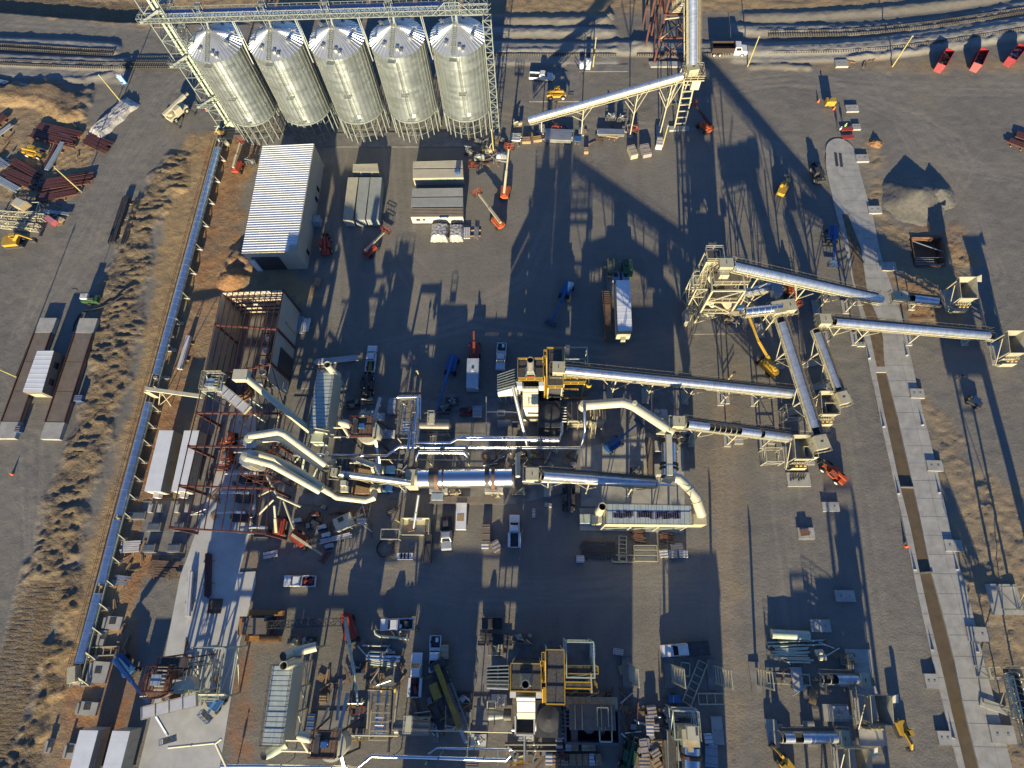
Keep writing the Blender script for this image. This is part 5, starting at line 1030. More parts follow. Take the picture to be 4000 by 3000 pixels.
# transfer box between conveyors
r = thing('transfer_box', 'pale grey transfer box under the long conveyor, east of the tower', 'transfer box', tuple(P(7, 70, 870))); M().box(tuple(P(7, 70, 850, 8)), (1.8, 2.2, 1.7)).build('box', bluel, r); q = P(7, 70, 880, 0); M().beam((q.x, q.y, 0), (q.x, q.y, 7.2), .3).build('leg', cream, r)
# --- ladder frame by the silo conveyor and rusty bin tower
r = thing('ladder_tower', 'tall cream ladder-like support tower at the top of the silo conveyor', 'support tower', (34, 107, 0))
for a, b_ in (((33.1, 106.4), (32.2, 106.4)), ((35.5, 106.5), (34.5, 106.5)), ((32.4, 114), (32.2, 110)), ((35, 114), (34.5, 110))): M().beam((*a, 0), (*b_, 15.2), .28).build('leg', cream, r)
m = M()
for k in range(1, 9): z = k*1.85; m.beam((33.1-.06*z, 106.4, z), (35.5-.065*z, 106.5, z), .22); m.beam((33.1-.06*z, 106.4, z), (32.4, 114-.26*z, z), .12) if k % 3 == 0 else 0
m.beam((32.4, 114, 0), (33, 106.4, 8), .16); m.beam((35, 114, 0), (35.2, 106.5, 8), .16); m.build('rungs', cream, r); deck(r, 31.6, 104.8, 36, 108.6, 15.4, browns, cream, False); M().box((34.6, 105.9, 14), (1.8, 1.6, 2.6)).build('chute', creamd, r); M().box((33.2, 107.4, 16.6), (2.2, 2.2, 2.2)).build('drive_housing', cream, r)
for x in (33, 35.4): M().box((x, 106.4, .25), (2.2, 1.2, .5)).build('footing', conc, r)
r = thing('bin_tower', 'rust-red steel bin tower standing over the railway tracks', 'bin tower', (33, 132, 0))
for x, y in ((29.9, 127.6), (36.9, 127.6), (29.9, 137), (36.9, 137), (28, 132.5), (28.1, 141)): M().beam((x, y, 0), (x+(.3 if x > 29 else 0), y, 20), .42).build('column', rust, r)
m = M()
for z in (7, 13, 19.6):
    for a, b_ in (((29.9, 127.6), (36.9, 127.6)), ((36.9, 127.6), (36.9, 137)), ((29.9, 127.6), (29.9, 137))): m.beam((*a, z), (*b_, z), .34)
for z0, z1 in ((0, 7), (7, 13), (13, 19.6)): m.beam((29.9, 127.6, z0), (36.9, 127.6, z1), .22); m.beam((36.9, 127.6, z0), (29.9, 127.6, z1), .22); m.beam((29.9, 127.6, z0), (29.9, 137, z1), .22); m.beam((36.9, 137, z0), (36.9, 127.6, z1), .22)
m.build('bracing', rust, r); m = M(); m.add([(29.7, 127.4, 20), (37.1, 127.4, 20), (37.1, 137.2, 20), (29.7, 137.2, 20), (32, 130.5, 12.5), (35, 130.5, 12.5), (35, 133.5, 12.5), (32, 133.5, 12.5)], [(0, 1, 5, 4), (1, 2, 6, 5), (2, 3, 7, 6), (3, 0, 4, 7)]); m.build('hopper', rustb, r); M().box((33.4, 132.3, 24), (7.4, 9.8, 8)).build('bin', rustb, r)
m = M(); lattice(m, (31.5, 124.6, 17), (31.5, 118, 24), 1.8, 2, .18, .1); m.beam((29.6, 125, 14), (34.5, 125, 14.5), .22); m.beam((29.6, 125, 9), (34.5, 125, 14), .16); m.build('service_frame', cream, r)
for k in range(4): M().box((32+k*1.2, 129+k*1.6, .6), (1.1, .6, .8), .3*k).build('floor_fitting', dark, r) if k < 2 else None
# trestle carrying the steep conveyor
m = M(); a, b_ = P(2, 1545, 560, 16.2), P(2, 1545, -500, 31)
r = thing('conveyor_gallery', 'cream lattice gallery under the steep conveyor by the rusty bin tower', 'gallery', tuple(P(2, 1600, 300))); lattice(m, a+V((.2, 0, -.6)), b_+V((.2, 0, -.6)), 2.2, 2.4, .16, .1); m.build('truss', creamd, r)
# --- log feed hoppers
def hopper_unit(label, loc, rz=0, s=1.0):
    r = thing('feed_hopper', label, 'feed hopper', loc, 0, 'cream feed hoppers'); r['_local'] = 1
    m = M(); t = .1
    def plate(vs): m_ = vs; n = (V(vs[1])-V(vs[0])).cross(V(vs[2])-V(vs[0])).normalized()*t; k = len(vs); m.add([V(v) for v in vs]+[V(v)+n for v in vs], [tuple(range(k)), tuple(range(k, 2*k))[::-1]]+[(i, k+i, k+(i+1) % k, (i+1) % k) for i in range(k)])
    plate([(-2.2, 2.6, 6.4), (2.0, 2.6, 6.4), (.9, 2.3, 2.4), (-1.2, 2.3, 2.4)]); plate([(2.0, -2.0, 5.2), (2.0, 2.6, 6.4), (.9, 2.3, 2.4), (.9, -1.8, 2.4)]); plate([(-2.0, -2.0, 5.2), (2.0, -2.0, 5.2), (.9, -1.8, 2.4), (-1.2, -1.8, 2.4)][::-1]); plate([(-2.1, 2.6, 6.4), (-2.0, -2.0, 5.2), (-1.2, -1.8, 2.4), (-1.2, 2.3, 2.4)]); m.build('bin', hopm, r)
    for x in (-1.9, 1.7):
        for y in (-1.8, 2.3): M().beam((x, y, 0), (x, y, 5.2), .2).build('leg', cream, r)
    M().box((-.2, -2.3, 2.0), (3.0, .2, 1.6)).build('front_plate', hopm, r); m = M()
    for k in range(6): m.box((-1.5+k*.55, -2.5, 3.2), (.12, .4, .5))
    m.build('ribs', creamd, r); M().box((0, -3.3, 1.2), (3.2, .12, 1.7)).build('skirt', creamd, r); m = M()
    m.beam((-2.6, -3.4, 1), (-2.2, 1.5, 4.6), .16); m.beam((-2.2, -3.4, .8), (1.6, -3.4, .8), .14); m.build('side_rail', cream, r)
    M().box((-2.2, -.4, 1.2), (.8, 3.4, .12)).box((0, 0, .12), (5, 5.6, .3)).build('base', conc, r)
    for k in range(3): M().tube([(-1.1+k*.9, -2.9, 2.6), (-.6+k*.9, -2.9, 2.6)], .22, 8).build('motor', rail_y, r)
    M().add([(2.0, 1.5, 6.1), (3.1, 1.5, 6.0), (3.1, 3.0, 6.6), (2.0, 2.6, 6.4)], [(0, 1, 2, 3), (3, 2, 1, 0)]).build('wing', creamd, r)
    r.location = loc; r.scale = (.84, .9, .88); return r
def hloc(t, x, y): q = P(t, x, y, 2.0); return (q.x, q.y, 0)
h1 = hopper_unit('cream feed hopper at the end of the short stub conveyor, north of the outermost one', hloc(7, 1650, 900)); h1['group'] = 'cream feed hoppers'
dup(h1, hloc(7, 2060, 1360), 0, 'outermost cream feed hopper at the far right, above a blue-grey yard')
dup(h1, hloc(11, 480, 215), 0, 'upper cream feed hopper of the stacked pair beside the slab-side gravel'); dup(h1, hloc(11, 255, 590), 0, 'lower cream feed hopper of the stacked pair, next to the orange telehandler')
dup(h1, hloc(15, 900, 1150), 0, 'grey feed hopper on the lower right with yellow motors showing'); dup(h1, hloc(15, 720, 1600), 0, 'grey feed hopper cut by the bottom edge, open mouth upward')
for k, (t, x, y, z) in enumerate(((11, 545, 215, 3.6), (11, 365, 590, 3.8))):
    q = P(t, x, y, z); r = thing('chip_box', ['open-topped cream chip box under the shorter blue-lit conveyor', 'open-topped cream chip box under the longer blue-lit conveyor'][k], 'chip box', (q.x, q.y, 0), 0, 'open cream chip boxes'); m = M()
    for dx, dy, w_, h_ in ((0, -1, 2.4, .1), (0, 1, 2.4, .1), (-1.2, 0, .1, 2), (1.2, 0, .1, 2)): m.box((q.x+dx, q.y+dy, 3.2), (w_, h_, 2))
    m.build('sides', creamd, r); M().box((q.x, q.y, 2.2), (2.3, 1.9, .1)).build('floor', browns, r)
    for dx in (-1.1, 1.1):
        for dy in (-.9, .9): M().beam((q.x+dx, q.y+dy, 0), (q.x+dx, q.y+dy, 2.4), .16).build('leg', cream, r)
    q = P(t, x-330, y+40, 2); frame_box(r, q.x-1.6, q.y-1.2, q.x+1.6, q.y+1.4, 0, 3.4, (1.7, 3.4), creamd, .14)
# west equipment: brown bins, pale troughs
for k, off in enumerate((V((0, 0, 0)), V((1.0, -50.3, 0)))):
    o_ = off; lab1 = ['cream ribbed infeed hopper at the west end of the red frame', 'dark railed infeed hopper beside the long blue boom lift'][k]
    q = Qa(100, 290, 10)+o_; r = thing('infeed_hopper', lab1, 'hopper', (q.x, q.y, 0), 0, 'infeed hoppers'); frame_box(r, q.x-1.8, q.y-1.8, q.x+1.8, q.y+1.8, 0, 10, (5, 10), green if k == 0 else rust, .2); M().box((q.x-.4, q.y-.2, 9.2), (1.6, 1.6, 2.2)).build('bin', bluel, r); m = M()
    for j in range(7): m.box((q.x+.3, q.y-1.6+j*.55, 10.1), (1.6, .2, .15))
    m.build('slats', creamd, r); m = M(); handrail(m, rect(q.x-1.8, q.y-1.8, q.x+1.8, q.y+1.8, 10.1), 1.1, .07, 1, True); m.build('guard_rail', cream if k == 0 else rust, r)
    a, b_ = Qa(180, 360, 9.5)+o_, Qa(530, 640, 9.5)+o_; r = thing('inclined_trough', ['pale grey trough walkway slanting under the boxy duct head', 'long grey trough walkway slanting over the lower concrete strip'][k], 'trough', (a.x, a.y, 0), 0, 'inclined trough walkways')
    if k: a, b_ = P(12, 1230, 1185, 9), P(12, 1700, 1070, 9)
    M().beam(a, b_, 1.6, .5).build('trough', lgrey, r); m = M(); u = (b_-a).normalized(); s = V((-u.y, u.x, 0)); m.beam(a-s*.9, b_-s*.9, .12, .5); m.beam(a+s*.9, b_+s*.9, .12, .5)
    for j in range(5): p_ = lerp(a, b_, j/4); m.beam(p_-s*.9, p_+s*.9, .1, .7)
    m.build('side_plates', cream, r)
    for p_ in (lerp(a, b_, .15), lerp(a, b_, .85)): M().beam((p_.x, p_.y, 0), p_, .3).build('leg', green, r)
    q = Qa(380, 330, 9)+o_ if k == 0 else P(12, 1360, 930, 9); r = thing('round_bin', ['brown half-round bin below the boxy duct head', 'brown round bin with a railed rim beside the cream curved hood'][k], 'bin', (q.x, q.y, 0), 0, 'brown round bins')
    M().lathe((q.x, q.y, 0), [(1.0, 3), (2.2, 6), (2.2, 9), (0, 9.15)], 28).build('shell', rustb, r, True)
    if k: m = M(); handrail(m, [(q.x+2.1*math.cos(j*PI/6), q.y+2.1*math.sin(j*PI/6), 9) for j in range(12)], 1.1, .06, 1.2, True); m.build('rim_rail', rust, r)
    for dx, dy in ((-1.6, -1.6), (1.6, -1.6), (1.6, 1.6), (-1.6, 1.6)): M().beam((q.x+dx, q.y+dy, 0), (q.x+dx, q.y+dy, 5.8), .25).build('leg', green, r)
q = P(12, 1560, 960, 9); r = thing('curved_hood', 'cream curved hood with a lit lip on a rusty base at the lower left', 'hood', (q.x, q.y, 0)); m = M(); m.lathe((q.x, q.y-.4, 6.5), [(1.9, 0), (1.9, 1.8), (0, 2.6)], 20, 0, PI); m.box((q.x-.6, q.y, 8.0), (2.2, 2.0, 1.4)); m.build('hood', creamd, r); M().lathe((q.x-1, q.y-1, 3.4), [(2.0, 0), (2.1, 3)], 20, PI*.8, PI*1.8).build('base_skirt', rustb, r); frame_box(r, q.x-2, q.y-1, q.x+2, q.y+3, 0, 6.6, (3.3, 6.6), green, .22)
q = P(12, 1800, 820, 7); r = thing('pipe_bridge', 'pale green open steel bridge over the lower concrete strip', 'steel frame', (q.x, q.y, 0)); frame_box(r, q.x-2.4, q.y-4, q.x+2.6, q.y+3.4, 0, 7.5, (3.7, 7.5), green, .26); m = M(); handrail(m, rect(q.x-2.6, q.y-4.2, q.x+2.8, q.y+3.6, 7.6), 1.1, .07, 1.6, True); m.build('guard_rail', cream, r)
q = P(12, 1510, 750, 9); r = thing('railed_platform', 'dark railed platform cage north of the brown round bin', 'platform', (q.x, q.y, 0)); deck(r, q.x-2.3, q.y-.9, q.x+2.3, q.y+.9, 9, grate, rust, True, rust)
pipe('white-banded cream pipe jutting east from the curved hood', [P(12, 1710, 1020, 8), P(12, 1942, 1020, 8)], .18, creamd, sup=False)
for k, (a, b_, z0, z1) in enumerate((((1455, 1480), (1860, 1440), 7, 7), ((1860, 1440), (1955, 1645), 7, 5.5), ((1855, 1450), (1912, 1405), 7, 7))):
    pipe(['long lit cream boom pipe near the blue lift basket', 'cream pipe dropping away from the long lit boom pipe', 'short cream stub at the elbow of the boom pipes'][k], [P(12, *a, z0), P(12, *b_, z1)], .2, creamd, sup=False, group='boom pipes')
for k, (a, b_, z) in enumerate((((80, 770), (185, 970), 8), ((185, 970), (385, 1060), 8), ((150, 1000), (20, 1130), 7), ((20, 965), (150, 905), 7), ((240, 1015), (325, 1250), 6))):
    pipe(['upright cream boom pipe west of the sloping ducts', 'cream boom pipe running right from the star joint', 'cream boom pipe running down left from the star joint', 'thin cream boom pipe running left from the star joint', 'cream drop pipe above the red boom lift'][k], [P(9, *a, z), P(9, *b_, z-.6)], .2, creamd, sup=False, group='boom pipes')
# --- conveyor support frames without conveyor yet
def ladder_frame(label, base, h, w_=2.2, lean=(0, 0), mt=cream, pad_=True, grp='bare ladder-like support frames'):
    b_ = V((base[0], base[1], 0)); r = thing('support_frame', label, 'support frame', tuple(b_), 0, grp)
    for s in (-1, 1): M().beam(b_+V((0, s*w_/2, 0)), b_+V((lean[0], s*w_/2+lean[1], h)), .22).build('leg', mt, r)
    m = M(); n_ = max(2, int(h/1.0))
    for k in range(1, n_+1): z = h*k/n_; m.beam(b_+V((lean[0]*k/n_, -w_/2+lean[1]*k/n_, z)), b_+V((lean[0]*k/n_, w_/2+lean[1]*k/n_, z)), .14)
    m.build('rungs', mt, r)
    if pad_: M().box((b_.x-.2, b_.y, .12), (1.7, w_+2, .3)).build('footing', concd, r)
    return r
for k, (x, y, h, lx) in enumerate(((1005, 830, 9, .3), (1370, 835, 9, .3), (1740, 850, 7.5, .8), (2110, 870, 6, .6), (640, 860, 10.5, 0))):
    q = P(14, x, y); ladder_frame(['bare cream ladder frame on a pad, nearer the yellow-railed furnace', 'bare cream ladder frame on a pad, right of the blue machine', 'bare cream ladder frame at the edge of the gravel lane', 'bare cream ladder frame standing alone on the far side of the gravel lane', 'bright bare ladder frame hard against the lower furnace walkway'][k], (q.x, q.y), h, 2.6, (lx, 0))
# ================================================================ VEHICLES
def seat(t, a, b_, z=.0):
    p, q = P(t, *a, z), P(t, *b_, z); c = (p+q)/2; return V((c.x, c.y, 0)), ang(p, q), (q-p).length
def wheels(r, xs_, w_, R_=.38, tk_=.28, mt=black):
    for x in xs_:
        for y in (-1, 1): M().tube([(x, y*(w_/2-tk_), R_), (x, y*w_/2, R_)], R_, 16).build('wheel', mt, r) if 0 else M().tube([(x, y*(w_/2), R_), (x, y*(w_/2+.02), R_)], R_*.55, 10).build('rim', lgrey, M().tube([(x, y*(w_/2-tk_), R_), (x, y*w_/2, R_)], R_, 16).build('wheel', mt, r))
def side_prof(m, prof, hw, top_in=0.):
    n_ = len(prof); zs = [p[1] for p in prof]; zm = min(zs); zM = max(zs)
    f = lambda z: hw-top_in*((z-zm)/(zM-zm+1e-6))
    vs = [(x, -f(z), z) for x, z in prof]+[(x, f(z), z) for x, z in prof]
    m.add(vs, [tuple(range(n_)), tuple(range(n_, 2*n_))[::-1]]+[(i, n_+i, n_+(i+1) % n_, (i+1) % n_) for i in range(n_)]); return m
def pickup(label, t, tail, nose, body=white, bed='open', cargo=None, cab=2.0, z=1.0, doors=False, L_=5.9):
    c, a, _ = seat(t, tail, nose, z); r = thing('pickup_truck', label, 'pickup truck', (0, 0, 0), 0, 'work trucks parked around the plant'); r['_local'] = 1; k = L_/5.9; hw = .98
    m = M(); bx = -.35 if bed != 'utility' else -.2
    side_prof(m, [(bx*k, .45), (2.0*k, .45), (2.75*k, .5), (2.93*k, .62), (2.92*k, .95), (2.7*k, 1.06), (1.55*k, 1.16), (bx*k, 1.16)][::-1], hw, .06)
    m.build('body', body, r)
    side_prof(M(), [(bx*k+.02, 1.14), (1.55*k, 1.14), (.95*k, 1.80), (.7*k, 1.86), (bx*k+.25, 1.84), (bx*k+.02, 1.6)][::-1], hw-.07, .18).build('cab', body, r); cb__ = [q for q in r.children if q.name.startswith('cab')][0]
    for s in (-1, 1): M().add([(bx*k+.2, s*(hw-.1), 1.2), (1.3*k, s*(hw-.1), 1.2), (.85*k, s*(hw-.2), 1.72), (bx*k+.3, s*(hw-.2), 1.72)], [(0, 1, 2, 3), (3, 2, 1, 0)]).build('side_window', glass, cb__)
    M().add([(1.53*k, -.8, 1.2), (1.53*k, .8, 1.2), (1.0*k, .68, 1.79), (1.0*k, -.68, 1.79)], [(0, 1, 2, 3)]).build('windscreen', glass, cb__); M().add([(bx*k, -.75, 1.3), (bx*k, .75, 1.3), (bx*k, .68, 1.66), (bx*k, -.68, 1.66)], [(3, 2, 1, 0)]).build('rear_window', glass, cb__)
    m = M(); x0, x1 = -2.92*k, bx*k-.05; xc, xl = (x0+x1)/2, x1-x0; bm = body if bed != 'flat' else dark
    if bed == 'flat': m.box((xc, 0, 1.0), (xl+.25, 2.3, .16)).box((x1-.05, 0, 1.35), (.1, 2.2, .6)); m.box((xc, 0, .6), (xl, .9, .5))
    else:
        hb = 1.12 if bed == 'open' else 1.35; wd = 1.96 if bed == 'open' else 2.35
        m.box((xc, 0, .62), (xl, 1.9, .1))
        for s in (-1, 1): m.box((xc, s*(wd/2-.06 if bed == 'open' else wd/2-.22), (hb+.5)/2), (xl, .12 if bed == 'open' else .44, hb-.5))
        m.box((x0+.05, 0, (hb+.5)/2), (.1, wd-.1, hb-.5)).box((x1-.04, 0, (hb+.5)/2), (.08, wd-.1, hb-.5))
    m.build('bed', bm, r)
    if bed != 'flat': M().box((xc, 0, .68), (xl-.2, 1.45, .05)).build('bed_floor', dark, r)
    rr = random.Random(hash(label) % 999)
    if cargo == 'tubes':
        m = M(); [m.tube([(x0+.2, -.3+.25*j, .85+.03*j), (x1-.25, -.15+.2*j, .9)], .09, 8) for j in range(3)]; m.build('yellow_tubes', yellow, r)
    elif cargo == 'red':
        m = M(); [m.box((rr.uniform(x0+.4, x1-.4), rr.uniform(-.5, .5), .9), (.6, .45, .4), rr.random()) for j in range(6)]; m.build('toolboxes', red, r)
    elif cargo == 'box': M().box((x1-.35, 0, 1.15), (.5, 1.8, .4)).build('toolbox', lgrey, r); M().box((x0+.7, .3, .95), (.7, .5, .5)).build('cargo_box', white, r)
    elif cargo == 'spool': M().tube([(xc, -.5, 1.05), (xc, .4, 1.05)], .45, 12).build('spool', dark, r); M().box((x1-.3, .3, 1.2), (.4, .6, .3)).build('toolbox', white, r)
    elif cargo == 'machine': M().box((xc, 0, 1.25), (1.2, 1.0, .7)).build('welder', dark, r); M().box((xc-.9, .3, 1.2), (.4, .4, .5)).build('fuel_can', red, r)
    wheels(r, (-1.85*k, 1.85*k), 1.94)
    for s in (-1, 1): M().box((2.88*k, s*.7, .85), (.12, .35, .2)).build('headlight', lgrey, r); M().box((1.2*k, s*1.1, 1.3), (.12, .2, .2)).build('mirror', dark, r)
    M().box((2.95*k, 0, .55), (.1, 1.8, .2)).build('bumper', lgrey, r)
    if doors:
        for x in (.95, -.05): M().beam((x, .95, .9), (x-.55, 1.75, .9), .06, .8).build('open_door', body, r)
    r.location = c; r.rotation_euler.z = a; return r
pickup('white pickup standing in building shade between the silos and the tracks', 2, (160, 640), (342, 650), z=1.2)
pickup('white pickup with yellow tubes in its bed', 5, (982, 1540), (1005, 1340), cargo='tubes')
pickup('white pickup nose-down beside the furnace grille, box in its bed', 5, (2125, 1305), (2110, 1528), cargo='box')
pickup('white pickup alone on the road with dark red toolboxes in its bed', 13, (522, 45), (230, 42), cargo='red')
pickup('white pickup with its doors open and a spool in a black bed', 13, (1352, 415), (1082, 420), cargo='spool', doors=True)
pickup('white service pickup with wide utility bed carrying red machinery', 13, (1370, 1025), (1390, 690), bed='utility', cargo='red', L_=6.9)
pickup('white pickup with a pale toolbox behind its cab, nose to the yellow crane', 13, (1550, 540), (1540, 808), cargo='box')
pickup('white pickup towing room of black flatbed, beside the gravel lane', 14, (1685, 622), (1308, 650), bed='flat', L_=8.0)
pickup('silver pickup with a welder on its flat bed below the chrome drum', 9, (1640, 1165), (1645, 1418), body=mat('silver_paint', (.42, .44, .46), .3, .4), bed='flat', cargo='machine')
pickup('white service truck cut in two by parked gear, right of the pallet frame', 10, (20, 1368), (22, 1175), bed='utility')
pickup('small dark pickup with pale cab at the road edge above black bars', 13, (2098, 410), (1978, 410), body=dark, L_=3.6)
# dump truck
c, a, _ = seat(2, (1735, 420), (2000, 420), 1.5); r = thing('dump_truck', 'white-cabbed dump truck with empty dark tipper by the tracks', 'dump truck', (0, 0, 0)); r['_local'] = 1
m = M(); m.box((-1.4, 0, 1.25), (5.4, 2.4, .12)); [m.box((-1.4, s*1.22, 1.9), (5.4, .1, 1.4)) for s in (-1, 1)]; m.box((-4.05, 0, 1.9), (.1, 2.4, 1.4)).box((1.3, 0, 2.1), (.12, 2.4, 1.8)); m.build('tipper', mat('dark_brown_paint', (.05, .035, .03), .5), r); M().box((-1.4, 0, 1.34), (5.1, 2.2, .06)).build('tipper_floor', rustb, r)
side_prof(M(), [(1.5, .6), (4.6, .6), (4.75, .9), (4.6, 1.6), (3.3, 1.75), (2.9, 2.7), (1.6, 2.75), (1.5, 2.4)][::-1], 1.15, .12).build('cab', white, r); M().add([(3.32, -.95, 1.85), (3.32, .95, 1.85), (2.95, .9, 2.6), (2.95, -.9, 2.6)], [(0, 1, 2, 3)]).build('windscreen', glass, r)
for s in (-1, 1): M().add([(1.8, s*1.1, 1.8), (3.1, s*1.1, 1.8), (2.85, s*1.08, 2.5), (1.8, s*1.08, 2.5)], [(0, 1, 2, 3), (3, 2, 1, 0)]).build('side_window', glass, r)
wheels(r, (-3.2, -1.8, 3.6), 2.4, .52, .4); M().box((0, 0, .9), (8, .9, .4)).build('chassis', dark, r); r.location = c; r.rotation_euler.z = a
# ---- access machines
def boomlift(label, base, tip, col, boomcol=None, head=None, nm='boom_lift', basket=True, knee=None, L_=3.6, cat='boom lift', grp='boom lifts and telehandlers', zb=1.9, wcol=black):
    b_ = P(*base, 1.2); tp = P(*tip); loc = V((b_.x, b_.y, 0)); r = thing(nm, label, cat, tuple(loc), 0, grp); a = ang(b_, tp); hd = a if head is None else math.radians(head); bc_ = boomcol or cream
    def W(x, y, z, aa=hd): q = rot2(x, y, aa); return (loc.x+q[0], loc.y+q[1], z)
    M().box(W(0, 0, .75), (L_*.8, 1.5, .5), hd).build('chassis', dark, r)
    for x in (-L_*.36, L_*.36):
        for y in (-1, 1): M().tube([W(x, y*.75, .48), W(x, y*1.15, .48)], .48, 14).build('wheel', wcol, r)
    m = M(); pr = [(-1.9, -.75), (-2.1, -.3), (-2.1, .3), (-1.9, .75), (.9, .95), (1.1, .5), (1.1, -.5), (.9, -.95)]; m.prism([W(x*L_/3.6, y*1.15, 0, a)[:2] for x, y in pr], 1.02, 1.75); m.build('turntable', col, r)
    m = M(); m.prism([W(x*L_/3.6*.8-.2, y*.7, 0, a)[:2] for x, y in pr], 1.75, 2.0); m.build('engine_cover', col, r)
    rt = V(W(-1.5*L_/3.6, 0, zb+.35, a)); kn = P(*knee) if knee else None; e = kn or tp; mid = lerp(rt, e, .52)
    M().beam(rt, mid, .5, .55).build('boom', boomcol or cream, r); M().beam(mid, e, .34, .38).build('boom_extension', boomcol or cream, r)
    M().beam(lerp(rt, e, .08)-V((0, 0, .3)), lerp(rt, e, .3)-V((0, 0, .2)), .16).build('lift_cylinder', galv, r)
    if kn: M().beam(kn, tp, .3, .34).build('fly_boom', boomcol or cream, r)
    if basket:
        u = (tp-(kn or rt)); u.z = 0; u.normalize(); s = V((-u.y, u.x, 0)); c = tp+u*.7; m = M(); cn = [c-u*.45-s*1.1, c+u*.45-s*1.1, c+u*.45+s*1.1, c-u*.45+s*1.1]
        zf = max(.25, tp.z-.5); cn = [V((q.x, q.y, zf)) for q in cn]; handrail(m, cn, 1.1, .07, .8, True); bk_ = m.build('basket', col, r); M().prism([(q.x, q.y) for q in cn], zf-.03, zf+.04).build('basket_floor', grate, bk_)
    return r
boomlift('red boom lift with lowered basket in front of the grey containers', (5, 990, 490), (5, 1105, 350, 1.2), red)
boomlift('orange boom lift with pale boom reaching up-left beside the tarped stacks', (5, 2085, 250), (5, 1925, 20, 2.2), orange)
boomlift('orange boom lift with a tall boom pointing up the yard to the lattice mast', (5, 2155, -10), (1, 2185, 1290, 7), orange)
boomlift('orange boom lift in the shadow right of the ladder-like tower', (2, 1670, 1085), (2, 1580, 905, 4), orange, rust)
boomlift('blue boom lift lying low in the middle of the shaded yard', (6, 472, 850), (6, 350, 1105, 1), blue, blue)
boomlift('blue boom lift beside the roadway slab head', (7, 560, 370), (7, 565, 600, 1.2), blue, blue)
boomlift('blue boom lift whose boom drops behind the horizontal tank', (5, 1690, 1500), (9, 1568, 215, 3), blue, blue, basket=False, L_=4)
boomlift('blue boom lift on the concrete floor inside the cream duct loop', (10, 880, 520), (10, 1080, 350, 4), blue, blue)
boomlift('large blue boom lift reaching over the concrete strip at the lower left', (12, 1090, 790), (12, 1450, 1375, 4), blue, blue, knee=(12, 1290, 1110, 8.5), L_=4.6)
boomlift('red boom lift parked by the warehouse corner, basket towards the silos', (0, 2050, 1430), (0, 2075, 1235, 3), red)
boomlift('red boom lift under the star of cream boom pipes', (9, 210, 1215), (9, 160, 1050, 5), red, cream, basket=False)
boomlift('red round-backed boom lift with its boom across the lower road', (9, 385, 1345), (9, 570, 1475, 1.5), red, cream)
boomlift('red boom lift half hidden under the long conveyor with a red basket', (7, 190, 835), (7, 235, 945, 2), orange, red)
boomlift('blue compact lift beside the lower separator pads', (12, 1860, 1105), (12, 1800, 1180, 1.2), blue, blue, L_=2.4)
boomlift('long red and pale green boom crane near the pipe laydown', (13, 808, 470), (13, 880, 1120, 6), red, green, nm='boom_crane', knee=(13, 850, 850, 6.5), L_=5.2, cat='boom crane')
boomlift('yellow boom crane reaching up to the transfer tower steelwork', (7, -10, 1500), (6, 2050, 1085, 8.5), yellow, yellow, nm='boom_crane', basket=False, knee=(6, 2130, 1290, 7), L_=4.6, cat='boom crane')
boomlift('red telescopic handler parked nose-up above the pale box trailer', (5, 1888, 1360), (5, 1882, 1205, 2.2), red, orange, basket=False)
boomlift('orange scissor-topped lift among the red frames, west of the cyclones', (8, 1985, 480), (8, 1955, 500, 2.5), orange, L_=2.6)
boomlift('orange lift with a tilted basket below its neighbour in the red frames', (8, 1965, 640), (8, 1935, 690, 2.5), orange, L_=2.2)
def telehandler(label, t, tail, nose, col, forks=True, bz=1.6, dark_=False):
    c, a, _ = seat(t, tail, nose, 1.2); r = thing('telehandler', label, 'telehandler', (0, 0, 0), 0, 'boom lifts and telehandlers'); r['_local'] = 1
    M().box((0, 0, .95), (4.6, 1.3, .6)).box((-1.9, 0, 1.35), (1.0, 1.7, .5)).build('chassis', col, r); wheels(r, (-1.5, 1.6), 2.3, .62, .42)
    M().box((.1, .72, 1.75), (1.4, .8, 1.3)).build('cab', col, r); M().box((.1, .74, 1.95), (1.15, .84, .75)).build('cab_glass', glass, r); M().box((0, -.85, 1.25), (1.8, .6, .6)).build('engine_cover', col, r)
    M().beam((-2.2, -.05, 2.05), (1.7, -.05, bz+.25), .42, .45).build('boom', col, r); M().beam((1.6, -.05, bz+.2), (2.9, -.05, bz-.6), .3, .34).build('boom_extension', dark, r)
    m = M(); m.box((3.0, -.05, .8), (.14, 1.3, .9))
    if forks: [m.box((3.6, y, .4), (1.2, .12, .07)) for y in (-.5, .4)]
    m.build('fork_carriage', dark, r); r.location = c; r.rotation_euler.z = a; return r
telehandler('yellow telehandler in shade below the white pickup', 2, (290, 810), (480, 805), yellow)
telehandler('yellow telehandler among the red steel beams at the upper left', 0, (170, 1290), (390, 1335), yellow)
telehandler('orange-red telehandler parked beside the lower feed hopper pair', 11, (690, 870), (460, 665), orange)
telehandler('red and white telehandler outside the warehouse wall', 5, (605, 545), (595, 375), red)
telehandler('dark telehandler with yellow cab frame at the head of the roadway slab', 3, (470, 1600), (405, 1400), dark)
telehandler('black forklift truck parked on the concrete pad beneath the pickup', 9, (960, 90), (960, -60), dark)
telehandler('dark fork truck with a yellow mast below the sloping drum conveyor', 10, (490, 1110), (490, 880), dark)
telehandler('green telehandler among the wrapped crates at the bottom', 14, (990, 1640), (1030, 1480), greenm, False)
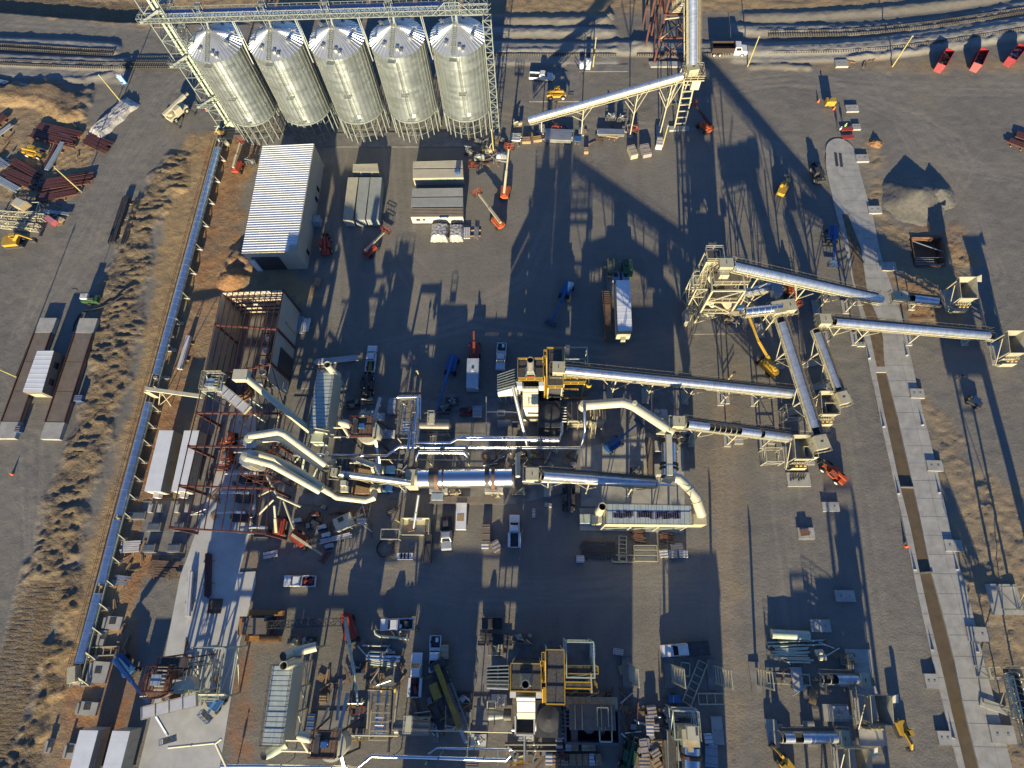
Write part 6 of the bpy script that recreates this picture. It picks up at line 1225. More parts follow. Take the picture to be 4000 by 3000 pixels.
def excavator(label, t, at, ang_, col, tip=(3.6, 0, .6), s=1.0):
    p = P(t, *at, 1); r = thing('excavator', label, 'excavator', (0, 0, 0), 0, 'yellow excavators'); r['_local'] = 1
    for y in (-1, 1):
        side_prof(M(), [(-1.9*s, .1), (1.9*s, .1), (2.1*s, .45), (1.9*s, .8), (-1.9*s, .8), (-2.1*s, .45)][::-1], .3).build('track', dark, r).location = (0, y*1.05*s, 0)
    M().prism([(-2*s, -1.2*s), (1.2*s, -1.2*s), (1.3*s, 1.2*s), (-2*s, 1.2*s), (-2.3*s, .6*s), (-2.3*s, -.6*s)], .9, 1.7).build('body', col, r); M().box((.6*s, .75*s, 2.0), (1.4*s, .85*s, 1.4)).build('cab', col, r); M().box((.65*s, .76*s, 2.2), (1.3*s, .88*s, .7)).build('cab_glass', glass, r)
    k = V((3.0*s, -.1, 3.6*s)); M().beam((.6*s, -.1, 1.7), k, .4, .5).build('boom', col, r); M().beam(k, (4.6*s, -.1, 1.4), .3, .36).build('stick', col, r); M().prism([(4.3*s, -.6), (5.1*s, -.6), (5.1*s, .4), (4.3*s, .4)], .5, 1.4).build('bucket', dark, r)
    r.location = (p.x, p.y, 0); r.rotation_euler.z = ang_; return r
excavator('yellow excavator with folded arm beside the cream lattice sections', 4, (120, 430), .1, yellow)
excavator('small yellow excavator with its arm raised in the long shadow', 3, (125, 1640), 1.05, yellow, s=.75)
excavator('small yellow machine near the grey feed hopper at the lower right', 15, (1160, 1325), -1.3, yellow, s=.6)
excavator('yellow arm machine poking in at the bottom edge', 15, (160, 1640), 2.2, yellow, s=.7)
# white rough terrain crane
p = P(0, 1530, 975, 1); r = thing('mobile_crane', 'cream rough-terrain crane with outriggers down near the stair tower foot', 'mobile crane', (p.x, p.y, 0)); r['_local'] = 1; aa = math.radians(55)
M().box((0, 0, 1.2), (5.6, 2.2, .8)).build('chassis', creamd, r); wheels(r, (-1.8, 1.9), 2.6, .65, .5); M().box((.2, -.9, 2.2), (1.8, 1, 1.4)).build('cab', creamd, r); M().beam((-3, .2, 2.6), (4.2, .2, 2.9), .75, .75).build('boom', creamd, r); M().beam((4.2, .2, 2.9), (5.2, .2, 2.8), .5, .5).build('boom_head', cream, r)
for x in (-2.6, 2.6):
    for y in (-1, 1): M().beam((x, y*.8, .9), (x, y*3.0, .8), .22).beam((x, y*3, .8), (x, y*3, .1), .14).box((x, y*3, .08), (.5, .5, .08)).build('outrigger', dark, r)
M().lathe((-1.6, -.2, 1.9), [(.8, 0), (.8, .7), (0, .75)], 16).build('winch', cream, r); r.location = (p.x, p.y, 0); r.rotation_euler.z = aa
# crawler crane with lattice boom
p = P(13, 70, 430, 1); r = thing('crawler_crane', 'orange-tracked crawler crane with a long black lattice boom along the lower road', 'crawler crane', (p.x, p.y, 0)); r['_local'] = 1
for y in (-1, 1): m = M(); side_prof(m, [(-3, .1), (3, .1), (3.3, .6), (3, 1.1), (-3, 1.1), (-3.3, .6)][::-1], .45); m.build('track', mat('orange_brown_paint', (.40, .19, .05), .5, 0, 2, .2), r).location = (0, y*2.1, 0)
M().box((0, 0, 1.0), (3, 3.4, .6)).build('carbody', dark, r); M().box((-1.0, 0, 2.0), (4.6, 2.6, 1.4)).build('house', browns, r); M().box((-3.4, 0, 1.9), (1.0, 3.0, 1.3)).build('counterweight', mat('orange_brown_paint', (.4, .19, .05)), r); M().box((1.4, 1.2, 2.1), (1.5, .9, 1.5)).build('cab', glass, r)
m = M(); lattice(m, (1.2, .2, 2.3), (14.5, .9, 3.2), 1.2, 1.3, .12, .07); m.build('lattice_boom', dark, r); M().beam((-2.6, 0, 2.6), (-.5, 0, 5), .15).beam((-.5, 0, 5), (14.5, .9, 3.4), .04).build('gantry', dark, r); r.location = (p.x, p.y, 0)
# yellow truck crane
ty_ = mat('dull_yellow_paint', (.36, .23, .03), .5, 0, 1.5, .2, grime=.5)
p = P(13, 1640, 1010, 2); r = thing('truck_crane', 'yellow truck crane with a grey lattice jib folded beside its boom', 'mobile crane', (p.x, p.y, 0)); r['_local'] = 1
M().box((0, 0, 1.0), (7.5, 2.3, .8)).build('chassis', dark, r); wheels(r, (-2.8, -1.4, 1.4, 2.8), 2.4, .5, .4); M().beam((-4.6, .3, 2.5), (5.6, .2, 2.6), .8, .8).build('boom', ty_, r); M().beam((5.6, .2, 2.6), (8, .2, 2.5), .5, .5).build('boom_head', bluel, r)
m = M(); lattice(m, (-1, 1.2, 2.2), (7.4, 1.0, 2.2), .7, .9, .07, .05); m.build('jib', galvlat, r); M().box((-1, -1.4, 1.9), (2.4, 1.4, 1.6)).build('cab', ty_, r); M().box((-1, -1.45, 2.1), (2.0, 1.44, .9)).build('cab_glass', glass, r); M().box((-4.6, .3, 1.6), (1.2, 2.6, 1.2)).build('counterweight', dark, r)
for x in (-3.4, 3.4):
    for y in (-1, 1): M().beam((x, y*.8, .8), (x, y*2.7, .7), .2).beam((x, y*2.7, .7), (x, y*2.7, .05), .14).build('outrigger', ty_, r)
r.location = (p.x, p.y, 0); r.rotation_euler.z = math.radians(-64)
# ================================================================ SHEDS, CONTAINERS, TRAILERS
def quadbox(nm, label, cat, corners, z1, wall, roof, z0=0., per=.3, hgt=.03, group=None, extra=None):
    """corners: 4 points (t,x,y) of the roof at z1: FL FR BR BL"""
    c = [P(*q, z1) for q in corners]; ce = sum(c, V((0, 0, 0)))/4; r = thing(nm, label, cat, (ce.x, ce.y, 0), 0, group)
    M().prism([(q.x, q.y) for q in c], z0, z1).build('body', wall, r); ribbed_roof('roof', *[q+V((0, 0, .02)) for q in c], per, hgt, roof, r)
    if extra: extra(r, c)
    return r
def cdoor(r, c):
    a, b_ = c[0], c[1]; m = M()
    for k in (.06, .28, .5, .72, .94): q = lerp(a, b_, k); m.beam((q.x, q.y-.04, .2), (q.x, q.y-.04, 2.45), .07)
    m.build('lock_bars', lgrey, r)
cg = mat('container_grey', (.23, .255, .25), .5, 0, .8, .08); cb_ = mat('container_beige', (.36, .34, .26), .5, 0, .8, .08)
for k, (a, b_, c_, d_, cm, lb) in enumerate(((795, 885, 836, 750, cb_, 'beige-grey shipping container with bright doors, leftmost of three'), (893, 985, 940, 852, cg, 'grey shipping container in the middle of the three'), (990, 1088, 1055, 952, cg, 'grey shipping container on the right of the three, in full shade'))):
    quadbox('shipping_container', lb, 'shipping container', [(5, d_, 238), (5, c_, 240), (1, b_, 1535), (1, a, 1535)], 2.6, cm, cm, .12, .28, .035, 'shipping containers', cdoor)
def sign_text(r, txt, loc, size, mt, rx=PI/2, rz=0, nm='sign_text', ex=.01):
    cu = bpy.data.curves.new(nm, 'FONT'); cu.body = txt; cu.size = size; cu.extrude = ex; cu.align_x = 'CENTER'; cu.align_y = 'CENTER'; to = bpy.data.objects.new('tmp', cu); C.objects.link(to)
    dg = bpy.context.evaluated_depsgraph_get(); me = bpy.data.meshes.new_from_object(to.evaluated_get(dg)); bpy.data.objects.remove(to); me.materials.clear(); me.materials.append(mt)
    o = bpy.data.objects.new(nm, me); C.objects.link(o); o.parent = r; L = r.location; o.location = (loc[0]-L.x, loc[1]-L.y, loc[2]-L.z); o.rotation_euler = (rx, 0, rz); return o
textg = mat('dark_green_lettering', (.03, .08, .04), .6)
def mob(r, c):
    q = (c[0]+c[1])/2; M().box((q.x-.9, q.y-.03, 1.9), (1.2, .04, .4)).build('green_logo_panel', mat('logo_green', (.12, .32, .08), .5), r); sign_text(r, 'MOBILE STORAGE', (q.x+1.9, q.y-.04, 1.9), .52, textg)
quadbox('shipping_container', 'beige storage container farthest up the right-hand group', 'shipping container', [(1, 1355, 1455), (1, 1787, 1452), (1, 1782, 1386), (1, 1357, 1398)], 2.6, beige, beige, .12, .28, .035, 'shipping containers')
ms = quadbox('shipping_container', 'beige storage container with MOBILE STORAGE lettering and blue drums on top', 'shipping container', [(1, 1355, 1540), (1, 1792, 1533), (1, 1787, 1460), (1, 1355, 1465)], 2.6, cb_, beige, .12, .28, .035, 'shipping containers', mob)
quadbox('shipping_container', 'dark grey storage container just below the lettered one', 'shipping container', [(5, 1345, 42), (5, 1787, 38), (1, 1787, 1625), (1, 1350, 1632)], 2.6, grey, grey, .12, .28, .035, 'shipping containers')
quadbox('shipping_container', 'dark slate container between the grey and the tan one', 'shipping container', [(5, 1340, 130), (5, 1787, 125), (5, 1787, 48), (5, 1343, 52)], 2.6, bluel, grey, .12, .28, .035, 'shipping containers')
def tanx(r, c):
    q = lerp(c[0], c[1], .13); M().box((q.x, q.y-.05, 1.6), (.9, .08, .6)).build('window', glass, r); M().box((q.x+1.3, q.y-.05, 1.6), (.6, .08, .5)).build('window', glass, r); q = lerp(c[0], c[1], .64); M().box((q.x, q.y-.1, 2.55), (2.0, .12, .35)).build('blue_sign', blue, r); M().box((q.x, q.y-.18, 2.55), (1.3, .02, .1)).build('sign_stripe', white, r)
quadbox('site_office', 'brown-roofed cream site office with a blue sign, behind the tarped stacks', 'site office', [(5, 1337, 216), (5, 1787, 214), (5, 1787, 138), (5, 1340, 140)], 2.6, mat('cream_siding', (.55, .52, .42), .5), browns, .3, .4, .03, None, tanx)
def smallx(r, c): q = lerp(c[0], c[1], .45); M().box((q.x, q.y-.04, 1.8), (2.3, .06, .42)).build('blue_sign', blue, r); M().box((q.x, q.y-.08, 1.8), (1.7, .02, .12)).build('sign_stripe', white, r)
quadbox('storage_box', 'short beige storage box with a dark blue sign above the three containers', 'storage box', [(1, 835, 1485), (1, 1062, 1490), (1, 1050, 1415), (1, 838, 1420)], 2.4, cb_, cb_, .12, .3, .03, None, smallx)
for k, (x, y) in enumerate(((1728, 1480), (1748, 1476), (1728, 1492), (1750, 1490))):
    q = P(1, x, y, 3.0); o = solo(M().lathe((q.x, q.y, 2.66), [(.3, 0), (.3, .85), (0, .86)], 14), 'plastic_drum', blue, 'blue plastic drum standing in a clump on the lettered container roof', 'drum', 'blue drums on the container roof')
def trailer(label, corners, z1, roof=whiter, wall=cb_, ac=True, nm='office_trailer', grp='white-roofed long trailers', per=4):
    def ex(r, c):
        q = (c[0]+c[1])/2; u = (c[1]-c[0]).normalized(); hw = (c[1]-c[0]).length/2
        for s in (-1, 1): p_ = q+u*s*hw*.62; M().box((p_.x, p_.y-.05, z1*.55), (hw*.55, .1, z1*.6)).build('end_panel', white, r)
        if ac: M().box((q.x, q.y-.5, z1*.5), (hw*.7, .9, 1.2)).build('air_conditioner', lgrey, r)
        for k in range(3): p_ = lerp(c[1], c[2], .2+.28*k); M().box((p_.x+.04, p_.y, z1*.5), (.08, .9, 1.6), ang(c[1], c[2])-PI/2).build('door', beige, r)
    return quadbox(nm, label, 'trailer', corners, z1, wall, roof, .7, per, .004, grp, ex)
trailer('white-roofed trailer next to the long low conveyor', [(8, 1247, 925), (8, 1387, 928), (8, 1500, 402), (8, 1376, 400)], 3.8)
trailer('white-roofed trailer under the red purlins', [(8, 1480, 925), (8, 1612, 925), (8, 1722, 402), (8, 1592, 402)], 3.8)
trailer('pale-roofed trailer cut by the bottom edge, nearer the dirt bank', [(12, 540, 1900), (12, 700, 1900), (12, 850, 1335), (12, 690, 1332)], 3.8)
trailer('pale-roofed trailer cut by the bottom edge, next to the concrete strip', [(12, 825, 1900), (12, 985, 1900), (12, 1125, 1340), (12, 972, 1337)], 3.8)
def offx(r, c):
    q = lerp(c[0], c[1], .5)
    for s in (-1, 1): M().box((q.x+s*.95, q.y-.06, 2.7), (.7, .1, 1.8)).build('end_panel', creamd, r)
    M().box((q.x, q.y-.4, 2.2), (.9, .8, 1.4)).build('air_conditioner', creamd, r)
    x0, y0, y1 = c[0].x-.9, c[0].y, c[2].y; M().box((x0-.4, (y0+y1)/2, 1.1), (1.7, y1-y0, .12)).build('deck', deckw, r); m = M(); handrail(m, [(x0-1.2, y0, 1.1), (x0-1.2, y1, 1.1)], 1.0, .08, 1.2)
    for k in range(9): m.box((x0-.4, (y0+y1)/2+2+k*.45, 1.35-.0*k), (1.3, .16, .1))
    m.build('stair_rails', deckw, r)
quadbox('site_office', 'long site office with plain pale roof, raised in the middle of the yard', 'site office', [(6, 915, 1203), (6, 1038, 1198), (6, 1018, 762), (6, 900, 762)], 5.6, cb_, whiter, 1.6, 1.5, .01, None, offx)
for k, (x, y, mt, lb) in enumerate(((865, 640, olive, 'pale olive generator pod at the north end of the raised site office'), (1000, 645, greenm, 'dark green generator pod beside the pale olive one'))):
    q = P(6, x, y, 2); r = thing('generator', lb, 'generator', (q.x, q.y, 0)); M().box((q.x, q.y, 1.2), (2.0, 3.4, 2.0)).build('housing', mt, r); M().box((q.x-.3, q.y+.6, 2.28), (.8, 1, .18)).build('vent', dark, r); M().tube([(q.x+.6, q.y-1, 2.2), (q.x+.6, q.y-1, 2.7)], .1).build('exhaust', dark, r)
for k, x in enumerate((897, 982)): q = P(6, x, 725, 1.2); r = thing('air_handler', ['pale grey air handler below the olive pod', 'pale grey air handler below the dark green pod'][k], 'air handler', (q.x, q.y, 0)); M().box((q.x, q.y, .8), (1.5, 1.9, 1.3)).build('casing', bluel, r); M().lathe((q.x, q.y, 1.46), [(.5, 0), (.5, .08), (0, .09)], 14).build('fan', dark, r)
def house(label, corners, z1, roof, wall, nm='scale_house'):
    def ex(r, c):
        for f in (.3, .7): q = lerp(c[1], c[2], f); M().box((q.x+.05, q.y, z1*.55), (.1, 1.3, 1.1), ang(c[1], c[2])-PI/2).build('window', glass, r)
        q = (c[0]+c[1])/2; M().box((q.x, q.y-.06, z1*.5), (2.6, .1, 1.6)).build('front_window', cream, r)
    return quadbox(nm, label, 'scale house', corners, z1, wall, roof, 0, 1.0, .012, None, ex)
house('small scale house with pale ribbed roof between the two truck scales', [(8, 195, 68), (8, 362, 72), (4, 467, 1370), (4, 322, 1372)], 3.4, whiter, browns)
for k, pl in enumerate((((4, 345, 1088), (4, 490, 1088), (8, 125, 470), (8, -40, 470)), ((4, 690, 1090), (4, 845, 1092), (8, 512, 478), (8, 345, 474)))):
    c = [P(*q, .9) for q in pl]; ce = sum(c, V((0, 0, 0)))/4; r = thing('truck_scale', ['long brown-decked truck scale on the outer side of the scale house', 'long brown-decked truck scale nearer the dirt bank'][k], 'truck scale', (ce.x, ce.y, 0), 0, 'truck scales'); L0, L1 = c[0], c[3]; R0, R1 = c[1], c[2]
    def q4(f0, f1): return [lerp(L0, L1, f1), lerp(R0, R1, f1), lerp(R0, R1, f0), lerp(L0, L1, f0)]
    for f0, f1 in ((0, .13), (.87, 1)): M().prism([(q.x, q.y) for q in q4(f0, f1)], -.2, .9).build('ramp', conc, r)
    for j in range(3): M().prism([(q.x, q.y) for q in q4(.133+j*.246, .133+(j+1)*.246-.004)], .1, .86).build('deck', browns, r)
    for A_, B_ in ((L0, L1), (R0, R1)): M().beam(lerp(A_, B_, .13)+V((0, 0, .1)), lerp(A_, B_, .87)+V((0, 0, .1)), .16, .3).build('edge_rail', rust, r)
q = P(5, 1872, 1560, 2.8); r = thing('box_trailer', 'pale blue-grey box trailer between the red handler and the concrete pad', 'box trailer', (q.x, q.y, 0)); M().box((q.x, q.y-.2, 1.9), (2.4, 6.4, 2.2)).build('body', bluel, r); M().box((q.x, q.y-.2, 3.03), (2.3, 6.3, .06)).build('roof', mat('pale_blue_roof', (.38, .43, .48), .5), r); M().box((q.x, q.y+.4, 3.15), (.5, .5, .2)).build('roof_vent', lgrey, r)
for y in (-1.5, -.4):
    for s in (-1, 1): M().tube([(q.x+s*.9, q.y+y-.6, .42), (q.x+s*1.2, q.y+y-.6, .42)], .42, 12).build('wheel', black, r)
M().beam((q.x, q.y+3, .6), (q.x, q.y+4.3, .5), .14).build('drawbar', dark, r)
for k, (x, y, sx, sy, rz) in enumerate(((1585, 345, 4.0, 4.4, .05), (1732, 345, 3.2, 4.2, 0))):
    q = P(5, x, y, 1); me_ = M(); nx_, ny_ = 18, 18; vs = []; rr = random.Random(k)
    for j in range(ny_+1):
        for i in range(nx_+1):
            u, v = i/nx_*2-1, j/ny_*2-1; e = max(abs(u), abs(v)); h = 1.75*(1-max(0, e-.72)/.28)**.6 if e > .72 else 1.75; h += (.35*(1-abs(u)) if k == 0 else .15*(1-abs(v)))+.14*MN.noise(V((u*4, v*4, k*9.)))*(1 if e < .9 else .2); w_ = 1+.10*MN.noise(V((u*3+5, v*3, k*5.)))
            vs.append((q.x+u*sx/2*w_, q.y+v*sy/2*w_, max(.16, h)))
    o = solo(me_.add(vs, [(j*(nx_+1)+i, j*(nx_+1)+i+1, (j+1)*(nx_+1)+i+1, (j+1)*(nx_+1)+i) for j in range(ny_) for i in range(nx_)]), 'tarped_stack', tarp, ['larger silver tarpaulin-covered stack in front of the cream office', 'smaller silver tarpaulin-covered stack beside the larger one'][k], 'covered stack', 'tarpaulin-covered stacks')
q = P(0, 960, 1010, 1); vs = []; N = 22; a = math.radians(58)
for j in range(N+1):
    for i in range(N+1):
        u, v = i/N*2-1, j/N*2-1; e = max(abs(u), abs(v)); h = 1.1*min(1, (1-e)/.25)+.35*MN.noise(V((u*5, v*5, 3.))); x, y = rot2(u*7, v*2.4+.5*MN.noise(V((u*3, v*3, 8.))), a); vs.append((q.x+x, q.y+y, max(.12, h)))
solo(M().add(vs, [(j*(N+1)+i, j*(N+1)+i+1, (j+1)*(N+1)+i+1, (j+1)*(N+1)+i) for j in range(N) for i in range(N)]), 'tarped_stack', tarp, 'crumpled silver tarpaulin heap along the grass bank at the upper left', 'covered stack')
# ================================================================ LOOSE STOCK
def bundle(label, t, a, b_, w_, n_, mt, h=.35, layers=1, nm='steel_bundle', cat='steel bundle', grp='bundles of steel laid on the ground', rnd=False, dunn=True, jit=.0, z0=.25):
    p, q = P(t, *a, .5), P(t, *b_, .5); p.z = q.z = 0; u = (q-p).normalized(); s = V((-u.y, u.x, 0)); c = (p+q)/2; r = thing(nm, label, cat, tuple(c), 0, grp); rr = random.Random(int(p.x*31+q.y*7)); L_ = (q-p).length
    for j in range(layers):
        for k in range(n_):
            o_ = s*((k+.5)/n_-.5)*w_*(1-.12*j)+V((0, 0, z0+h/2+j*h*1.02)); e0, e1 = u*rr.uniform(-jit, jit), u*rr.uniform(-jit, jit); tw = s*rr.uniform(-jit, jit)*.35; m = M(); g = w_/n_
            (m.tube([p+o_+e0, q+o_+e1+tw], min(g*.46, h*.5), 8) if rnd else m.beam(p+o_+e0, q+o_+e1+tw, g*.8, h*.85))
            m.build('bar' if not rnd else 'tube', mt, r, rnd)
    if dunn:
        m_n = max(2, int(L_/4))
        for k in range(m_n): cc_ = lerp(p, q, (k+.4)/m_n); M().beam(cc_-s*(w_/2+.5)+V((0, 0, .12)), cc_+s*(w_/2+.5)+V((0, 0, .12)), .18, .2).build('dunnage', wood, r)
    return r
BND = [
 ('silver roof panels stacked nearest the photo edge at the upper left', 0, (105, 735), (395, 768), 1.5, 5, galv, .4, 1, 0, .2), ('silver channel bundle lying right of the first silver panels', 0, (275, 792), (557, 818), 1.0, 4, galv, .4, 1, 0, .2),
 ('silver channel bundle lying lowest of the silver stock', 0, (190, 812), (498, 868), 1.3, 4, galv, .4, 1, 0, .2), ('stub of silver panels cut by the left edge', 0, (-60, 690), (62, 718), 1.2, 4, galv, .4, 1, 0, .2),
 ('wide spread of dark red beams under a pale row of channels', 0, (300, 1120), (670, 1205), 5.0, 9, rust, .45, 1, 0, .8), ('pale channels lying on the dark red beams', 0, (360, 1085), (635, 1165), 1.6, 6, lgrey, .3, 1, 0, .4),
 ('dark red beams pointing at the gravel road edge', 0, (735, 1190), (935, 1275), 3.4, 7, rust, .4, 1, 0, .7), ('dark red beams scattered left of the blue-grey girder', 0, (95, 1380), (335, 1510), 2.0, 4, rust, .4, 1, 0, 1.0),
 ('dark red beams below the scattered ones', 0, (60, 1490), (330, 1600), 3.0, 5, rust, .4, 1, 0, 1.2), ('bright-edged dark red beams beside the yellow pole', 0, (345, 1600), (795, 1530), 3.4, 7, rust, .4, 1, 0, .8),
 ('red beams in shade south of the bright-edged ones', 4, (310, 60), (660, -10), 2.6, 5, rust, .4, 1, 0, .9), ('blue-grey girder lying on end of the red beams', 0, (405, 1472), (545, 1232), 1.1, 2, bluel, .6, 1, 0, 0), ('thin red lattice purlins beside the blue-grey girder', 0, (385, 1450), (490, 1225), .8, 3, rust, .3, 1, 0, .3),
 ('red beams cut by the left edge above the yellow telehandler', 0, (-60, 1080), (40, 1000), 2.2, 5, rust, .4, 1, 0, .5), ('silver pipes and red beams piled at the left edge', 0, (-40, 1180), (100, 1080), 1.4, 4, galv, .4, 1, 1, .5), ('silver channels cut by the left edge below the telehandler', 0, (-40, 1370), (60, 1440), 2.0, 5, galv, .4, 1, 0, .3), ('blue-white channels cut by the left edge beside the cream lattice', 0, (-30, 1540), (150, 1640), 1.8, 5, bluel, .4, 1, 0, .4),
 ('left bundle of long dark pipes by the spoil bank', 4, (1095, 45), (965, 445), 1.9, 6, dark, .35, 2, 1, .3), ('right bundle of long dark pipes by the spoil bank', 4, (1195, 50), (1060, 440), 1.5, 5, dark, .35, 1, 1, .4),
 ('single silver beam near the pink bin', 4, (385, 168), (600, 190), .8, 2, galv, .4, 1, 0, 0), ('pale grey duct section lying beside the conveyor footings', 4, (1640, 1250), (1560, 1535), 1.2, 1, lgrey, .9, 1, 0, 0),
 ('stack of silver purlins in front of the dark trestle', 2, (285, 1170), (520, 1180), 3.8, 7, galv, .4, 2, 0, .2), ('narrow silver purlins beside the black machines', 2, (738, 1145), (972, 1150), 1.9, 5, galv, .35, 2, 0, .2), ('blue bars laid right of the silver purlin stack', 2, (540, 1195), (600, 1200), 1.6, 5, blue, .3, 1, 0, .1), ('silver pipes cut at the edge of the timber crates', 2, (-10, 1180), (78, 1185), 2.4, 6, galv, .35, 1, 1, .1),
 ('timber-brown bars below the narrow silver purlins', 2, (830, 1165), (920, 1180), .9, 3, wood, .3, 1, 0, .2), ('long pale grey beams lying by the shed stack', 5, (510, 1470), (878, 1432), 1.3, 4, lgrey, .4, 1, 0, .3), ('white panels leaning at the shed wall foot', 5, (385, 1075), (372, 1220), 1.5, 3, bluel, .2, 1, 0, 0), ('white framed door panel next to the white panels', 5, (445, 1090), (420, 1200), 1.6, 2, white, .2, 1, 0, 0),
 ('grey steel plates stacked beside the smaller tarpaulin', 5, (1822, 305), (1822, 400), 1.5, 3, lgrey, .3, 1, 0, 0), ('silver pipes stacked right of the grey plates', 5, (1905, 300), (1900, 400), 1.0, 5, galv, .3, 1, 1, .2),
 ('black reinforcing mesh pile below the stained bag filter', 10, (605, 1430), (897, 1432), 2.9, 9, dark, .3, 1, 0, .15), ('thin white pipe on the ground above the black mesh pile', 10, (662, 1385), (815, 1388), .25, 1, creamd, .25, 1, 1, 0),
 ('rusty brackets heaped nearest the lying ladder', 10, (1040, 1305), (1150, 1318), 2.0, 7, rustb, .3, 1, 0, .5), ('rusty brackets heaped farther right of the ladder', 10, (1285, 1315), (1392, 1335), 1.6, 5, rustb, .3, 1, 0, .4),
 ('pair of blue-grey beams below the cream machine', 9, (550, 1365), (822, 1303), .9, 3, lgrey, .35, 1, 0, .2), ('dark rails in shade by the lower machines', 9, (415, 1205), (545, 1225), 1.3, 4, dark, .25, 1, 0, .2), ('pale timber skid beside the concrete strip', 9, (65, 1485), (185, 1460), 1.2, 2, lgrey, .4, 1, 0, 0),
 ('blue-green pipes in a long fan, thinnest of the pipe pile', 15, (0, 590), (500, 572), 1.0, 2, green, .25, 1, 1, .4), ('middle row of pale green pipes in the pipe pile', 15, (50, 645), (345, 625), 1.5, 4, green, .3, 1, 1, .6), ('bright cream row of pipes in the pipe pile', 15, (40, 680), (350, 690), 1.2, 3, creamd, .3, 1, 1, .5), ('short angled pale pipes at the foot of the pipe pile', 15, (180, 730), (375, 735), .9, 2, creamd, .3, 1, 1, .4),
 ('thin dark cables behind the yellow deck unit', 13, (1935, 535), (2212, 560), 1.8, 5, dark, .2, 1, 0, .4), ('pale green pipe above the blue ones in the pipe rows', 13, (985, 655), (1200, 662), .6, 1, green, .4, 1, 1, 0), ('thin pale pipe topmost of the pipe rows', 13, (920, 600), (1140, 606), .35, 1, galv, .3, 1, 1, 0), ('upper bright blue-grey pipe of the pipe rows', 13, (950, 685), (1250, 700), .55, 1, chrome, .5, 1, 1, 0), ('lower bright blue-grey pipe of the pipe rows', 13, (948, 712), (1245, 732), .55, 1, chrome, .5, 1, 1, 0), ('thin dark green pipes lowest of the pipe rows', 13, (985, 745), (1195, 775), .9, 3, green, .25, 1, 1, .5),
 ('red timber beams standing in a row on the lower concrete strip', 12, (1800, -200), (1795, 185), 1.2, 4, rust, .4, 1, 0, .3), ('long pale girder on the lower concrete strip', 12, (1655, -40), (1625, 350), .9, 2, lgrey, .7, 1, 0, .1), ('dark bars beside the pale girder by the dirt', 8, (1290, 1590), (1540, 1600), 3.0, 7, deckw, .25, 1, 0, .5), ('grey timber planks south of the conveyor pier', 8, (1045, 1410), (1205, 1400), 2.2, 6, lgrey, .25, 1, 0, .2),
 ('grey bars leaning in the clay below the pier planks', 12, (985, 30), (1110, 40), 1.8, 4, galv, .25, 1, 0, .4), ('dark red beams at the right edge, upper pair', 3, (2130, 1150), (2260, 1190), 2.0, 4, rust, .35, 1, 0, .5), ('dark red beams at the right edge, lower pair', 3, (2085, 1210), (2260, 1275), 1.6, 3, rust, .35, 1, 0, .4)]
for b_ in BND: bundle(b_[0], b_[1], b_[2], b_[3], b_[4], b_[5], b_[6], b_[7], b_[8], rnd=bool(b_[9]), jit=b_[10])
def ladder_lying(label, t, a, b_, w_, n_=6, mt=cream, z=.3):
    p, q = P(t, *a, z), P(t, *b_, z); u = (q-p).normalized(); s = V((-u.y, u.x, 0))*w_/2; m = M(); m.beam(p+s, q+s, .2).beam(p-s, q-s, .2)
    for k in range(n_+1): c = lerp(p, q, k/n_); m.beam(c+s, c-s, .14)
    return solo(m, 'lying_ladder', mt, label, 'steel ladder', 'ladder-shaped steel frames lying on the ground')
for a in (('cream ladder frame lying upright in view below the stained bag filter', 10, (957, 1315), (955, 1530), 1.35, 6), ('small cream ladder frame lying across the foot of the upright one', 10, (865, 1508), (1055, 1510), 1.2, 3), ('long pale ladder frame lying slanted beside the blue machine', 14, (1650, 745), (1510, 1100), 1.5, 6), ('small square pale frame lying near the long slanted ladder', 14, (1460, 800), (1535, 812), 2.0, 1), ('pale ladder frame lying level below the slanted one', 14, (1612, 1062), (1828, 1062), 1.6, 3), ('very long pale ladder frame lying over two pads at the lower right', 15, (-10, 880), (360, 900), 1.6, 5), ('bright cream ladder frame lying by the long low conveyor', 12, (765, 655), (1025, 645), 1.4, 4)): ladder_lying(*a)
for a, b_, lb in (((0, 195), (390, 225), 'upper cream lattice section lying at the left edge'), ((0, 280), (340, 312), 'lower cream lattice section lying at the left edge')):
    p, q = P(4, *a, .9), P(4, *b_, .9); m = M(); lattice(m, p, q, 1.3, 1.3, .14, .09); solo(m, 'lattice_section', creamd, lb, 'lattice section', 'lattice sections lying on the ground')
def crate(label, t, x, y, sx=1.2, sy=1.2, h=1.0, mt=wood, rz=0., wrap=None, grp='crates and pallets'):
    q = P(t, x, y, h*.7); r = thing('crate', label, 'crate', (q.x, q.y, .1), 0, grp); m = M()
    for k in (-1, 0, 1): m.beam(V((q.x, q.y, .06))+V((*rot2(-sx/2, k*sy*.42, rz), 0)), V((q.x, q.y, .06))+V((*rot2(sx/2, k*sy*.42, rz), 0)), .1)
    m.build('pallet', wood, r); m = M(); b0 = 1-.06*random.random(); m.prism([(q.x+a, q.y+b_) for a, b_ in (rot2(-sx/2, -sy/2, rz), rot2(sx/2, -sy/2*b0, rz), rot2(sx/2*b0, sy/2, rz), rot2(-sx/2, sy/2*.97, rz))], .14, .14+h); m.build('box', mt, r); m = M()
    for k in (-.35, 0, .35): m.beam(V((q.x, q.y, .16+h))+V((*rot2(-sx/2, k*sy, rz), 0)), V((q.x, q.y, .16+h))+V((*rot2(sx/2, k*sy, rz), 0)), .1, .04)
    m.build('lid_battens', wrap or wood, r); return r
wrapm = mat('wrapped_goods', (.34, .31, .30), .35, 0, 3, .2); cardb = mat('cardboard', (.34, .23, .13), .7, 0, 2, .15)
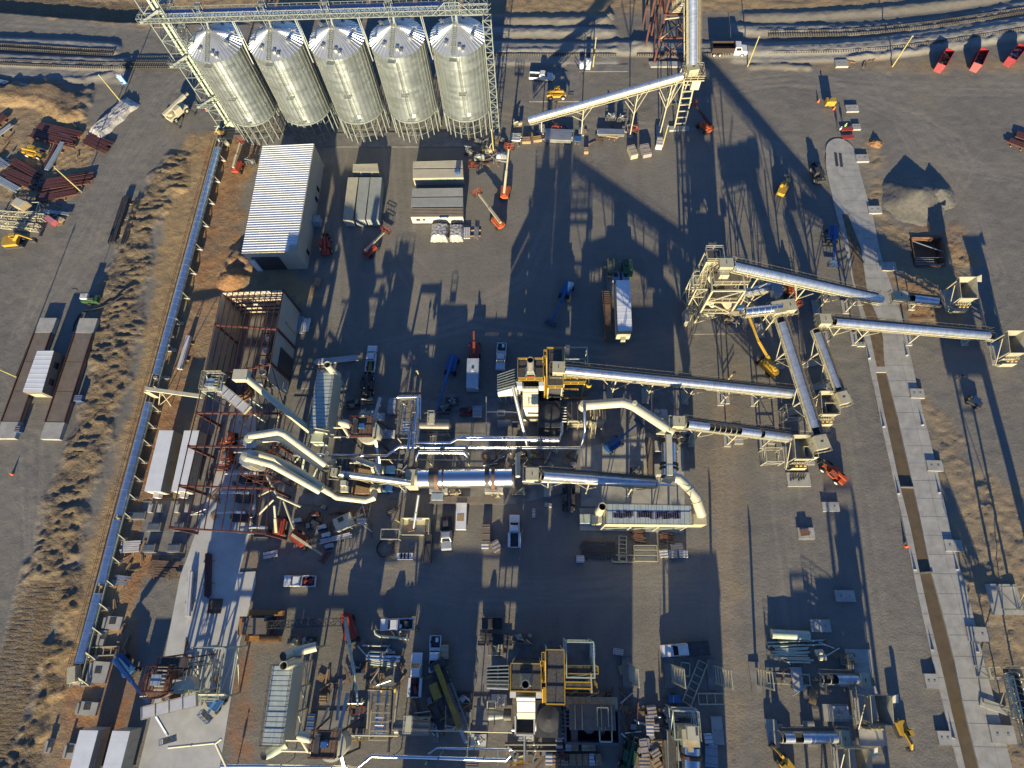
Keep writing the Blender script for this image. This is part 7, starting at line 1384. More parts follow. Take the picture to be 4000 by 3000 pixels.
CR = [('wrapped crate at the top of the two stacked by the gravel yard', 14, 1205, 1165, 1.5, 1.6, 1.0, wrapm, .1), ('wrapped crate directly under the topmost wrapped one', 14, 1188, 1235, 1.4, 1.4, .9, wrapm, 0), ('wrapped crate tilted beside the blue machine', 14, 1348, 1172, 1.5, 1.5, .9, wrapm, .5), ('wrapped long crate left of its twin behind the cream box tower', 14, 1455, 1180, 1.8, 1.4, 1, wrapm, 0), ('wrapped long crate right of its twin behind the cream box tower', 14, 1545, 1182, 1.8, 1.4, 1, wrapm, 0), ('white gridded pallet box beside the concrete pad', 14, 1190, 1325, 1.2, 1.6, .9, white, 0), ('blue-grey pallet box touching the white gridded one', 14, 1240, 1305, 1.1, 1.2, .8, bluel, 0), ('crate with three white discs near the green telehandler', 14, 1248, 1455, 1.9, 1.5, .7, cardb, 0), ('wrapped tall goods next to the green telehandler', 14, 1140, 1480, 1.2, 2.6, .8, wrapm, .1), ('wrapped crate lower right of the green telehandler', 14, 1240, 1530, 1.5, 1.4, .9, wrapm, .5), ('wide wrapped pallet at the bottom beside the telehandler', 14, 1142, 1603, 1.7, 1.5, .7, wrapm, 0), ('brown wrapped pallet at the bottom, tilted', 14, 1252, 1615, 1.3, 1.8, .8, cardb, .5), ('white goods bag right of the lower drum', 14, 1695, 1410, 1.3, 1.6, .8, white, .1), ('long blue-grey and white crate right of the lower drum', 14, 1720, 1550, 2.0, 3.2, .8, bluel, -.1)]
for k, x in enumerate((408, 490, 543, 630, 690)): CR.append((['white box first in the upper crate row by the dark pipes', 'pale box second in the upper crate row', 'cardboard crate third in the upper crate row', 'yellow-slatted crate fourth in the upper crate row', 'dark cardboard crate last in the upper crate row'][k], 14, x, 1450, 1.1, 1.9, .8, [white, lgrey, cardb, tan, cardb][k], 0))
for k, x in enumerate((320, 385, 455, 525, 580, 635, 690, 742)): CR.append((['white open crate first in the lower crate row', 'small brown crate second in the lower crate row', 'slatted crate third in the lower crate row', 'cardboard crate fourth in the lower crate row', 'cardboard crate fifth in the lower crate row', 'cardboard crate sixth in the lower crate row', 'white-framed crate seventh in the lower crate row', 'tilted brown crate last in the lower crate row'][k], 14, x, 1582, 1.15, 1.6, .8, [white, cardb, tan, cardb, cardb, cardb, white, cardb][k], .2 if k == 7 else 0))
CR += [('open timber crate left of the silver purlins', 2, 125, 1210, 2.0, 1.6, .7, wood, 0), ('timber crate between the open one and the silver purlins', 2, 218, 1200, 2.0, 1.4, .7, wood, .15), ('timber box among the gear right of the blue bars', 2, 640, 1300, 1.0, 1.4, .8, wood, 0), ('silver-topped white box below the drum walkway', 9, 1980, 1385, 1.3, 1.6, .7, white, 0), ('dark tall pallet stack above the silver-topped box', 9, 1988, 1300, 1.5, 3.6, .9, browns, 0), ('grey scrap-filled box beside the silver-topped box', 9, 2075, 1400, 1.6, 1.9, .7, wrapm, .5), ('small white crate beside the walkway of the stained filter', 10, 315, 1045, 1.4, .7, .5, white, -.2), ('small grey crate above the service truck', 10, 188, 1115, .6, 1.7, .6, lgrey, 0), ('white tote tank by the small crane arm', 10, 590, 1512, 1.4, 1.2, 1.0, white, 0), ('white wrapped sack pallet left of the blue-edged pair', 10, 1310, 1465, 1.4, 1.4, .8, white, .1), ('blue-edged white box pallet, left of the pair', 10, 1390, 1470, 1.5, 1.4, .9, bluel, 0), ('blue-edged white box pallet, right of the pair', 10, 1478, 1468, 1.5, 1.3, .9, white, 0), ('flat grey sheet lying above the blue-edged boxes', 10, 1422, 1408, 2.3, 1.2, .15, lgrey, .1), ('pale blue tank cover on the concrete pad by the separator', 9, 1178, 190, 1.5, 3.1, 1.4, bluel, -.05), ('grey square cover on the concrete pad by the burner', 9, 1912, 240, 1.8, 2.2, 1.0, bluel, 0), ('white small box in the yard corner by the lower furnace', 14, 697, 650, .9, 1.9, .6, white, 0), ('white small skid box on the open road', 14, 918, 655, 1.7, 1.0, .6, lgrey, -.15), ('cardboard sheet beside the first bare ladder frame', 14, 945, 812, .9, 1.5, .12, cardb, .3), ('dark red box near the lower furnace pad', 14, 845, 1050, .7, 1.6, .5, rust, .3), ('wooden box at the shed interior side of the warehouse', 5, 530, 780, 1.1, 1.9, .8, cardb, -.2), ('beige trailer box tipped by the conveyor bent', 2, 1042, 1310, 1.7, 3.0, 1.4, cb_, .25), ('crumpled grey load next to the beige trailer box', 2, 1155, 1300, 2.0, 3.2, 1.1, wrapm, .2), ('pale grey cabinet at the foot of the yellow pole', 2, 1275, 1235, 1.5, 2.4, 1.5, lgrey, -.2), ('dark blue bin beside the near truck scale', 8, 165, 390, 1.0, 1.3, 1.0, blue, 0), ('dark bin on the spoil bank edge', 8, 685, 125, 1.6, 1.3, .9, blue, 0), ('two-tone cardboard box on the lower filter road', 13, 580, 1060, 1.2, 1.2, .4, cardb, 0), ('blue compressor box beside the lower bag filter', 13, 478, 1258, 1.2, 2.4, 1.0, blue, 0), ('blue compressor box at the bottom edge pipes', 13, 1870, 1622, 1.8, 1.0, 1.0, blue, 0), ('tan crate north of the yellow crane truck', 13, 1630, 655, 1.3, 2.2, 1.1, tan, 0), ('concrete cabinet left of the drum, white lid', 9, 915, 1180, 1.6, .9, 1.2, white, 0)]
for c in CR: crate(c[0], c[1], c[2], c[3], c[4], c[5], c[6], c[7], c[8])
# red dumpsters
for k, (t, a, b_, lb) in enumerate(((3, (1490, 575), (1570, 440), 'red roll-off dumpster full of timber, first from the yellow pole'), (3, (1800, 575), (1870, 425), 'red roll-off dumpster full of scrap, in the middle of the three'), (3, (2090, 530), (2200, 395), 'red roll-off dumpster nearest the photo corner'))):
    c, a_, _ = seat(t, a, b_, 1.5); r = thing('dumpster', lb, 'dumpster', (0, 0, 0), 0, 'red roll-off dumpsters'); r['_local'] = 1; m = M(); [m.box((0, s*1.2, 1.2), (6.4, .1, 2.2)) for s in (-1, 1)]; m.box((3.2, 0, 1.2), (.1, 2.4, 2.2)).box((0, 0, .2), (6.4, 2.4, .1)); m.add([(-3.2, -1.2, 2.2), (-3.2, 1.2, 2.2), (-4.3, 1.0, .4), (-4.3, -1.0, .4)], [(0, 1, 2, 3), (3, 2, 1, 0)]); m.build('body', mat('crimson_paint', (.28, .022, .03), .45, 0, 1.5, .12, grime=.2), r); m = M()
    for j in range(7): [m.box((-2.9+j*.95, s*1.28, 1.2), (.12, .1, 2.1)) for s in (-1, 1)]
    m.build('ribs', mat('crimson_paint', (.28, .022, .03)), r); m = M(); rr = random.Random(k)
    for j in range(26): m.box((rr.uniform(-2.6, 2.8), rr.uniform(-.9, .9), rr.uniform(.5, 1.5)), (rr.uniform(.3, 1.6), rr.uniform(.1, .6), .12), rr.uniform(0, 3))
    m.build('debris', [wood, dark, wrapm][k], r); M().box((0, 0, .5), (6.1, 2.2, .5)).build('fill', deckw, r); r.location = c; r.rotation_euler.z = a_; r.scale = (.86, .82, .9)
# toilets, poles, cones, people, posts
for k, (t, x, y, rz, mt, lb) in enumerate(((0, 1075, 715, .45, mat('toilet_blue', (.08, .33, .62), .5), 'blue portable toilet on the rough ground near the tracks'), (2, 655, 590, 0, mat('toilet_pale', (.42, .50, .58), .5), 'pale blue portable toilet beside the yellow pole by the tracks'), (2, 602, 585, 0, mat('toilet_pale', (.42, .5, .58), .5), 'small pale portable box left of the pale blue toilet'))):
    q = P(t, x, y); h = 2.25 if k < 2 else 1.3; r = thing('portable_toilet', lb, 'portable toilet', (q.x, q.y, 0)); M().box((q.x, q.y, h/2), (1.15, 1.15, h), rz).build('cabin', mt, r); M().box((q.x, q.y, h+.08), (1.25, 1.25, .16), rz).lathe((q.x, q.y, h+.16), [(.55, 0), (.1, .14)], 8).build('roof', white, r); M().beam(V((q.x, q.y, h*.5))+V((*rot2(-.35, -.59, rz), 0)), V((q.x, q.y, h*.5))+V((*rot2(.35, -.59, rz), 0)), .04, h*.8).build('door', white, r)
PL = [(0, 1050, 885, 8.5, 'yellow-brown pole at the tarpaulin heap'), (4, 705, 0, 8.5, 'yellow-brown pole over the bright-edged red beams'), (4, 140, 1597, 8.5, 'yellow-brown pole by the outer truck scale'), (2, 700, 580, 8.5, 'yellow-brown pole beside the pale blue toilet'), (2, 2035, 575, 8.5, 'yellow-brown pole behind the dump truck cab'), (3, 1075, 575, 8.5, 'yellow-brown pole between the concrete block and the dumpsters'), (5, 350, 1238, 6, 'yellow pole against the long wall of the unfinished shed'), (5, 1420, 1605, 4, 'short yellow post in the shaded yard above the tank'), (2, 1300, 1262, 6.5, 'yellow-brown pole beside the grey cabinet'), (1, 2052, 1305, 7, 'yellow-brown pole at the foot of the lattice mast'), (6, 1872, 1615, 4, 'short yellow post below the transfer tower slab'), (9, 1235, 1190, 2.5, 'yellow stub post by the open steel frame')]
for t, x, y, h, lb in PL:
    q = P(t, x, y); r = thing('utility_pole', lb, 'utility pole', (q.x, q.y, 0), 0, 'yellow-brown poles'); M().tube([(q.x, q.y, -.2), (q.x, q.y, h)], [.16, .11], 8).build('pole', mat('yellow_pole_timber', (.42, .36, .13), .7), r, True); M().box((q.x, q.y, h-.3), (.5, .22, .28)).build('lamp_head', grey, r)
for k, (t, x, y, lb) in enumerate(((8, 110, 780, 'orange traffic cone on the empty gravel at the left'), (3, 432, 882, 'orange traffic cone left of the yellow compressor'), (3, 567, 945, 'orange traffic cone below the yellow compressor'), (11, 1188, 1405, 'orange cap marker on the edge of the roadway slab'))):
    q = P(t, x, y); z_ = .15 if k == 3 else .05; r = thing('traffic_cone', lb, 'traffic cone', (q.x, q.y, z_), 0, 'orange cones'); M().lathe((q.x, q.y, z_), [(.26, .04), (.05, .85), (0, .86)], 12).build('cone', mat('cone_orange', (.8, .14, .03), .5), r); M().box((q.x, q.y, z_+.02), (.6, .6, .05)).build('base', mat('cone_orange', (.8, .14, .03)), r)
q = P(3, 530, 895, .8); r = thing('compressor', 'yellow towed compressor casting a long shadow by two cones', 'compressor', (q.x, q.y, 0)); M().box((q.x, q.y, 1.3), (2.2, 1.3, 1.4)).build('casing', yellow, r); M().beam((q.x+1, q.y-.2, .5), (q.x+2.4, q.y-.5, .45), .1).build('drawbar', dark, r); M().tube([(q.x-.4, q.y-.7, .4), (q.x-.4, q.y+.7, .4)], .38, 12).build('wheels', black, r); M().beam((q.x-.5, q.y, 2), (q.x-.5, q.y, 2.5), .3).build('exhaust', dark, r)
for k, (x, y) in enumerate(((680, 1115), (690, 1185))): q = P(3, x, y, .4); bx = ['upper red-painted panel lying before the slab head', 'lower red-painted panel lying before the slab head'][k]; r = thing('red_panel', bx, 'panel', (q.x, q.y, 0), 0, 'red panels'); M().box((q.x, q.y, .45), (2.7, 1.1, .1), .05).build('sheet', red, r); M().box((q.x, q.y, .2), (2.3, .15, .38), .05).build('stand', dark, r)
for k, (t, x, y) in enumerate(((3, 585, 1375), (3, 625, 1380))):
    q = P(t, x, y, .2); o = solo(M().prism([(q.x-.35, q.y-2.0), (q.x+.3, q.y-2.0), (q.x+.62, q.y+1.8), (q.x, q.y+2.0)], .142, .17), 'slab_slot', dark, ['left dark slot in the roadway slab head', 'right dark slot in the roadway slab head'][k], 'slot')
PP = [(13, 1255, 480, 'bright green hi-vis jacket', 'standing at the open pickup door', hivis), (13, 935, 1080, 'bright green hi-vis jacket', 'near the red crane basket', hivis), (13, 1395, 465, 'red jacket', 'behind the pickup with open doors', red), (10, 1012, 325, 'hi-vis vest', 'on the concrete under the fat cream duct', hivis), (0, 1752, 935, 'orange vest', 'by the cream crane', orange), (0, 1790, 962, 'pink-orange vest', 'just behind another worker by the crane', mat('vest_pink', (.75, .15, .1), .6)), (3, 665, 1090, 'yellow-green vest', 'at the red panels', hivis), (3, 622, 1120, 'white shirt', 'at the red panels', white), (11, 1735, 125, 'yellow vest', 'beside the small buggy on the right', yellow), (13, 1475, 1610, 'green vest', 'under the lower horizontal tank', hivis), (12, 2035, 1640, 'yellow-green vest', 'at the corner of the lower filter', hivis)]
def person(): 
    r = thing('person', 'person x x x', 'person', (0, 0, 0)); r['_local'] = 1; me = bpy.data.meshes.new('body'); jv = [(0, 0, .95), (0, 0, 1.2), (0, 0, 1.42), (0, 0, 1.52), (0, .02, 1.66), (.11, 0, .9), (.13, .06, .5), (.13, 0, .08), (.13, .14, .05), (-.11, 0, .9), (-.13, -.1, .5), (-.13, -.2, .08), (-.13, -.06, .05), (.2, 0, 1.4), (.27, .04, 1.12), (.24, .2, .92), (-.2, 0, 1.4), (-.28, 0, 1.12), (-.24, .14, .9)]
    ed = [(0, 1), (1, 2), (2, 3), (3, 4), (0, 5), (5, 6), (6, 7), (7, 8), (0, 9), (9, 10), (10, 11), (11, 12), (2, 13), (13, 14), (14, 15), (2, 16), (16, 17), (17, 18)]; rd = [.15, .15, .16, .06, .11, .1, .07, .05, .045, .1, .07, .05, .045, .08, .05, .035, .08, .05, .035]
    me.from_pydata(jv, ed, []); o = bpy.data.objects.new('body', me); C.objects.link(o); mo = o.modifiers.new('s', 'SKIN')
    for v, q in zip(me.skin_vertices[0].data, rd): v.radius = (q, q)
    me.skin_vertices[0].data[0].use_root = True; su = o.modifiers.new('u', 'SUBSURF'); su.levels = 1
    dg = bpy.context.evaluated_depsgraph_get(); m2 = bpy.data.meshes.new_from_object(o.evaluated_get(dg)); o.modifiers.clear(); o.data = m2; m2.materials.clear(); m2.materials.append(denim); o.parent = r; return r
pr0 = person(); ps = []
def jacket(mt, r): M().lathe((0, 0, .9), [(.19, 0), (.22, .3), (.21, .5), (.08, .58)], 12).build('jacket', mt, r); M().lathe((0, .02, 1.68), [(.15, 0), (.13, .09), (0, .14)], 12).build('hard_hat', white if mt is not red else yellow, r)
for t, x, y, wear, where, mt in PP:
    r = dup(pr0, (0, 0, 0), 0, 'person in a %s and hard hat %s' % (wear, where), 'site workers'); r['_local'] = 1; jacket(mt, r); q = P(t, x, y, .9); r.location = (q.x, q.y, .15 if t in (10,) else .05); r.rotation_euler.z = (x*7 % 628)/100
for ch in list(pr0.children): bpy.data.objects.remove(ch)
bpy.data.objects.remove(pr0)
q = P(11, 1780, 160, .6); r = thing('utility_buggy', 'small dark utility buggy in the shade east of the roadway slab', 'utility buggy', (q.x, q.y, 0)); M().box((q.x, q.y, .75), (2.5, 1.4, .5), -.6).build('body', dark, r); M().box((q.x-.2, q.y+.1, 1.75), (1.3, 1.3, .06), -.6).build('canopy', grey, r)
for a, b_ in ((-.8, -.6), (.8, -.6), (.8, .6), (-.8, .6)): X = rot2(a, b_, -.6); M().lathe((q.x+X[0], q.y+X[1], .05), [(.3, 0), (.3, .5), (0, .5)], 10).build('wheel', black, r)
q = P(7, 1655, 1600, .6); r = thing('survey_tripod', 'dark survey tripod with gear in shade above the roadway brackets', 'tripod', (q.x, q.y, 0)); [M().beam((q.x+math.cos(k*2.1)*.5, q.y+math.sin(k*2.1)*.5, 0), (q.x, q.y, 1.5), .07).build('leg', yellow, r) for k in range(3)]; M().box((q.x, q.y, 1.6), (.3, .3, .35)).build('instrument', dark, r)
FT = [(11, 1290, 80, 2.6, 1.9, 'first'), (11, 1443, 705, 2.8, 2.0, 'second'), (11, 1605, 1395, 3.0, 2.0, 'third'), (15, 1815, 502, 3.4, 2.3, 'fourth'), (15, 2030, 1368, 3.8, 2.6, 'fifth')]
for t, x, y, sx, sy, n_ in FT:
    q = P(t, x, y, .4); r = thing('concrete_footing', 'pale concrete footing on the right edge of the roadway slab, %s down the channel' % n_, 'concrete footing', (q.x, q.y, 0), 0, 'concrete footings along the roadway slab'); M().box((q.x, q.y, .15), (sx, sy, .6), -.03).build('block', conc, r); [M().box((q.x+s*sx*.22, q.y, .47), (.35, .35, .05)).build('anchor_plate', grey, r) for s in (-1, 1)]
FU = [(7, 1043, 640, 3, 2, 'pale two-bolt footing beside the upper slab, half in shadow'), (7, 925, 152, 2.8, 1.9, 'pale two-bolt footing beside the slab, in the sun'), (3, 815, 1365, 2.8, 2.0, 'pale two-bolt footing at the slab head by the clay'), (3, 765, 1095, 1.8, 1.6, 'small pale footing right of the red panels'), (3, 728, 935, 2.9, 2.0, 'pale footing above the red panels'), (3, 636, 545, 3.0, 2.2, 'pale concrete block by the tracks with a sunlit front'), (15, 1415, 908, 2.1, 2.2, 'pale footing on the left slab edge, upper'), (15, 1528, 1400, 2.1, 2.0, 'pale footing on the left slab edge, lower'), (7, 805, 1315, 1.6, .9, 'small footing below the level conveyor at the slab edge'), (11, 265, 825, 4.2, 2.6, 'concrete pad with scrap steel below the hopper pair'), (11, 543, 1060, 3.0, 1.7, 'lone concrete block below the orange telehandler'), (11, 330, 1290, 2.9, 2.0, 'concrete block carrying a rusty plate'), (15, 668, 172, 3.3, 1.9, 'concrete block with steel plates in the long shadow'), (15, 456, 430, 3.3, 2.0, 'concrete block with bolts above the green pipes'), (14, 1775, 1335, 1.8, 4.0, 'tall slab footing at the lane edge by the lower drum'), (15, 40, 1360, 1.8, 4.0, 'slab footing left of the bottom conveyor stub'), (15, 255, 890, 1.7, 3.6, 'slab footing under the very long ladder'), (15, 365, 1365, 1.8, 3.6, 'slab footing behind the bottom conveyor stub'), (11, 30, 490, 1.5, 1.2, 'small footing under the hooped conveyor end'), (10, 1840, 115, 1.6, 2.6, 'footing under the long chrome conveyor at the lane'), (10, 1955, 460, 1.7, 2.6, 'footing under the hooped conveyor')]
for t, x, y, sx, sy, lb in FU:
    q = P(t, x, y, .4); r = thing('concrete_footing', lb, 'concrete footing', (q.x, q.y, 0), 0, 'loose concrete footings'); M().box((q.x, q.y, .15), (sx, sy, .62)).build('block', conc, r); [M().box((q.x+s*sx*.22, q.y, .48), (.3, .3, .05)).build('anchor_plate', grey, r) for s in (-1, 1)]
q = P(11, 330, 1280, .8); M_ = M().box((q.x-.2, q.y, .62), (1.5, 1.2, .2), .1); solo(M_, 'rusty_plate', rustb, 'rusty plate lying on a lone concrete block', 'steel plate')
q = P(11, 260, 810, .8); m = M(); [m.beam((q.x-1.4+k*.5, q.y-.6+.2*(k % 3), .6), (q.x-.6+k*.45, q.y+.8, .75), .16, .2) for k in range(6)]; solo(m, 'scrap_steel', dark, 'dark scrap steel heaped on the concrete pad below the hoppers', 'scrap steel')
PO = [(11, 1000, 370), (11, 1335, 355), (11, 1128, 948), (11, 1480, 940), (11, 1270, 1605), (11, 1635, 1603), (15, 1422, 637), (15, 1813, 655), (15, 1602, 1396), (7, 875, 1440), (7, 1200, 1413)]
for t, x, y in PO:
    q = P(t, x, y, .15); r = thing('marker_bracket', 'small galvanised marker bracket standing on the long roadway slab', 'bracket', (q.x, q.y, .14), 0, 'marker brackets on the roadway slab'); M().box((q.x, q.y, .2), (.5, .2, .1)).build('foot', white, r); M().prism([(q.x-.2, q.y), (q.x+.2, q.y), (q.x+.2, q.y+.04), (q.x-.2, q.y+.04)], .2, lambda p: .3 if p[0] > q.x else 1.0).build('blade', galv, r)
# gravel piles
def pile(label, t, x, y, R_, h, mt=pile_m, sq=1., seed=1, nm='gravel_pile'):
    q = P(t, x, y); N = 46; vs = []
    for j in range(N+1):
        for i in range(N+1):
            u, v = (i/N*2-1)*R_*1.25, (j/N*2-1)*R_*1.25*sq; d = math.hypot(u, v/sq)/R_; nn = MN.noise(V((u*.35, v*.35, seed*3.1)))*.5; z_ = h*(1-d-nn*.25*min(1, d*1.6)); z_ += .12*MN.noise(V((u*2.2, v*2.2, seed)))+.05*MN.noise(V((u*6, v*6, seed))); vs.append((q.x+u, q.y+v, z_ if z_ > -.15 else -.4))
    return solo(M().add(vs, [(j*(N+1)+i, j*(N+1)+i+1, (j+1)*(N+1)+i+1, (j+1)*(N+1)+i) for j in range(N) for i in range(N)]), nm, mt, label, 'gravel pile', 'gravel piles', True)
pile('large grey gravel pile right of the roadway slab', 7, 1255, 50, 7.0, 2.7, seed=2); pile('smaller gravel pile merging with the large one on its right', 7, 1450, 25, 4.2, 2.0, seed=5)
pile('orange clay heap by the warehouse corner', 4, 2030, 760, 4.2, 2.2, mat('orange_clay', (.30, .16, .07), .9, 0, 1.5, .2, .06, 3), seed=8, nm='clay_heap'); pile('little earth heap at the edge of the spoil bank hole', 3, 930, 1240, 1.6, .9, mat('orange_clay', (.3, .16, .07)), seed=9, nm='clay_heap')
pile('dark grey heap by the far tracks', 2, 840, 140, 1.8, 1.0, seed=4)
# dig shoring
c = [P(7, *q, .1) for q in ((1235, 395), (1495, 395), (1530, 640), (1275, 645))]; r = thing('trench_box', 'rusty shoring frame lining the square dig', 'shoring', tuple((c[0]+c[2])/2))
for a, b_ in zip(c, c[1:]+c[:1]): M().beam(a-V((0, 0, 1.0)), b_-V((0, 0, 1.0)), .18, 2.4).build('panel', rustb, r)
m = M(); m.beam(lerp(c[0], c[3], .1), lerp(c[1], c[2], .5), .14); m.beam(lerp(c[3], c[0], .3), lerp(c[2], c[1], .3), .1); [m.beam(lerp(c[3], c[0], .08*k), lerp(c[3], c[0], .08*k)+V((4, 0, 0)), .1) for k in range(4)]; m.build('braces', galv, r)
# green pump with hose
q = P(4, 785, 930, .8); r = thing('pump_trailer', 'green pump trailer with a grey panel feeding a black hose over the spoil', 'pump', (q.x, q.y, 0)); M().box((q.x, q.y, .9), (3.6, 1.5, .9)).build('frame', greenm, r); M().box((q.x-.9, q.y+.3, 1.6), (1.6, 1.2, .7)).build('engine_cover', lgrey, r); M().box((q.x+.4, q.y-.3, 1.45), (1.4, .6, .3)).build('manifold', olive, r)
for y in (-1, 1): M().tube([(q.x-.3, q.y+y*.8, .4), (q.x-.3, q.y+y*1.05, .4)], .4, 12).build('wheel', black, r)
M().tube([(q.x-.8, q.y+.4, 1.9), (q.x-.8, q.y+.4, 4.6)], .06, 6).build('mast', dark, r); M().box((q.x-.8, q.y+.4, 4.7), (.9, .3, .4)).build('lamp', dark, r)
hp = [P(4, x, y, z) for x, y, z in ((1110, 875, .9), (1050, 895, 1.0), (960, 960, .6), (860, 1000, .3), (740, 1030, .3), (690, 1060, .3), (660, 1110, .3), (640, 1150, .3), (632, 1200, .5))]; solo(M().tube(hp, .16, 8), 'drain_hose', black, 'black drain hose snaking from the spoil bank to the truck scale', 'hose', smooth=True)
q = P(4, 170, 100, 2.5); r = thing('cab_module', 'cream crane cab module on a pale green frame by the lattice sections', 'cab module', (q.x, q.y, 0)); frame_box(r, q.x-.6, q.y-1.6, q.x+3.6, q.y+1.0, 0, 1.6, (1.6,), green, .14); M().box((q.x, q.y, 2.0), (3.0, 2.2, 1.8), -.45).build('cab', tan, r); M().box((q.x, q.y, 2.95), (2.6, 1.8, .1), -.45).build('roof', creamd, r)
q = P(4, 440, 245, .8); r = thing('skip_bin', 'faded pink-red skip bin at the end of the lattice sections', 'skip bin', (q.x, q.y, 0)); M().box((q.x, q.y, .7), (2.8, 1.3, 1.1), -.6).build('body', mat('faded_red', (.42, .10, .12), .5), r); M().box((q.x, q.y, 1.28), (2.6, 1.1, .06), -.6).build('lid', mat('faded_pink', (.5, .2, .22), .5), r)
q = P(4, 520, 240, .4); solo(M().box((q.x, q.y, .35), (1.6, 1.1, .6), -.4), 'tan_box', tan, 'small tan box next to the pink-red skip', 'box')
# concrete boxes south of trailers
for k, (x0, y0, x1, y1, h) in enumerate(((1270, 1035, 1320, 1108, .9), (1350, 1035, 1402, 1108, .9), (1500, 1035, 1552, 1108, .9), (1590, 1035, 1635, 1108, .9), (1258, 1195, 1395, 1270, 1.3), (1485, 1195, 1590, 1270, 1.3), (1222, 1378, 1345, 1452, 1.3), (1432, 1378, 1565, 1452, 1.3), (1060, 1100, 1262, 1170, .5))):
    lb = ['first', 'second', 'third', 'fourth', 'fifth, larger', 'sixth, larger', 'seventh, lowest left', 'eighth, lowest right', 'ninth, flat one by the conveyor'][k]; a, b_ = P(8, x0, y1, h), P(8, x1, y0, h); r = thing('concrete_vault', 'grey concrete vault south of the white-roofed trailers, %s' % lb, 'concrete vault', ((a.x+b_.x)/2, (a.y+b_.y)/2, 0), 0, 'concrete vaults'); M().box(((a.x+b_.x)/2, (a.y+b_.y)/2, h/2), (b_.x-a.x, b_.y-a.y, h)).build('vault', concd if k > 3 else conc, r); M().box(((a.x+b_.x)/2, (a.y+b_.y)/2, h+.03), (b_.x-a.x-.4, b_.y-a.y-.5, .08)).build('lid', conc if k < 4 else mat('slate_lid', (.09, .11, .13), .6), r)
pad(8, '1240,1010 1660,1010 1600,1480 1215,1480', .13, concd)
for k, (x0, y0, x1, y1) in enumerate(((880, 350, 1060, 460), (830, 470, 920, 600), (740, 740, 950, 920), (650, 1090, 850, 1200), (380, 1410, 460, 1530), (540, 1450, 660, 1580))):
    a, b_ = P(12, x0, y1, .5), P(12, x1, y0, .5); r = thing('machine_base', 'concrete machine base beside the low conveyor, %s' % ['with two raised rails', 'small with a square pit', 'broad with one square hole', 'with a white cabinet', 'lone by the dirt track', 'next to the trailers'][k], 'machine base', ((a.x+b_.x)/2, (a.y+b_.y)/2, 0), 0, 'concrete machine bases'); M().box(((a.x+b_.x)/2, (a.y+b_.y)/2, .1), (b_.x-a.x, b_.y-a.y, .8), -.05).build('slab', conc, r); M().box(((a.x+b_.x)/2, (a.y+b_.y)/2+.3, .52), (1.2, 1.0, .06)).build('pit', dark, r); M().box((a.x+.3, (a.y+b_.y)/2, .6), (.4, b_.y-a.y-.4, .5)).build('upstand', conc, r)
a, b_ = P(12, 1795, 320, .13), P(12, 1925, 200, .13); r = thing('sump_pit', 'square sump pit with rusty edge in the lower concrete strip', 'sump pit', tuple((a+b_)/2)); M().box(((a.x+b_.x)/2, (a.y+b_.y)/2, .15), (b_.x-a.x, b_.y-a.y, .04)).build('opening', mud, r); m = M(); [m.beam(p_, q_, .18, .3) for p_, q_ in (((a.x, a.y, .15), (b_.x, a.y, .15)), ((b_.x, a.y, .15), (b_.x, b_.y, .15)), ((b_.x, b_.y, .15), (a.x, b_.y, .15)), ((a.x, b_.y, .15), (a.x, a.y, .15)))]; m.build('rim', rustb, r)
# equipment in the unfinished shed
for k in range(5):
    q = lerp(sBR, sFR, .42+.13*k); r = thing('blue_press', 'blue shed machine with white valves along the inner wall, %s from the back' % ['first', 'second', 'third', 'fourth', 'fifth'][k], 'machine', (q.x-1.6, q.y+1.2, 0), 0, 'blue machines in the shed'); M().box((q.x-1.3, q.y+1.2, 1.2), (1.8, 1.7, 2.2)).build('housing', blue, r); M().box((q.x-3.4, q.y+1.2, .7), (2.2, 1.8, 1.2)).build('bed', dark, r); M().lathe((q.x-5.4, q.y+1.0, 1.0), [(.6, 0), (.5, .5), (0, .75)], 14).build('dome', white, r, True); M().beam((q.x-6.5, q.y+2.2, 1.6), (q.x-.6, q.y+2.2, 1.6), .16).build('pipe', dark, r)
for k in range(6):
    q = P(8, 1960+(-14*k), 440+(2212 and 0)+[0, 150, 320, 490, 660, 0][k], 2); q = P(8, [2050, 2030, 1975, 1945, 1910, 2100][k], [590, 770, 775, 940, 1110, 1240][k], 2)
    r = thing('dust_collector', 'grey pipe machine with pale tube on the slab under the red purlins, %s' % ['topmost', 'second', 'third', 'fourth', 'fifth', 'lowest'][k], 'machine', (q.x, q.y, 0), 0, 'grey machines under the purlins'); M().tube([(q.x-.6, q.y, 2.2), (q.x+4.6, q.y+.1, 2.2)], .24, 10).build('tube', galv, r, True); M().box((q.x+3.4, q.y-.9, .9), (2.6, 1.5, 1.6)).build('machine_body', dark, r); M().box((q.x+1, q.y-.6, .7), (1, .9, 1.2)).build('base', green, r)
    M().box((q.x+4.0, q.y-.1, 2.45), (1.6, .35, .25)).build('white_hood', white, r)
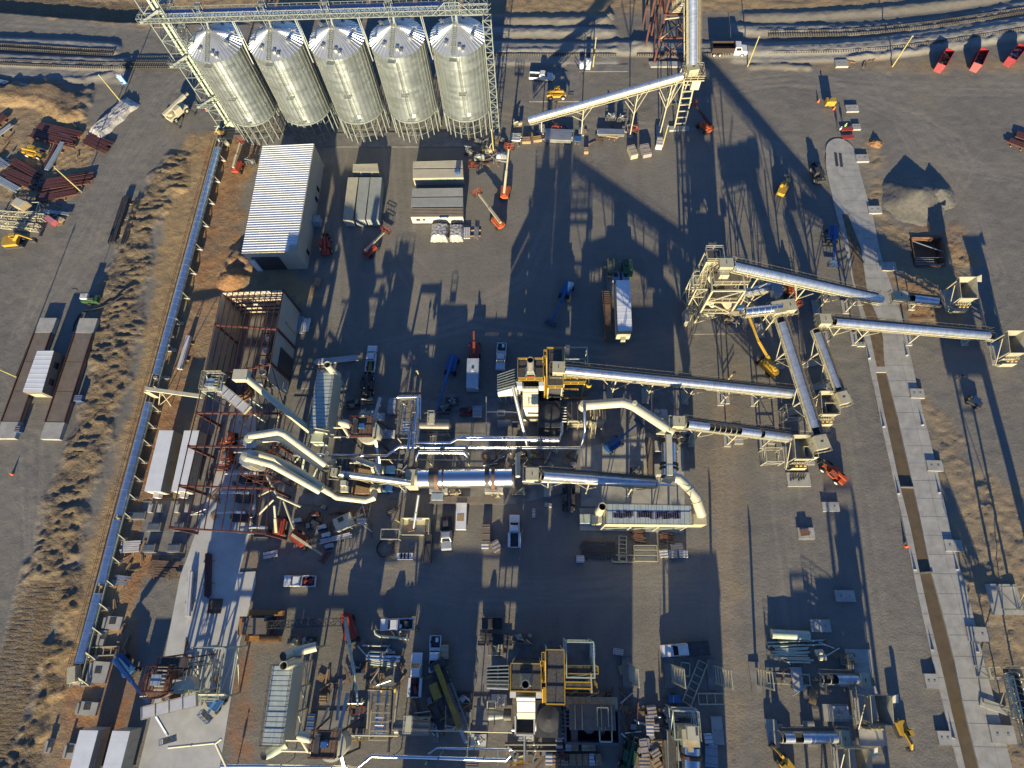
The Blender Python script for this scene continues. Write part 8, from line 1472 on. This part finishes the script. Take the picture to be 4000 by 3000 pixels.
# cream generator-like trailer, white trailer, small machines
q = P(9, 765, 1195, 1); r = thing('processing_trailer', 'cream processing trailer angled on the gravel below the duct bend', 'trailer', (q.x, q.y, 0)); aa = math.radians(25); M().box((q.x, q.y, 1.2), (3.4, 2.4, 1.4), aa).build('body', creamd, r); M().box((q.x-.5, q.y+.4, 1.95), (1.0, .8, .1), aa).build('hatch', dark, r); M().beam((q.x+1.5, q.y+.7, .9), (q.x+3.4, q.y+1.5, .9), .4).build('arm', creamd, r); m = M(); handrail(m, [(q.x-1.5, q.y-1.8, 1), (q.x+1.7, q.y-.5, 1)], .8, .06, .6); m.build('rail', cream, r); M().box((q.x, q.y, .35), (3.0, 2.0, .4), aa).build('chassis', dark, r)
for k, (x, y, lb) in enumerate(((570, 1240, 'small grey pump set above its twin on the lower road'), (605, 1308, 'small grey pump set below its twin on the lower road'), (630, 1405, 'small grey engine by the two blue-grey beams'), (355, 1185, 'grey motor frame right of the red boom lift'), (510, 1135, 'small dark red trolley in deep shade'), (1170, 1100, 'dark engine group above the open steel frame'))):
    q = P(9, x, y, .5); r = thing('pump_set', lb, 'pump set', (q.x, q.y, 0), 0, 'small pump sets'); mt = [lgrey, lgrey, bluel, lgrey, rust, dark][k]; M().box((q.x, q.y, .3), (1.8, 1.0, .3), .3).build('skid', dark, r); M().tube([(q.x-.6, q.y-.1, .8), (q.x+.3, q.y+.2, .8)], .38, 12).build('motor', mt, r, True); M().box((q.x+.6, q.y+.2, .8), (.6, .7, .7), .3).build('pump', mt, r)
q = P(9, 1775, 1145, 1.2); r = thing('service_trailer', 'white service trailer with a ladder rack, right of the silver pickup', 'trailer', (q.x, q.y, 0)); M().box((q.x, q.y, 1.1), (1.9, 4.8, 1.2)).build('body', white, r); M().box((q.x-.1, q.y-.3, 1.73), (1.3, 1.2, .06)).build('hatch', wood, r); [M().tube([(q.x+s*.8, q.y-1, .4), (q.x+s*1.05, q.y-1, .4)], .4, 12).build('wheel', black, r) for s in (-1, 1)]; m = M(); m.beam((q.x-.7, q.y+.4, 1.8), (q.x-.7, q.y+2.2, 1.8), .06); m.beam((q.x-.3, q.y+.4, 1.8), (q.x-.3, q.y+2.2, 1.8), .06); m.build('rack', lgrey, r)
a, b_ = P(9, 1255, 1300, 1), P(9, 1505, 1165, 1); r = thing('open_container', 'open-topped cream container with dark goods inside, below the drum', 'open container', ((a.x+b_.x)/2, (a.y+b_.y)/2, 0)); cx_, cy_ = (a.x+b_.x)/2, (a.y+b_.y)/2; wx, wy = b_.x-a.x, b_.y-a.y; m = M(); m.box((cx_, b_.y, 1), (wx, .12, 2)).box((a.x, cy_, 1), (.12, wy, 2)).box((b_.x, cy_, 1), (.12, wy, 2)).box((cx_, a.y, .3), (wx, .12, .6)).box((cx_, cy_, .15), (wx, wy, .1)); m.build('shell', creamd, r); M().box((cx_-.9, cy_-.2, .7), (1.3, 1.3, 1.0), .2).build('crate_inside', deckw, r); M().box((cx_+2, cy_-.3, .6), (1, 1.2, .8)).build('goods', browns, r); M().box((cx_+.2, b_.y-.25, 1.95), (2.2, .35, .1)).build('lid_flap', white, r)
pipe('cream slanted chute dropping from the drum pier into the open container', [P(9, 1405, 960, 4), P(9, 1360, 1260, .8)], .28, galv, sup=False)
for k, (x0, y0, x1, y1, h, lb) in enumerate(((1075, 1255, 1240, 1340, 2.2, 'open cream steel frame left of the open container'),)):
    a, b_ = P(9, x0, y1, h), P(9, x1, y0, h); r = thing('pallet_stillage', lb, 'steel stillage', ((a.x+b_.x)/2, (a.y+b_.y)/2, 0)); frame_box(r, a.x, a.y, b_.x, b_.y, 0, h, (h,), creamd, .15)
q = P(9, 1118, 1420, .3); m = M(); R_ = 1.55
for k in range(28): a, b_ = 2*PI*k/28, 2*PI*(k+1)/28; m.beam((q.x+R_*math.cos(a), q.y+R_*math.sin(a), .3), (q.x+R_*math.cos(b_), q.y+R_*math.sin(b_), .3), .16, .4)
solo(m, 'coiled_hose', black, 'black coiled hose ring lying on the gravel near four white totes', 'hose coil')
for k, x in enumerate((1243, 1272, 1302, 1333)): q = P(9, x, 1488, .8); r = thing('tote_tank', 'white tote tank, %s in the row of four on the gravel' % ['first', 'second', 'third', 'fourth'][k], 'tote tank', (q.x, q.y, 0), 0, 'row of white tote tanks'); M().box((q.x, q.y, .55), (.95, 1.1, .9)).build('bottle', white, r); M().lathe((q.x, q.y, 1.0), [(.15, 0), (.15, .08), (0, .08)], 10).build('cap', dark, r)
q = P(9, 1485, 1420, .8); r = thing('black_rack', 'black upright rack with shelves beside the pickup tail', 'rack', (q.x, q.y, 0)); frame_box(r, q.x-.7, q.y-2.4, q.x+.7, q.y+2.4, 0, 1.6, (.8, 1.6), dark, .12); M().box((q.x, q.y, .8), (1.2, 4.6, .06)).build('shelf', dark, r)
a, b_ = P(10, 1060, 1530, .6), P(10, 1250, 1395, .6); r = thing('partition_tray', 'shallow cream steel tray with dividers below the stained bag filter', 'tray', ((a.x+b_.x)/2, (a.y+b_.y)/2, 0)); M().box(((a.x+b_.x)/2, (a.y+b_.y)/2, .15), (b_.x-a.x, b_.y-a.y, .2)).build('tray', creamd, r); m = M(); [m.beam((a.x, a.y+(b_.y-a.y)*f, .4), (b_.x, a.y+(b_.y-a.y)*f, .4), .1, .5) for f in (0, .36, .7, 1)]; [m.beam((x, a.y, .4), (x, b_.y, .4), .1, .5) for x in (a.x, b_.x)]; m.build('dividers', cream, r)
q0, q1 = P(15, 30, 500, .6), P(15, 355, 515, .6); r = thing('duct_section', 'fat cream duct section lying at the top of the pipe pile', 'duct section', tuple((q0+q1)/2)); M().tube([q0, q1], .75, 20).build('shell', green, r, True); M().tube([q0-V((.05, 0, 0)), q0+V((.15, 0, 0))], .8, 20).build('flange', creamd, r)
for k, (x, y) in enumerate(((440, 665), (465, 705))): q = P(15, x, y, .5); solo(M().tube([(q.x-.6, q.y, .6), (q.x+.6, q.y+.1, .6)], .52, 18), 'duct_stub', creamd, ['upper cream duct stub right of the pipe pile', 'lower cream duct stub right of the pipe pile'][k], 'duct stub', 'duct stubs', True)
q = P(14, 1398, 1058, .7); r = thing('air_compressor', 'bright blue towed compressor near the wrapped crates', 'compressor', (q.x, q.y, 0)); M().box((q.x, q.y, .95), (2.0, 1.1, 1.0)).build('casing', blue, r); M().beam((q.x-1, q.y, .5), (q.x-1.9, q.y+.1, .45), .1).build('drawbar', dark, r); [M().tube([(q.x, q.y+s*.5, .35), (q.x, q.y+s*.72, .35)], .34, 12).build('wheel', black, r) for s in (-1, 1)]
q = P(14, 1552, 1350, 7); r = thing('cream_box_tower', 'cream box chute on an open stair frame above the lower drum', 'box tower', (q.x, q.y, 0)); frame_box(r, q.x-2.4, q.y-1.2, q.x+1.4, q.y+2.8, 0, 6, (3, 6), green, .2); M().box((q.x, q.y, 7.2), (1.7, 1.9, 1.6)).build('box', creamd, r); M().box((q.x+.55, q.y+.2, 8.03), (.35, .9, .06)).build('slot', dark, r); M().box((q.x-.3, q.y-1.8, 5.4), (.8, 1.8, 3)).build('chute', tan, r); m = M(); handrail(m, [(q.x-2.4, q.y+2.8, 6), (q.x+1.4, q.y+2.8, 6), (q.x+1.4, q.y-1.2, 6)], 1.1, .06, 1); m.build('guard_rail', creamd, r)
r = thing('side_gallery', 'green steel gallery running down the left of the lower drum', 'gallery', tuple(P(14, 1380, 1500, 3))); a, b_ = P(14, 1375, 1330, 3.4), P(14, 1385, 1800, 3.4); M().beam(a, b_, 1.5, .12).build('floor', grate, r); m = M(); handrail(m, [a+V((-.8, 0, 0)), b_+V((-.8, 0, 0))], 1.1, .08, 1.5); handrail(m, [a+V((.8, 0, 0)), b_+V((.8, 0, 0))], 1.1, .08, 1.5); m.build('guard_rail', green, r); [M().beam((p_.x, p_.y, 0), p_, .2).build('leg', green, r) for p_ in (lerp(a, b_, .1), lerp(a, b_, .5), lerp(a, b_, .9))]
# lower chamber block (second unit annexe)
q = P(14, 690, 1290, 5); r = thing('open_chamber', 'open-topped dark chamber with a round white lid and tan roof panels', 'chamber', (q.x, q.y, 0)); x0, y0, x1, y1 = q.x-4.2, q.y-2.4, q.x+4.2, q.y+2.2; m = M()
for a, b_, c, d in ((x0, (y0+y1)/2, .3, y1-y0), (x1, (y0+y1)/2, .3, y1-y0), ((x0+x1)/2, y0, x1-x0, .3), ((x0+x1)/2, y1, x1-x0, .3)): m.box((a, b_, 3), (c, d, 5.6))
m.build('walls', mat('slate_wall', (.08, .09, .11), .6), r); M().box(((x0+x1)/2, (y0+y1)/2, 1), (x1-x0, y1-y0, .3)).build('floor', dark, r); M().lathe((q.x-.3, q.y-.5, 3.4), [(.95, 0), (.95, .12), (0, .14)], 22).build('round_lid', lgrey, r); M().box((q.x-2.8, q.y-.4, 5.0), (1.1, 3.8, .2)).build('side_plate', browns, r); m = M()
for a, b_ in (((q.x+1.1, q.y-2.1), (q.x+3.0, q.y-2.1)), ((q.x+1.1, q.y+1.5), (q.x+3.0, q.y+1.5)), ((q.x+1.1, q.y-2.1), (q.x+1.1, q.y+1.5)), ((q.x+3.0, q.y-2.1), (q.x+3.0, q.y+1.5))): m.beam((*a, 5.7), (*b_, 5.7), .2, .3)
m.build('hatch_frame', creamd, r); m = M()
for k in range(8): m.box((x0+.7+k*1.02, y1+.9, 5.5+.02*(k % 2)), (.95, 1.9, .12))
m.build('roof_panels', tan, r); m = M(); [m.tube([(x0-.8, y0+.4+k*.6, 4), (x0, y0+.4+k*.6, 4)], .15, 6) for k in range(7)]; m.build('nozzles', galv, r)
q = P(14, 112, 1275, 4); r = thing('duct_mouth', 'square grey duct mouth, open and black inside, below the lower stack deck', 'duct', (q.x, q.y, 0)); m = M()
for a, b_, c, d in ((-1.5, 0, .25, 3), (1.5, 0, .25, 3), (0, -1.4, 3.2, .25), (0, 1.4, 3.2, .25)): m.box((q.x+a, q.y+b_, 4.6), (c, d, 1.6))
m.build('collar', lgrey, r); M().box((q.x, q.y, 3.9), (2.8, 2.6, .1)).build('throat', dark, r); [M().beam((q.x+a, q.y+b_, 0), (q.x+a, q.y+b_, 4), .2).build('leg', galvlat, r) for a in (-1.4, 1.4) for b_ in (-1.3, 1.3)]
m = M(); R_ = 1.5; a0 = P(14, 200, 1250, 2.6); b0 = P(14, 430, 1260, 2.6); r = thing('banded_drum', 'grey drum with dark bands lying right of the square duct mouth', 'drum', tuple((a0+b0)/2)); M().tube([a0, b0], R_, 24).build('shell', lgrey, r, True); m = M(); [m.tube([lerp(a0, b0, f), lerp(a0, b0, f+.05)], R_*1.04, 24) for f in (.15, .35, .6, .88)]; m.build('bands', dark, r)
# right edge structures
q = P(15, 2160, 200, 3); r = thing('steel_trestle', 'cream steel trestle on a pale pad at the right edge', 'trestle', (q.x, q.y, 0)); M().box((q.x-.2, q.y, .1), (5.2, 5, .4)).build('footing', conc, r); frame_box(r, q.x-1, q.y-1.6, q.x+1.4, q.y+2, .2, 12, (4, 8, 12), creamd, .22); M().box((q.x+1.5, q.y+.2, 11), (7.5, 3.4, 3)).build('bin', hopm, r); m = M(); m.beam((q.x+5, q.y, 10), (q.x+5.4, q.y-26, 4), 1.4, .9); m.build('outfeed', cream, r)  # bin is an out-of-view box added to cast the broad shadow patch
a, b_ = P(15, 1890, 790, 3), P(15, 2240, 810, 3); r = thing('edge_conveyor_head', 'cream conveyor head frame crossing the slab edge at the far right', 'conveyor frame', tuple((a+b_)/2)); frame_box(r, a.x, a.y-1.6, b_.x, b_.y+.3, 0, 3.4, (3.4,), creamd, .2); M().box(((a.x+b_.x)/2+.6, a.y-.8, 3.2), (2.4, 1.3, .8)).build('head_pulley', dark, r)
conv('steep dark-belted conveyor with a cream ladder side at the lower right edge', P(15, 2120, 850, 4), P(15, 2300, 1500, 9), .8, ((0, 1),), [(.5, .8)], rail=0)
m = M(); p, q = P(15, 2075, 860, 5), P(15, 2160, 1230, 7); lattice(m, p, q, .9, 1.2, .16, .1); solo(m, 'lattice_strut', creamd, 'cream lattice strut slanting down the right edge by the dark conveyor', 'lattice strut')
# unseen stand-ins for plant beyond the lower edge, added to cast shade
def far_block(label, x, y, sx, sy, h, mt, rib=True):
    r = thing('unseen_shade_block', label, 'shade block', (x, y, 0), 0, 'unseen shade blocks beyond the lower edge'); M().box((x, y, h/2), (sx, sy, h)).build('wall', mt, r); M().box((x, y, h+.1), (sx+.4, sy+.4, .2)).build('roof', lgrey, r); return r
for lb, x, y, sx, sy, h in (('unseen tan block added for shade beyond the lower edge, behind the furnace line', 8, -44, 12, 8, 13), ('unseen narrow tan block added for shade beyond the lower edge', 26, -40, 7, 7, 10), ('unseen low wide tan block added for shade beyond the lower edge', -18, -44, 10, 6, 11)): far_block(lb, x, y, sx, sy, h, wall_m)

r = thing('transfer_tower', 'unseen cream open steel tower added for shade beyond the lower edge, right side', 'transfer tower', (53, -40, 0)); frame_box(r, 50, -42, 55, -37, 0, 13, (4, 9, 13), cream, .34); M().box((52.5, -39.5, 10), (2.6, 2.6, 5)).build('chute', creamd, r)  # out-of-view tower, added for the shadows on the lower right
r = thing('transfer_tower', 'unseen smaller cream tower added for shade beyond the lower edge by the lane', 'transfer tower', (44, -36, 0)); frame_box(r, 42.5, -38, 45.5, -35, 0, 9, (4.5, 9), cream, .3); M().box((44, -36.5, 7), (2.2, 2.2, 3)).build('chute', creamd, r)  # second out-of-view tower, also added for its shadow
def skid(label, t, x, y, s=1.0, mts=(dark, cream, galv), z=.2):
    q = P(t, x, y, z+.6); r = thing('equipment_skid', label, 'equipment skid', (q.x, q.y, z), 0, 'small equipment skids'); rr = random.Random(int(x*3+y)); M().box((q.x, q.y, z+.12), (2.6*s, 1.7*s, .24)).build('base', mts[0], r)
    for k in range(3): a, b_ = rr.uniform(-1, 1)*s, rr.uniform(-.6, .6)*s; M().box((q.x+a, q.y+b_, z+.7), (rr.uniform(.4, .9)*s, rr.uniform(.4, .8)*s, rr.uniform(.5, 1.1)), rr.random()).build('unit', mts[k % 3], r)
    m = M(); p_ = [V((q.x+rr.uniform(-1.2, 1.2)*s, q.y+rr.uniform(-.8, .8)*s, z+rr.uniform(.5, 2))) for k in range(5)]; m.tube(p_, .09, 6); m.build('pipework', mts[2], r, True); m = M(); handrail(m, [(q.x-1.3*s, q.y-.8*s, z+.2), (q.x+1.3*s, q.y-.8*s, z+.2)], 1.0, .05, .9); m.build('rail', mts[1], r)
for k, (t, x, y, lb, mt) in enumerate(((9, 835, 175, 'dark engine skid alone on the concrete near the bag filter', 0), (9, 965, 135, 'cream fan skid at the head of the grey feed trough', 1), (9, 955, 260, 'pale skid right above the square separator deck', 2), (9, 1050, 280, 'white-wrapped skid beside the separator deck', 3), (9, 1140, 430, 'shiny valve skid between the separator and the pump rack', 3), (9, 1090, 775, 'blue motor skid at the bend of the upper cream duct', 4), (9, 1085, 905, 'blue motor skid below the trough conveyor', 4), (9, 1570, 950, 'blue-grey drive skid under the left end of the drum', 4), (9, 1720, 940, 'pale drive skid under the drum beside the first pier', 1), (9, 2050, 945, 'pale drive skid under the right end of the drum', 1), (9, 1690, 145, 'dark steel skid on the concrete right of the blue boom', 0), (9, 1625, 215, 'black skid tucked by the blue boom tip', 0), (9, 1815, 235, 'dark red skid on the concrete left of the grey cover', 5), (10, 85, 610, 'yellow-green pump skid by the short fat pipe', 6), (10, 180, 600, 'green-yellow valve skid below the slender flue', 6), (10, 340, 40, 'yellow-railed skid under the furnace stair', 7), (10, 60, 920, 'cream stair skid at the drum discharge', 1), (10, 1290, 250, 'pale green gear skid by the hooped conveyor head', 2), (10, 1480, 420, 'dark gear skid under the hooped conveyor head', 0), (10, 1080, 755, 'dark crate skid on the concrete loop floor', 0), (10, 1480, 480, 'tan skid at the edge of the concrete loop', 1), (13, 335, 565, 'pale motor skid above the filter stack', 1), (13, 450, 570, 'dark motor skid above the filter stack', 0), (13, 870, 790, 'blue machine skid beside the boom crane arm', 4), (13, 860, 1370, 'yellow-tan skid between separator and rack', 6), (13, 1430, 1280, 'red engine skid on the pad above the lower tank', 5), (13, 1550, 1290, 'blue-grey skid next to the red engine skid', 4), (13, 2070, 640, 'pale fan skid behind the lower yellow-railed unit', 1), (13, 1920, 1420, 'pale pipe stand skid on the lower thin pipe', 2), (13, 2100, 1075, 'silver-wrapped skid at the lower blower', 3), (13, 1800, 1050, 'dark frame skid left of the lower blower', 0), (14, 120, 1370, 'silver-bagged skid under the square duct mouth', 3), (14, 70, 1560, 'gold-lit pipe skid at the bottom edge', 6), (14, 420, 1560, 'brown goods skid at the start of the crates', 5), (14, 1380, 1250, 'dark fittings skid behind the cream box tower', 0), (14, 110, 540, 'cream blower skid behind the lower furnace deck', 1), (2, 850, 1010, 'black machine skid with a yellow hose under the conveyor', 0), (2, 950, 1020, 'black machine skid right of its neighbour under the conveyor', 0), (2, 1050, 1110, 'red machine skid between the two conveyor bents', 5), (2, 385, 1090, 'red-brown welder skid by the low end of the conveyor', 5), (2, 40, 1060, 'cream drive skid at the low end of the conveyor', 1), (1, 1840, 1300, 'pallet skid heap left of the upper gear cluster', 0), (1, 1930, 1350, 'gear cluster skid with round lids below the mast', 2), (1, 2000, 1290, 'cream frame skid below the mast', 1), (1, 2120, 1340, 'white cabinet skid near the mast pole', 3), (1, 1880, 1420, 'orange-red skid at the foot of the gear cluster', 5), (0, 1900, 1130, 'yellow-lit drive skid at the head of the long low conveyor', 6), (0, 1940, 1230, 'cream bracket skid just below the conveyor head', 1), (0, 2170, 1390, 'dark green box skid by the warehouse corner', 0), (15, 700, 720, 'cream bracket skid on the upper right pad', 1), (15, 640, 1180, 'grey plate skid on the long pad by the hopper', 2))): skid(lb, t, x, y, 1.0 if t > 3 else .9, [(dark, grey, galv), (browns, cream, cream), (lgrey, green, galv), (lgrey, white, chrome), (dark, blue, bluel), (dark, red, rust), (browns, yellow, green), (dark, rail_y, rail_y)][mt])
for k, (pl, z, R_, mt, lb) in enumerate((([(9, 1990, 110), (9, 1990, 460)], 4.5, .1, cream, 'thin cream conduit west of the burner blower'), ([(9, 1990, 240), (9, 2212, 245), (10, 60, 250)], 4.5, .12, galv, 'thin silver conduit above the burner blower'), ([(10, 0, 330), (10, 100, 330), (10, 100, 470)], 5, .12, galv, 'thin silver conduit bending right of the furnace duct'), ([(9, 1430, 420), (9, 1980, 425)], 5, .06, dark, 'thin dark line passing the horizontal tank'), ([(13, 980, 1000), (13, 960, 1320)], 3, .14, creamd, 'cream side rail pipe left of the lower rack'), ([(13, 1225, 960), (13, 1190, 1320)], 3, .14, creamd, 'cream side rail pipe right of the lower rack'), ([(14, 0, 1330), (14, 110, 1330), (14, 110, 1600)], 3, .2, galv, 'grey drop pipe beneath the square duct mouth'), ([(13, 2090, 1500), (13, 2090, 1640)], 4, .08, galv, 'thin drop pipe at the bend of the broad pipe'), ([(13, 1640, 1120), (13, 1640, 1330)], 2, .06, galv, 'thin upright pipe by the yellow crane tail'), ([(9, 590, 530), (9, 700, 720)], 6, .12, lgrey, 'slanting grey pipe from fan box to screen tower'), ([(9, 1035, 640), (9, 1075, 830)], 6, .22, lgrey, 'slanting pale chute onto the trough conveyor'), ([(12, 1210, 1040), (12, 1400, 1020)], 8, .1, cream, 'thin cream tie pipe below the brown round bin'), ([(12, 1290, 1030), (12, 1380, 940)], 8, .25, bluel, 'blue-grey chute on the brown round bin'))): pipe(lb, [P(*q, z) for q in pl], R_, mt, sup=False, group='thin site conduits')

def scatter(nm, cat, label, grp, proto_fn, spots, seed):
    rr = random.Random(seed); p0 = None
    for (t, x0, y0, x1, y1, n_) in spots:
        for k in range(n_):
            q = P(t, rr.uniform(x0, x1), rr.uniform(y0, y1), .2); q.z = .14; a = rr.uniform(0, PI)
            if p0 is None:
                p0 = thing(nm, label, cat, (0, 0, 0), 0, grp); p0['_local'] = 1; proto_fn(p0); p0.location = q; p0.rotation_euler.z = a
            else: dup(p0, q, a)
def f_pal(r):
    m = M(); [m.box((0, -.5+.2*k, .12), (1.2, .12, .03)) for k in range(6)]; m.build('top_boards', wood, r); m = M(); [m.box((x, 0, .05), (.1, 1.1, .1)) for x in (-.5, 0, .5)]; m.build('stringers', wood, r)
def f_beam(r): M().box((0, 0, .12), (2.6, .22, .04)).box((0, 0, .24), (2.6, .22, .04)).box((0, 0, .18), (2.6, .05, .14)).build('beam_section', rustb, r); M().box((1.28, 0, .18), (.04, .3, .3)).build('end_plate', dark, r)
def f_box(r): M().box((0, 0, .35), (.9, .7, .6)).build('case', dark, r); M().box((0, 0, .68), (.94, .74, .06)).build('lid', grey, r)
def f_pipe(r): M().tube([(-1.4, 0, .16), (1.4, 0, .16)], .13, 10).build('pipe_length', galv, r); M().tube([(1.36, 0, .16), (1.44, 0, .16)], .2, 10).build('pipe_flange', dark, r)
def f_plank(r): M().box((-.1, .1, .06), (2.2, .25, .08)).build('plank', wood, r); M().box((.2, -.25, .06), (1.7, .22, .08), .15).build('second_plank', deckw, r)
inner = [(9, 60, 600, 500, 950, 5), (9, 420, 1060, 1000, 1280, 5), (9, 1050, 560, 1300, 900, 3), (9, 1950, 600, 2200, 720, 3), (10, 20, 560, 560, 720, 4), (13, 900, 560, 1260, 960, 4), (13, 1350, 1050, 1850, 1330, 5), (14, 0, 1500, 460, 1640, 4), (14, 480, 1020, 1000, 1100, 3), (14, 950, 1150, 1350, 1640, 6), (2, 0, 1080, 1000, 1240, 5), (1, 1820, 1180, 2180, 1420, 6), (8, 1700, 250, 2180, 1200, 8), (12, 1200, 600, 1900, 1100, 4), (4, 10, 20, 600, 300, 4), (0, 20, 1050, 700, 1600, 5), (15, 0, 560, 640, 1100, 4), (13, 550, 850, 900, 1200, 3)]
scatter('timber_pallet', 'pallet', 'small bare timber pallet lying loose among the plant gear', 'loose timber pallets', f_pal, inner, 1)
scatter('steel_offcut', 'steel offcut', 'short brown steel beam offcut lying loose on the ground', 'loose steel offcuts', f_beam, inner, 2)
scatter('tool_case', 'tool case', 'small dark tool case standing loose among the plant gear', 'loose tool cases', f_box, inner[:12], 3)
scatter('pipe_offcut', 'pipe offcut', 'short silver flanged pipe length lying loose on the ground', 'loose pipe lengths', f_pipe, inner, 4)
scatter('plank_pair', 'planks', 'pair of loose planks dropped on the ground', 'loose plank pairs', f_plank, inner[2:]+[(8, 1050, 1300, 1500, 1650, 5), (12, 850, 20, 1100, 700, 6), (3, 600, 480, 1400, 560, 4)], 5)
bpy.context.view_layer.update()
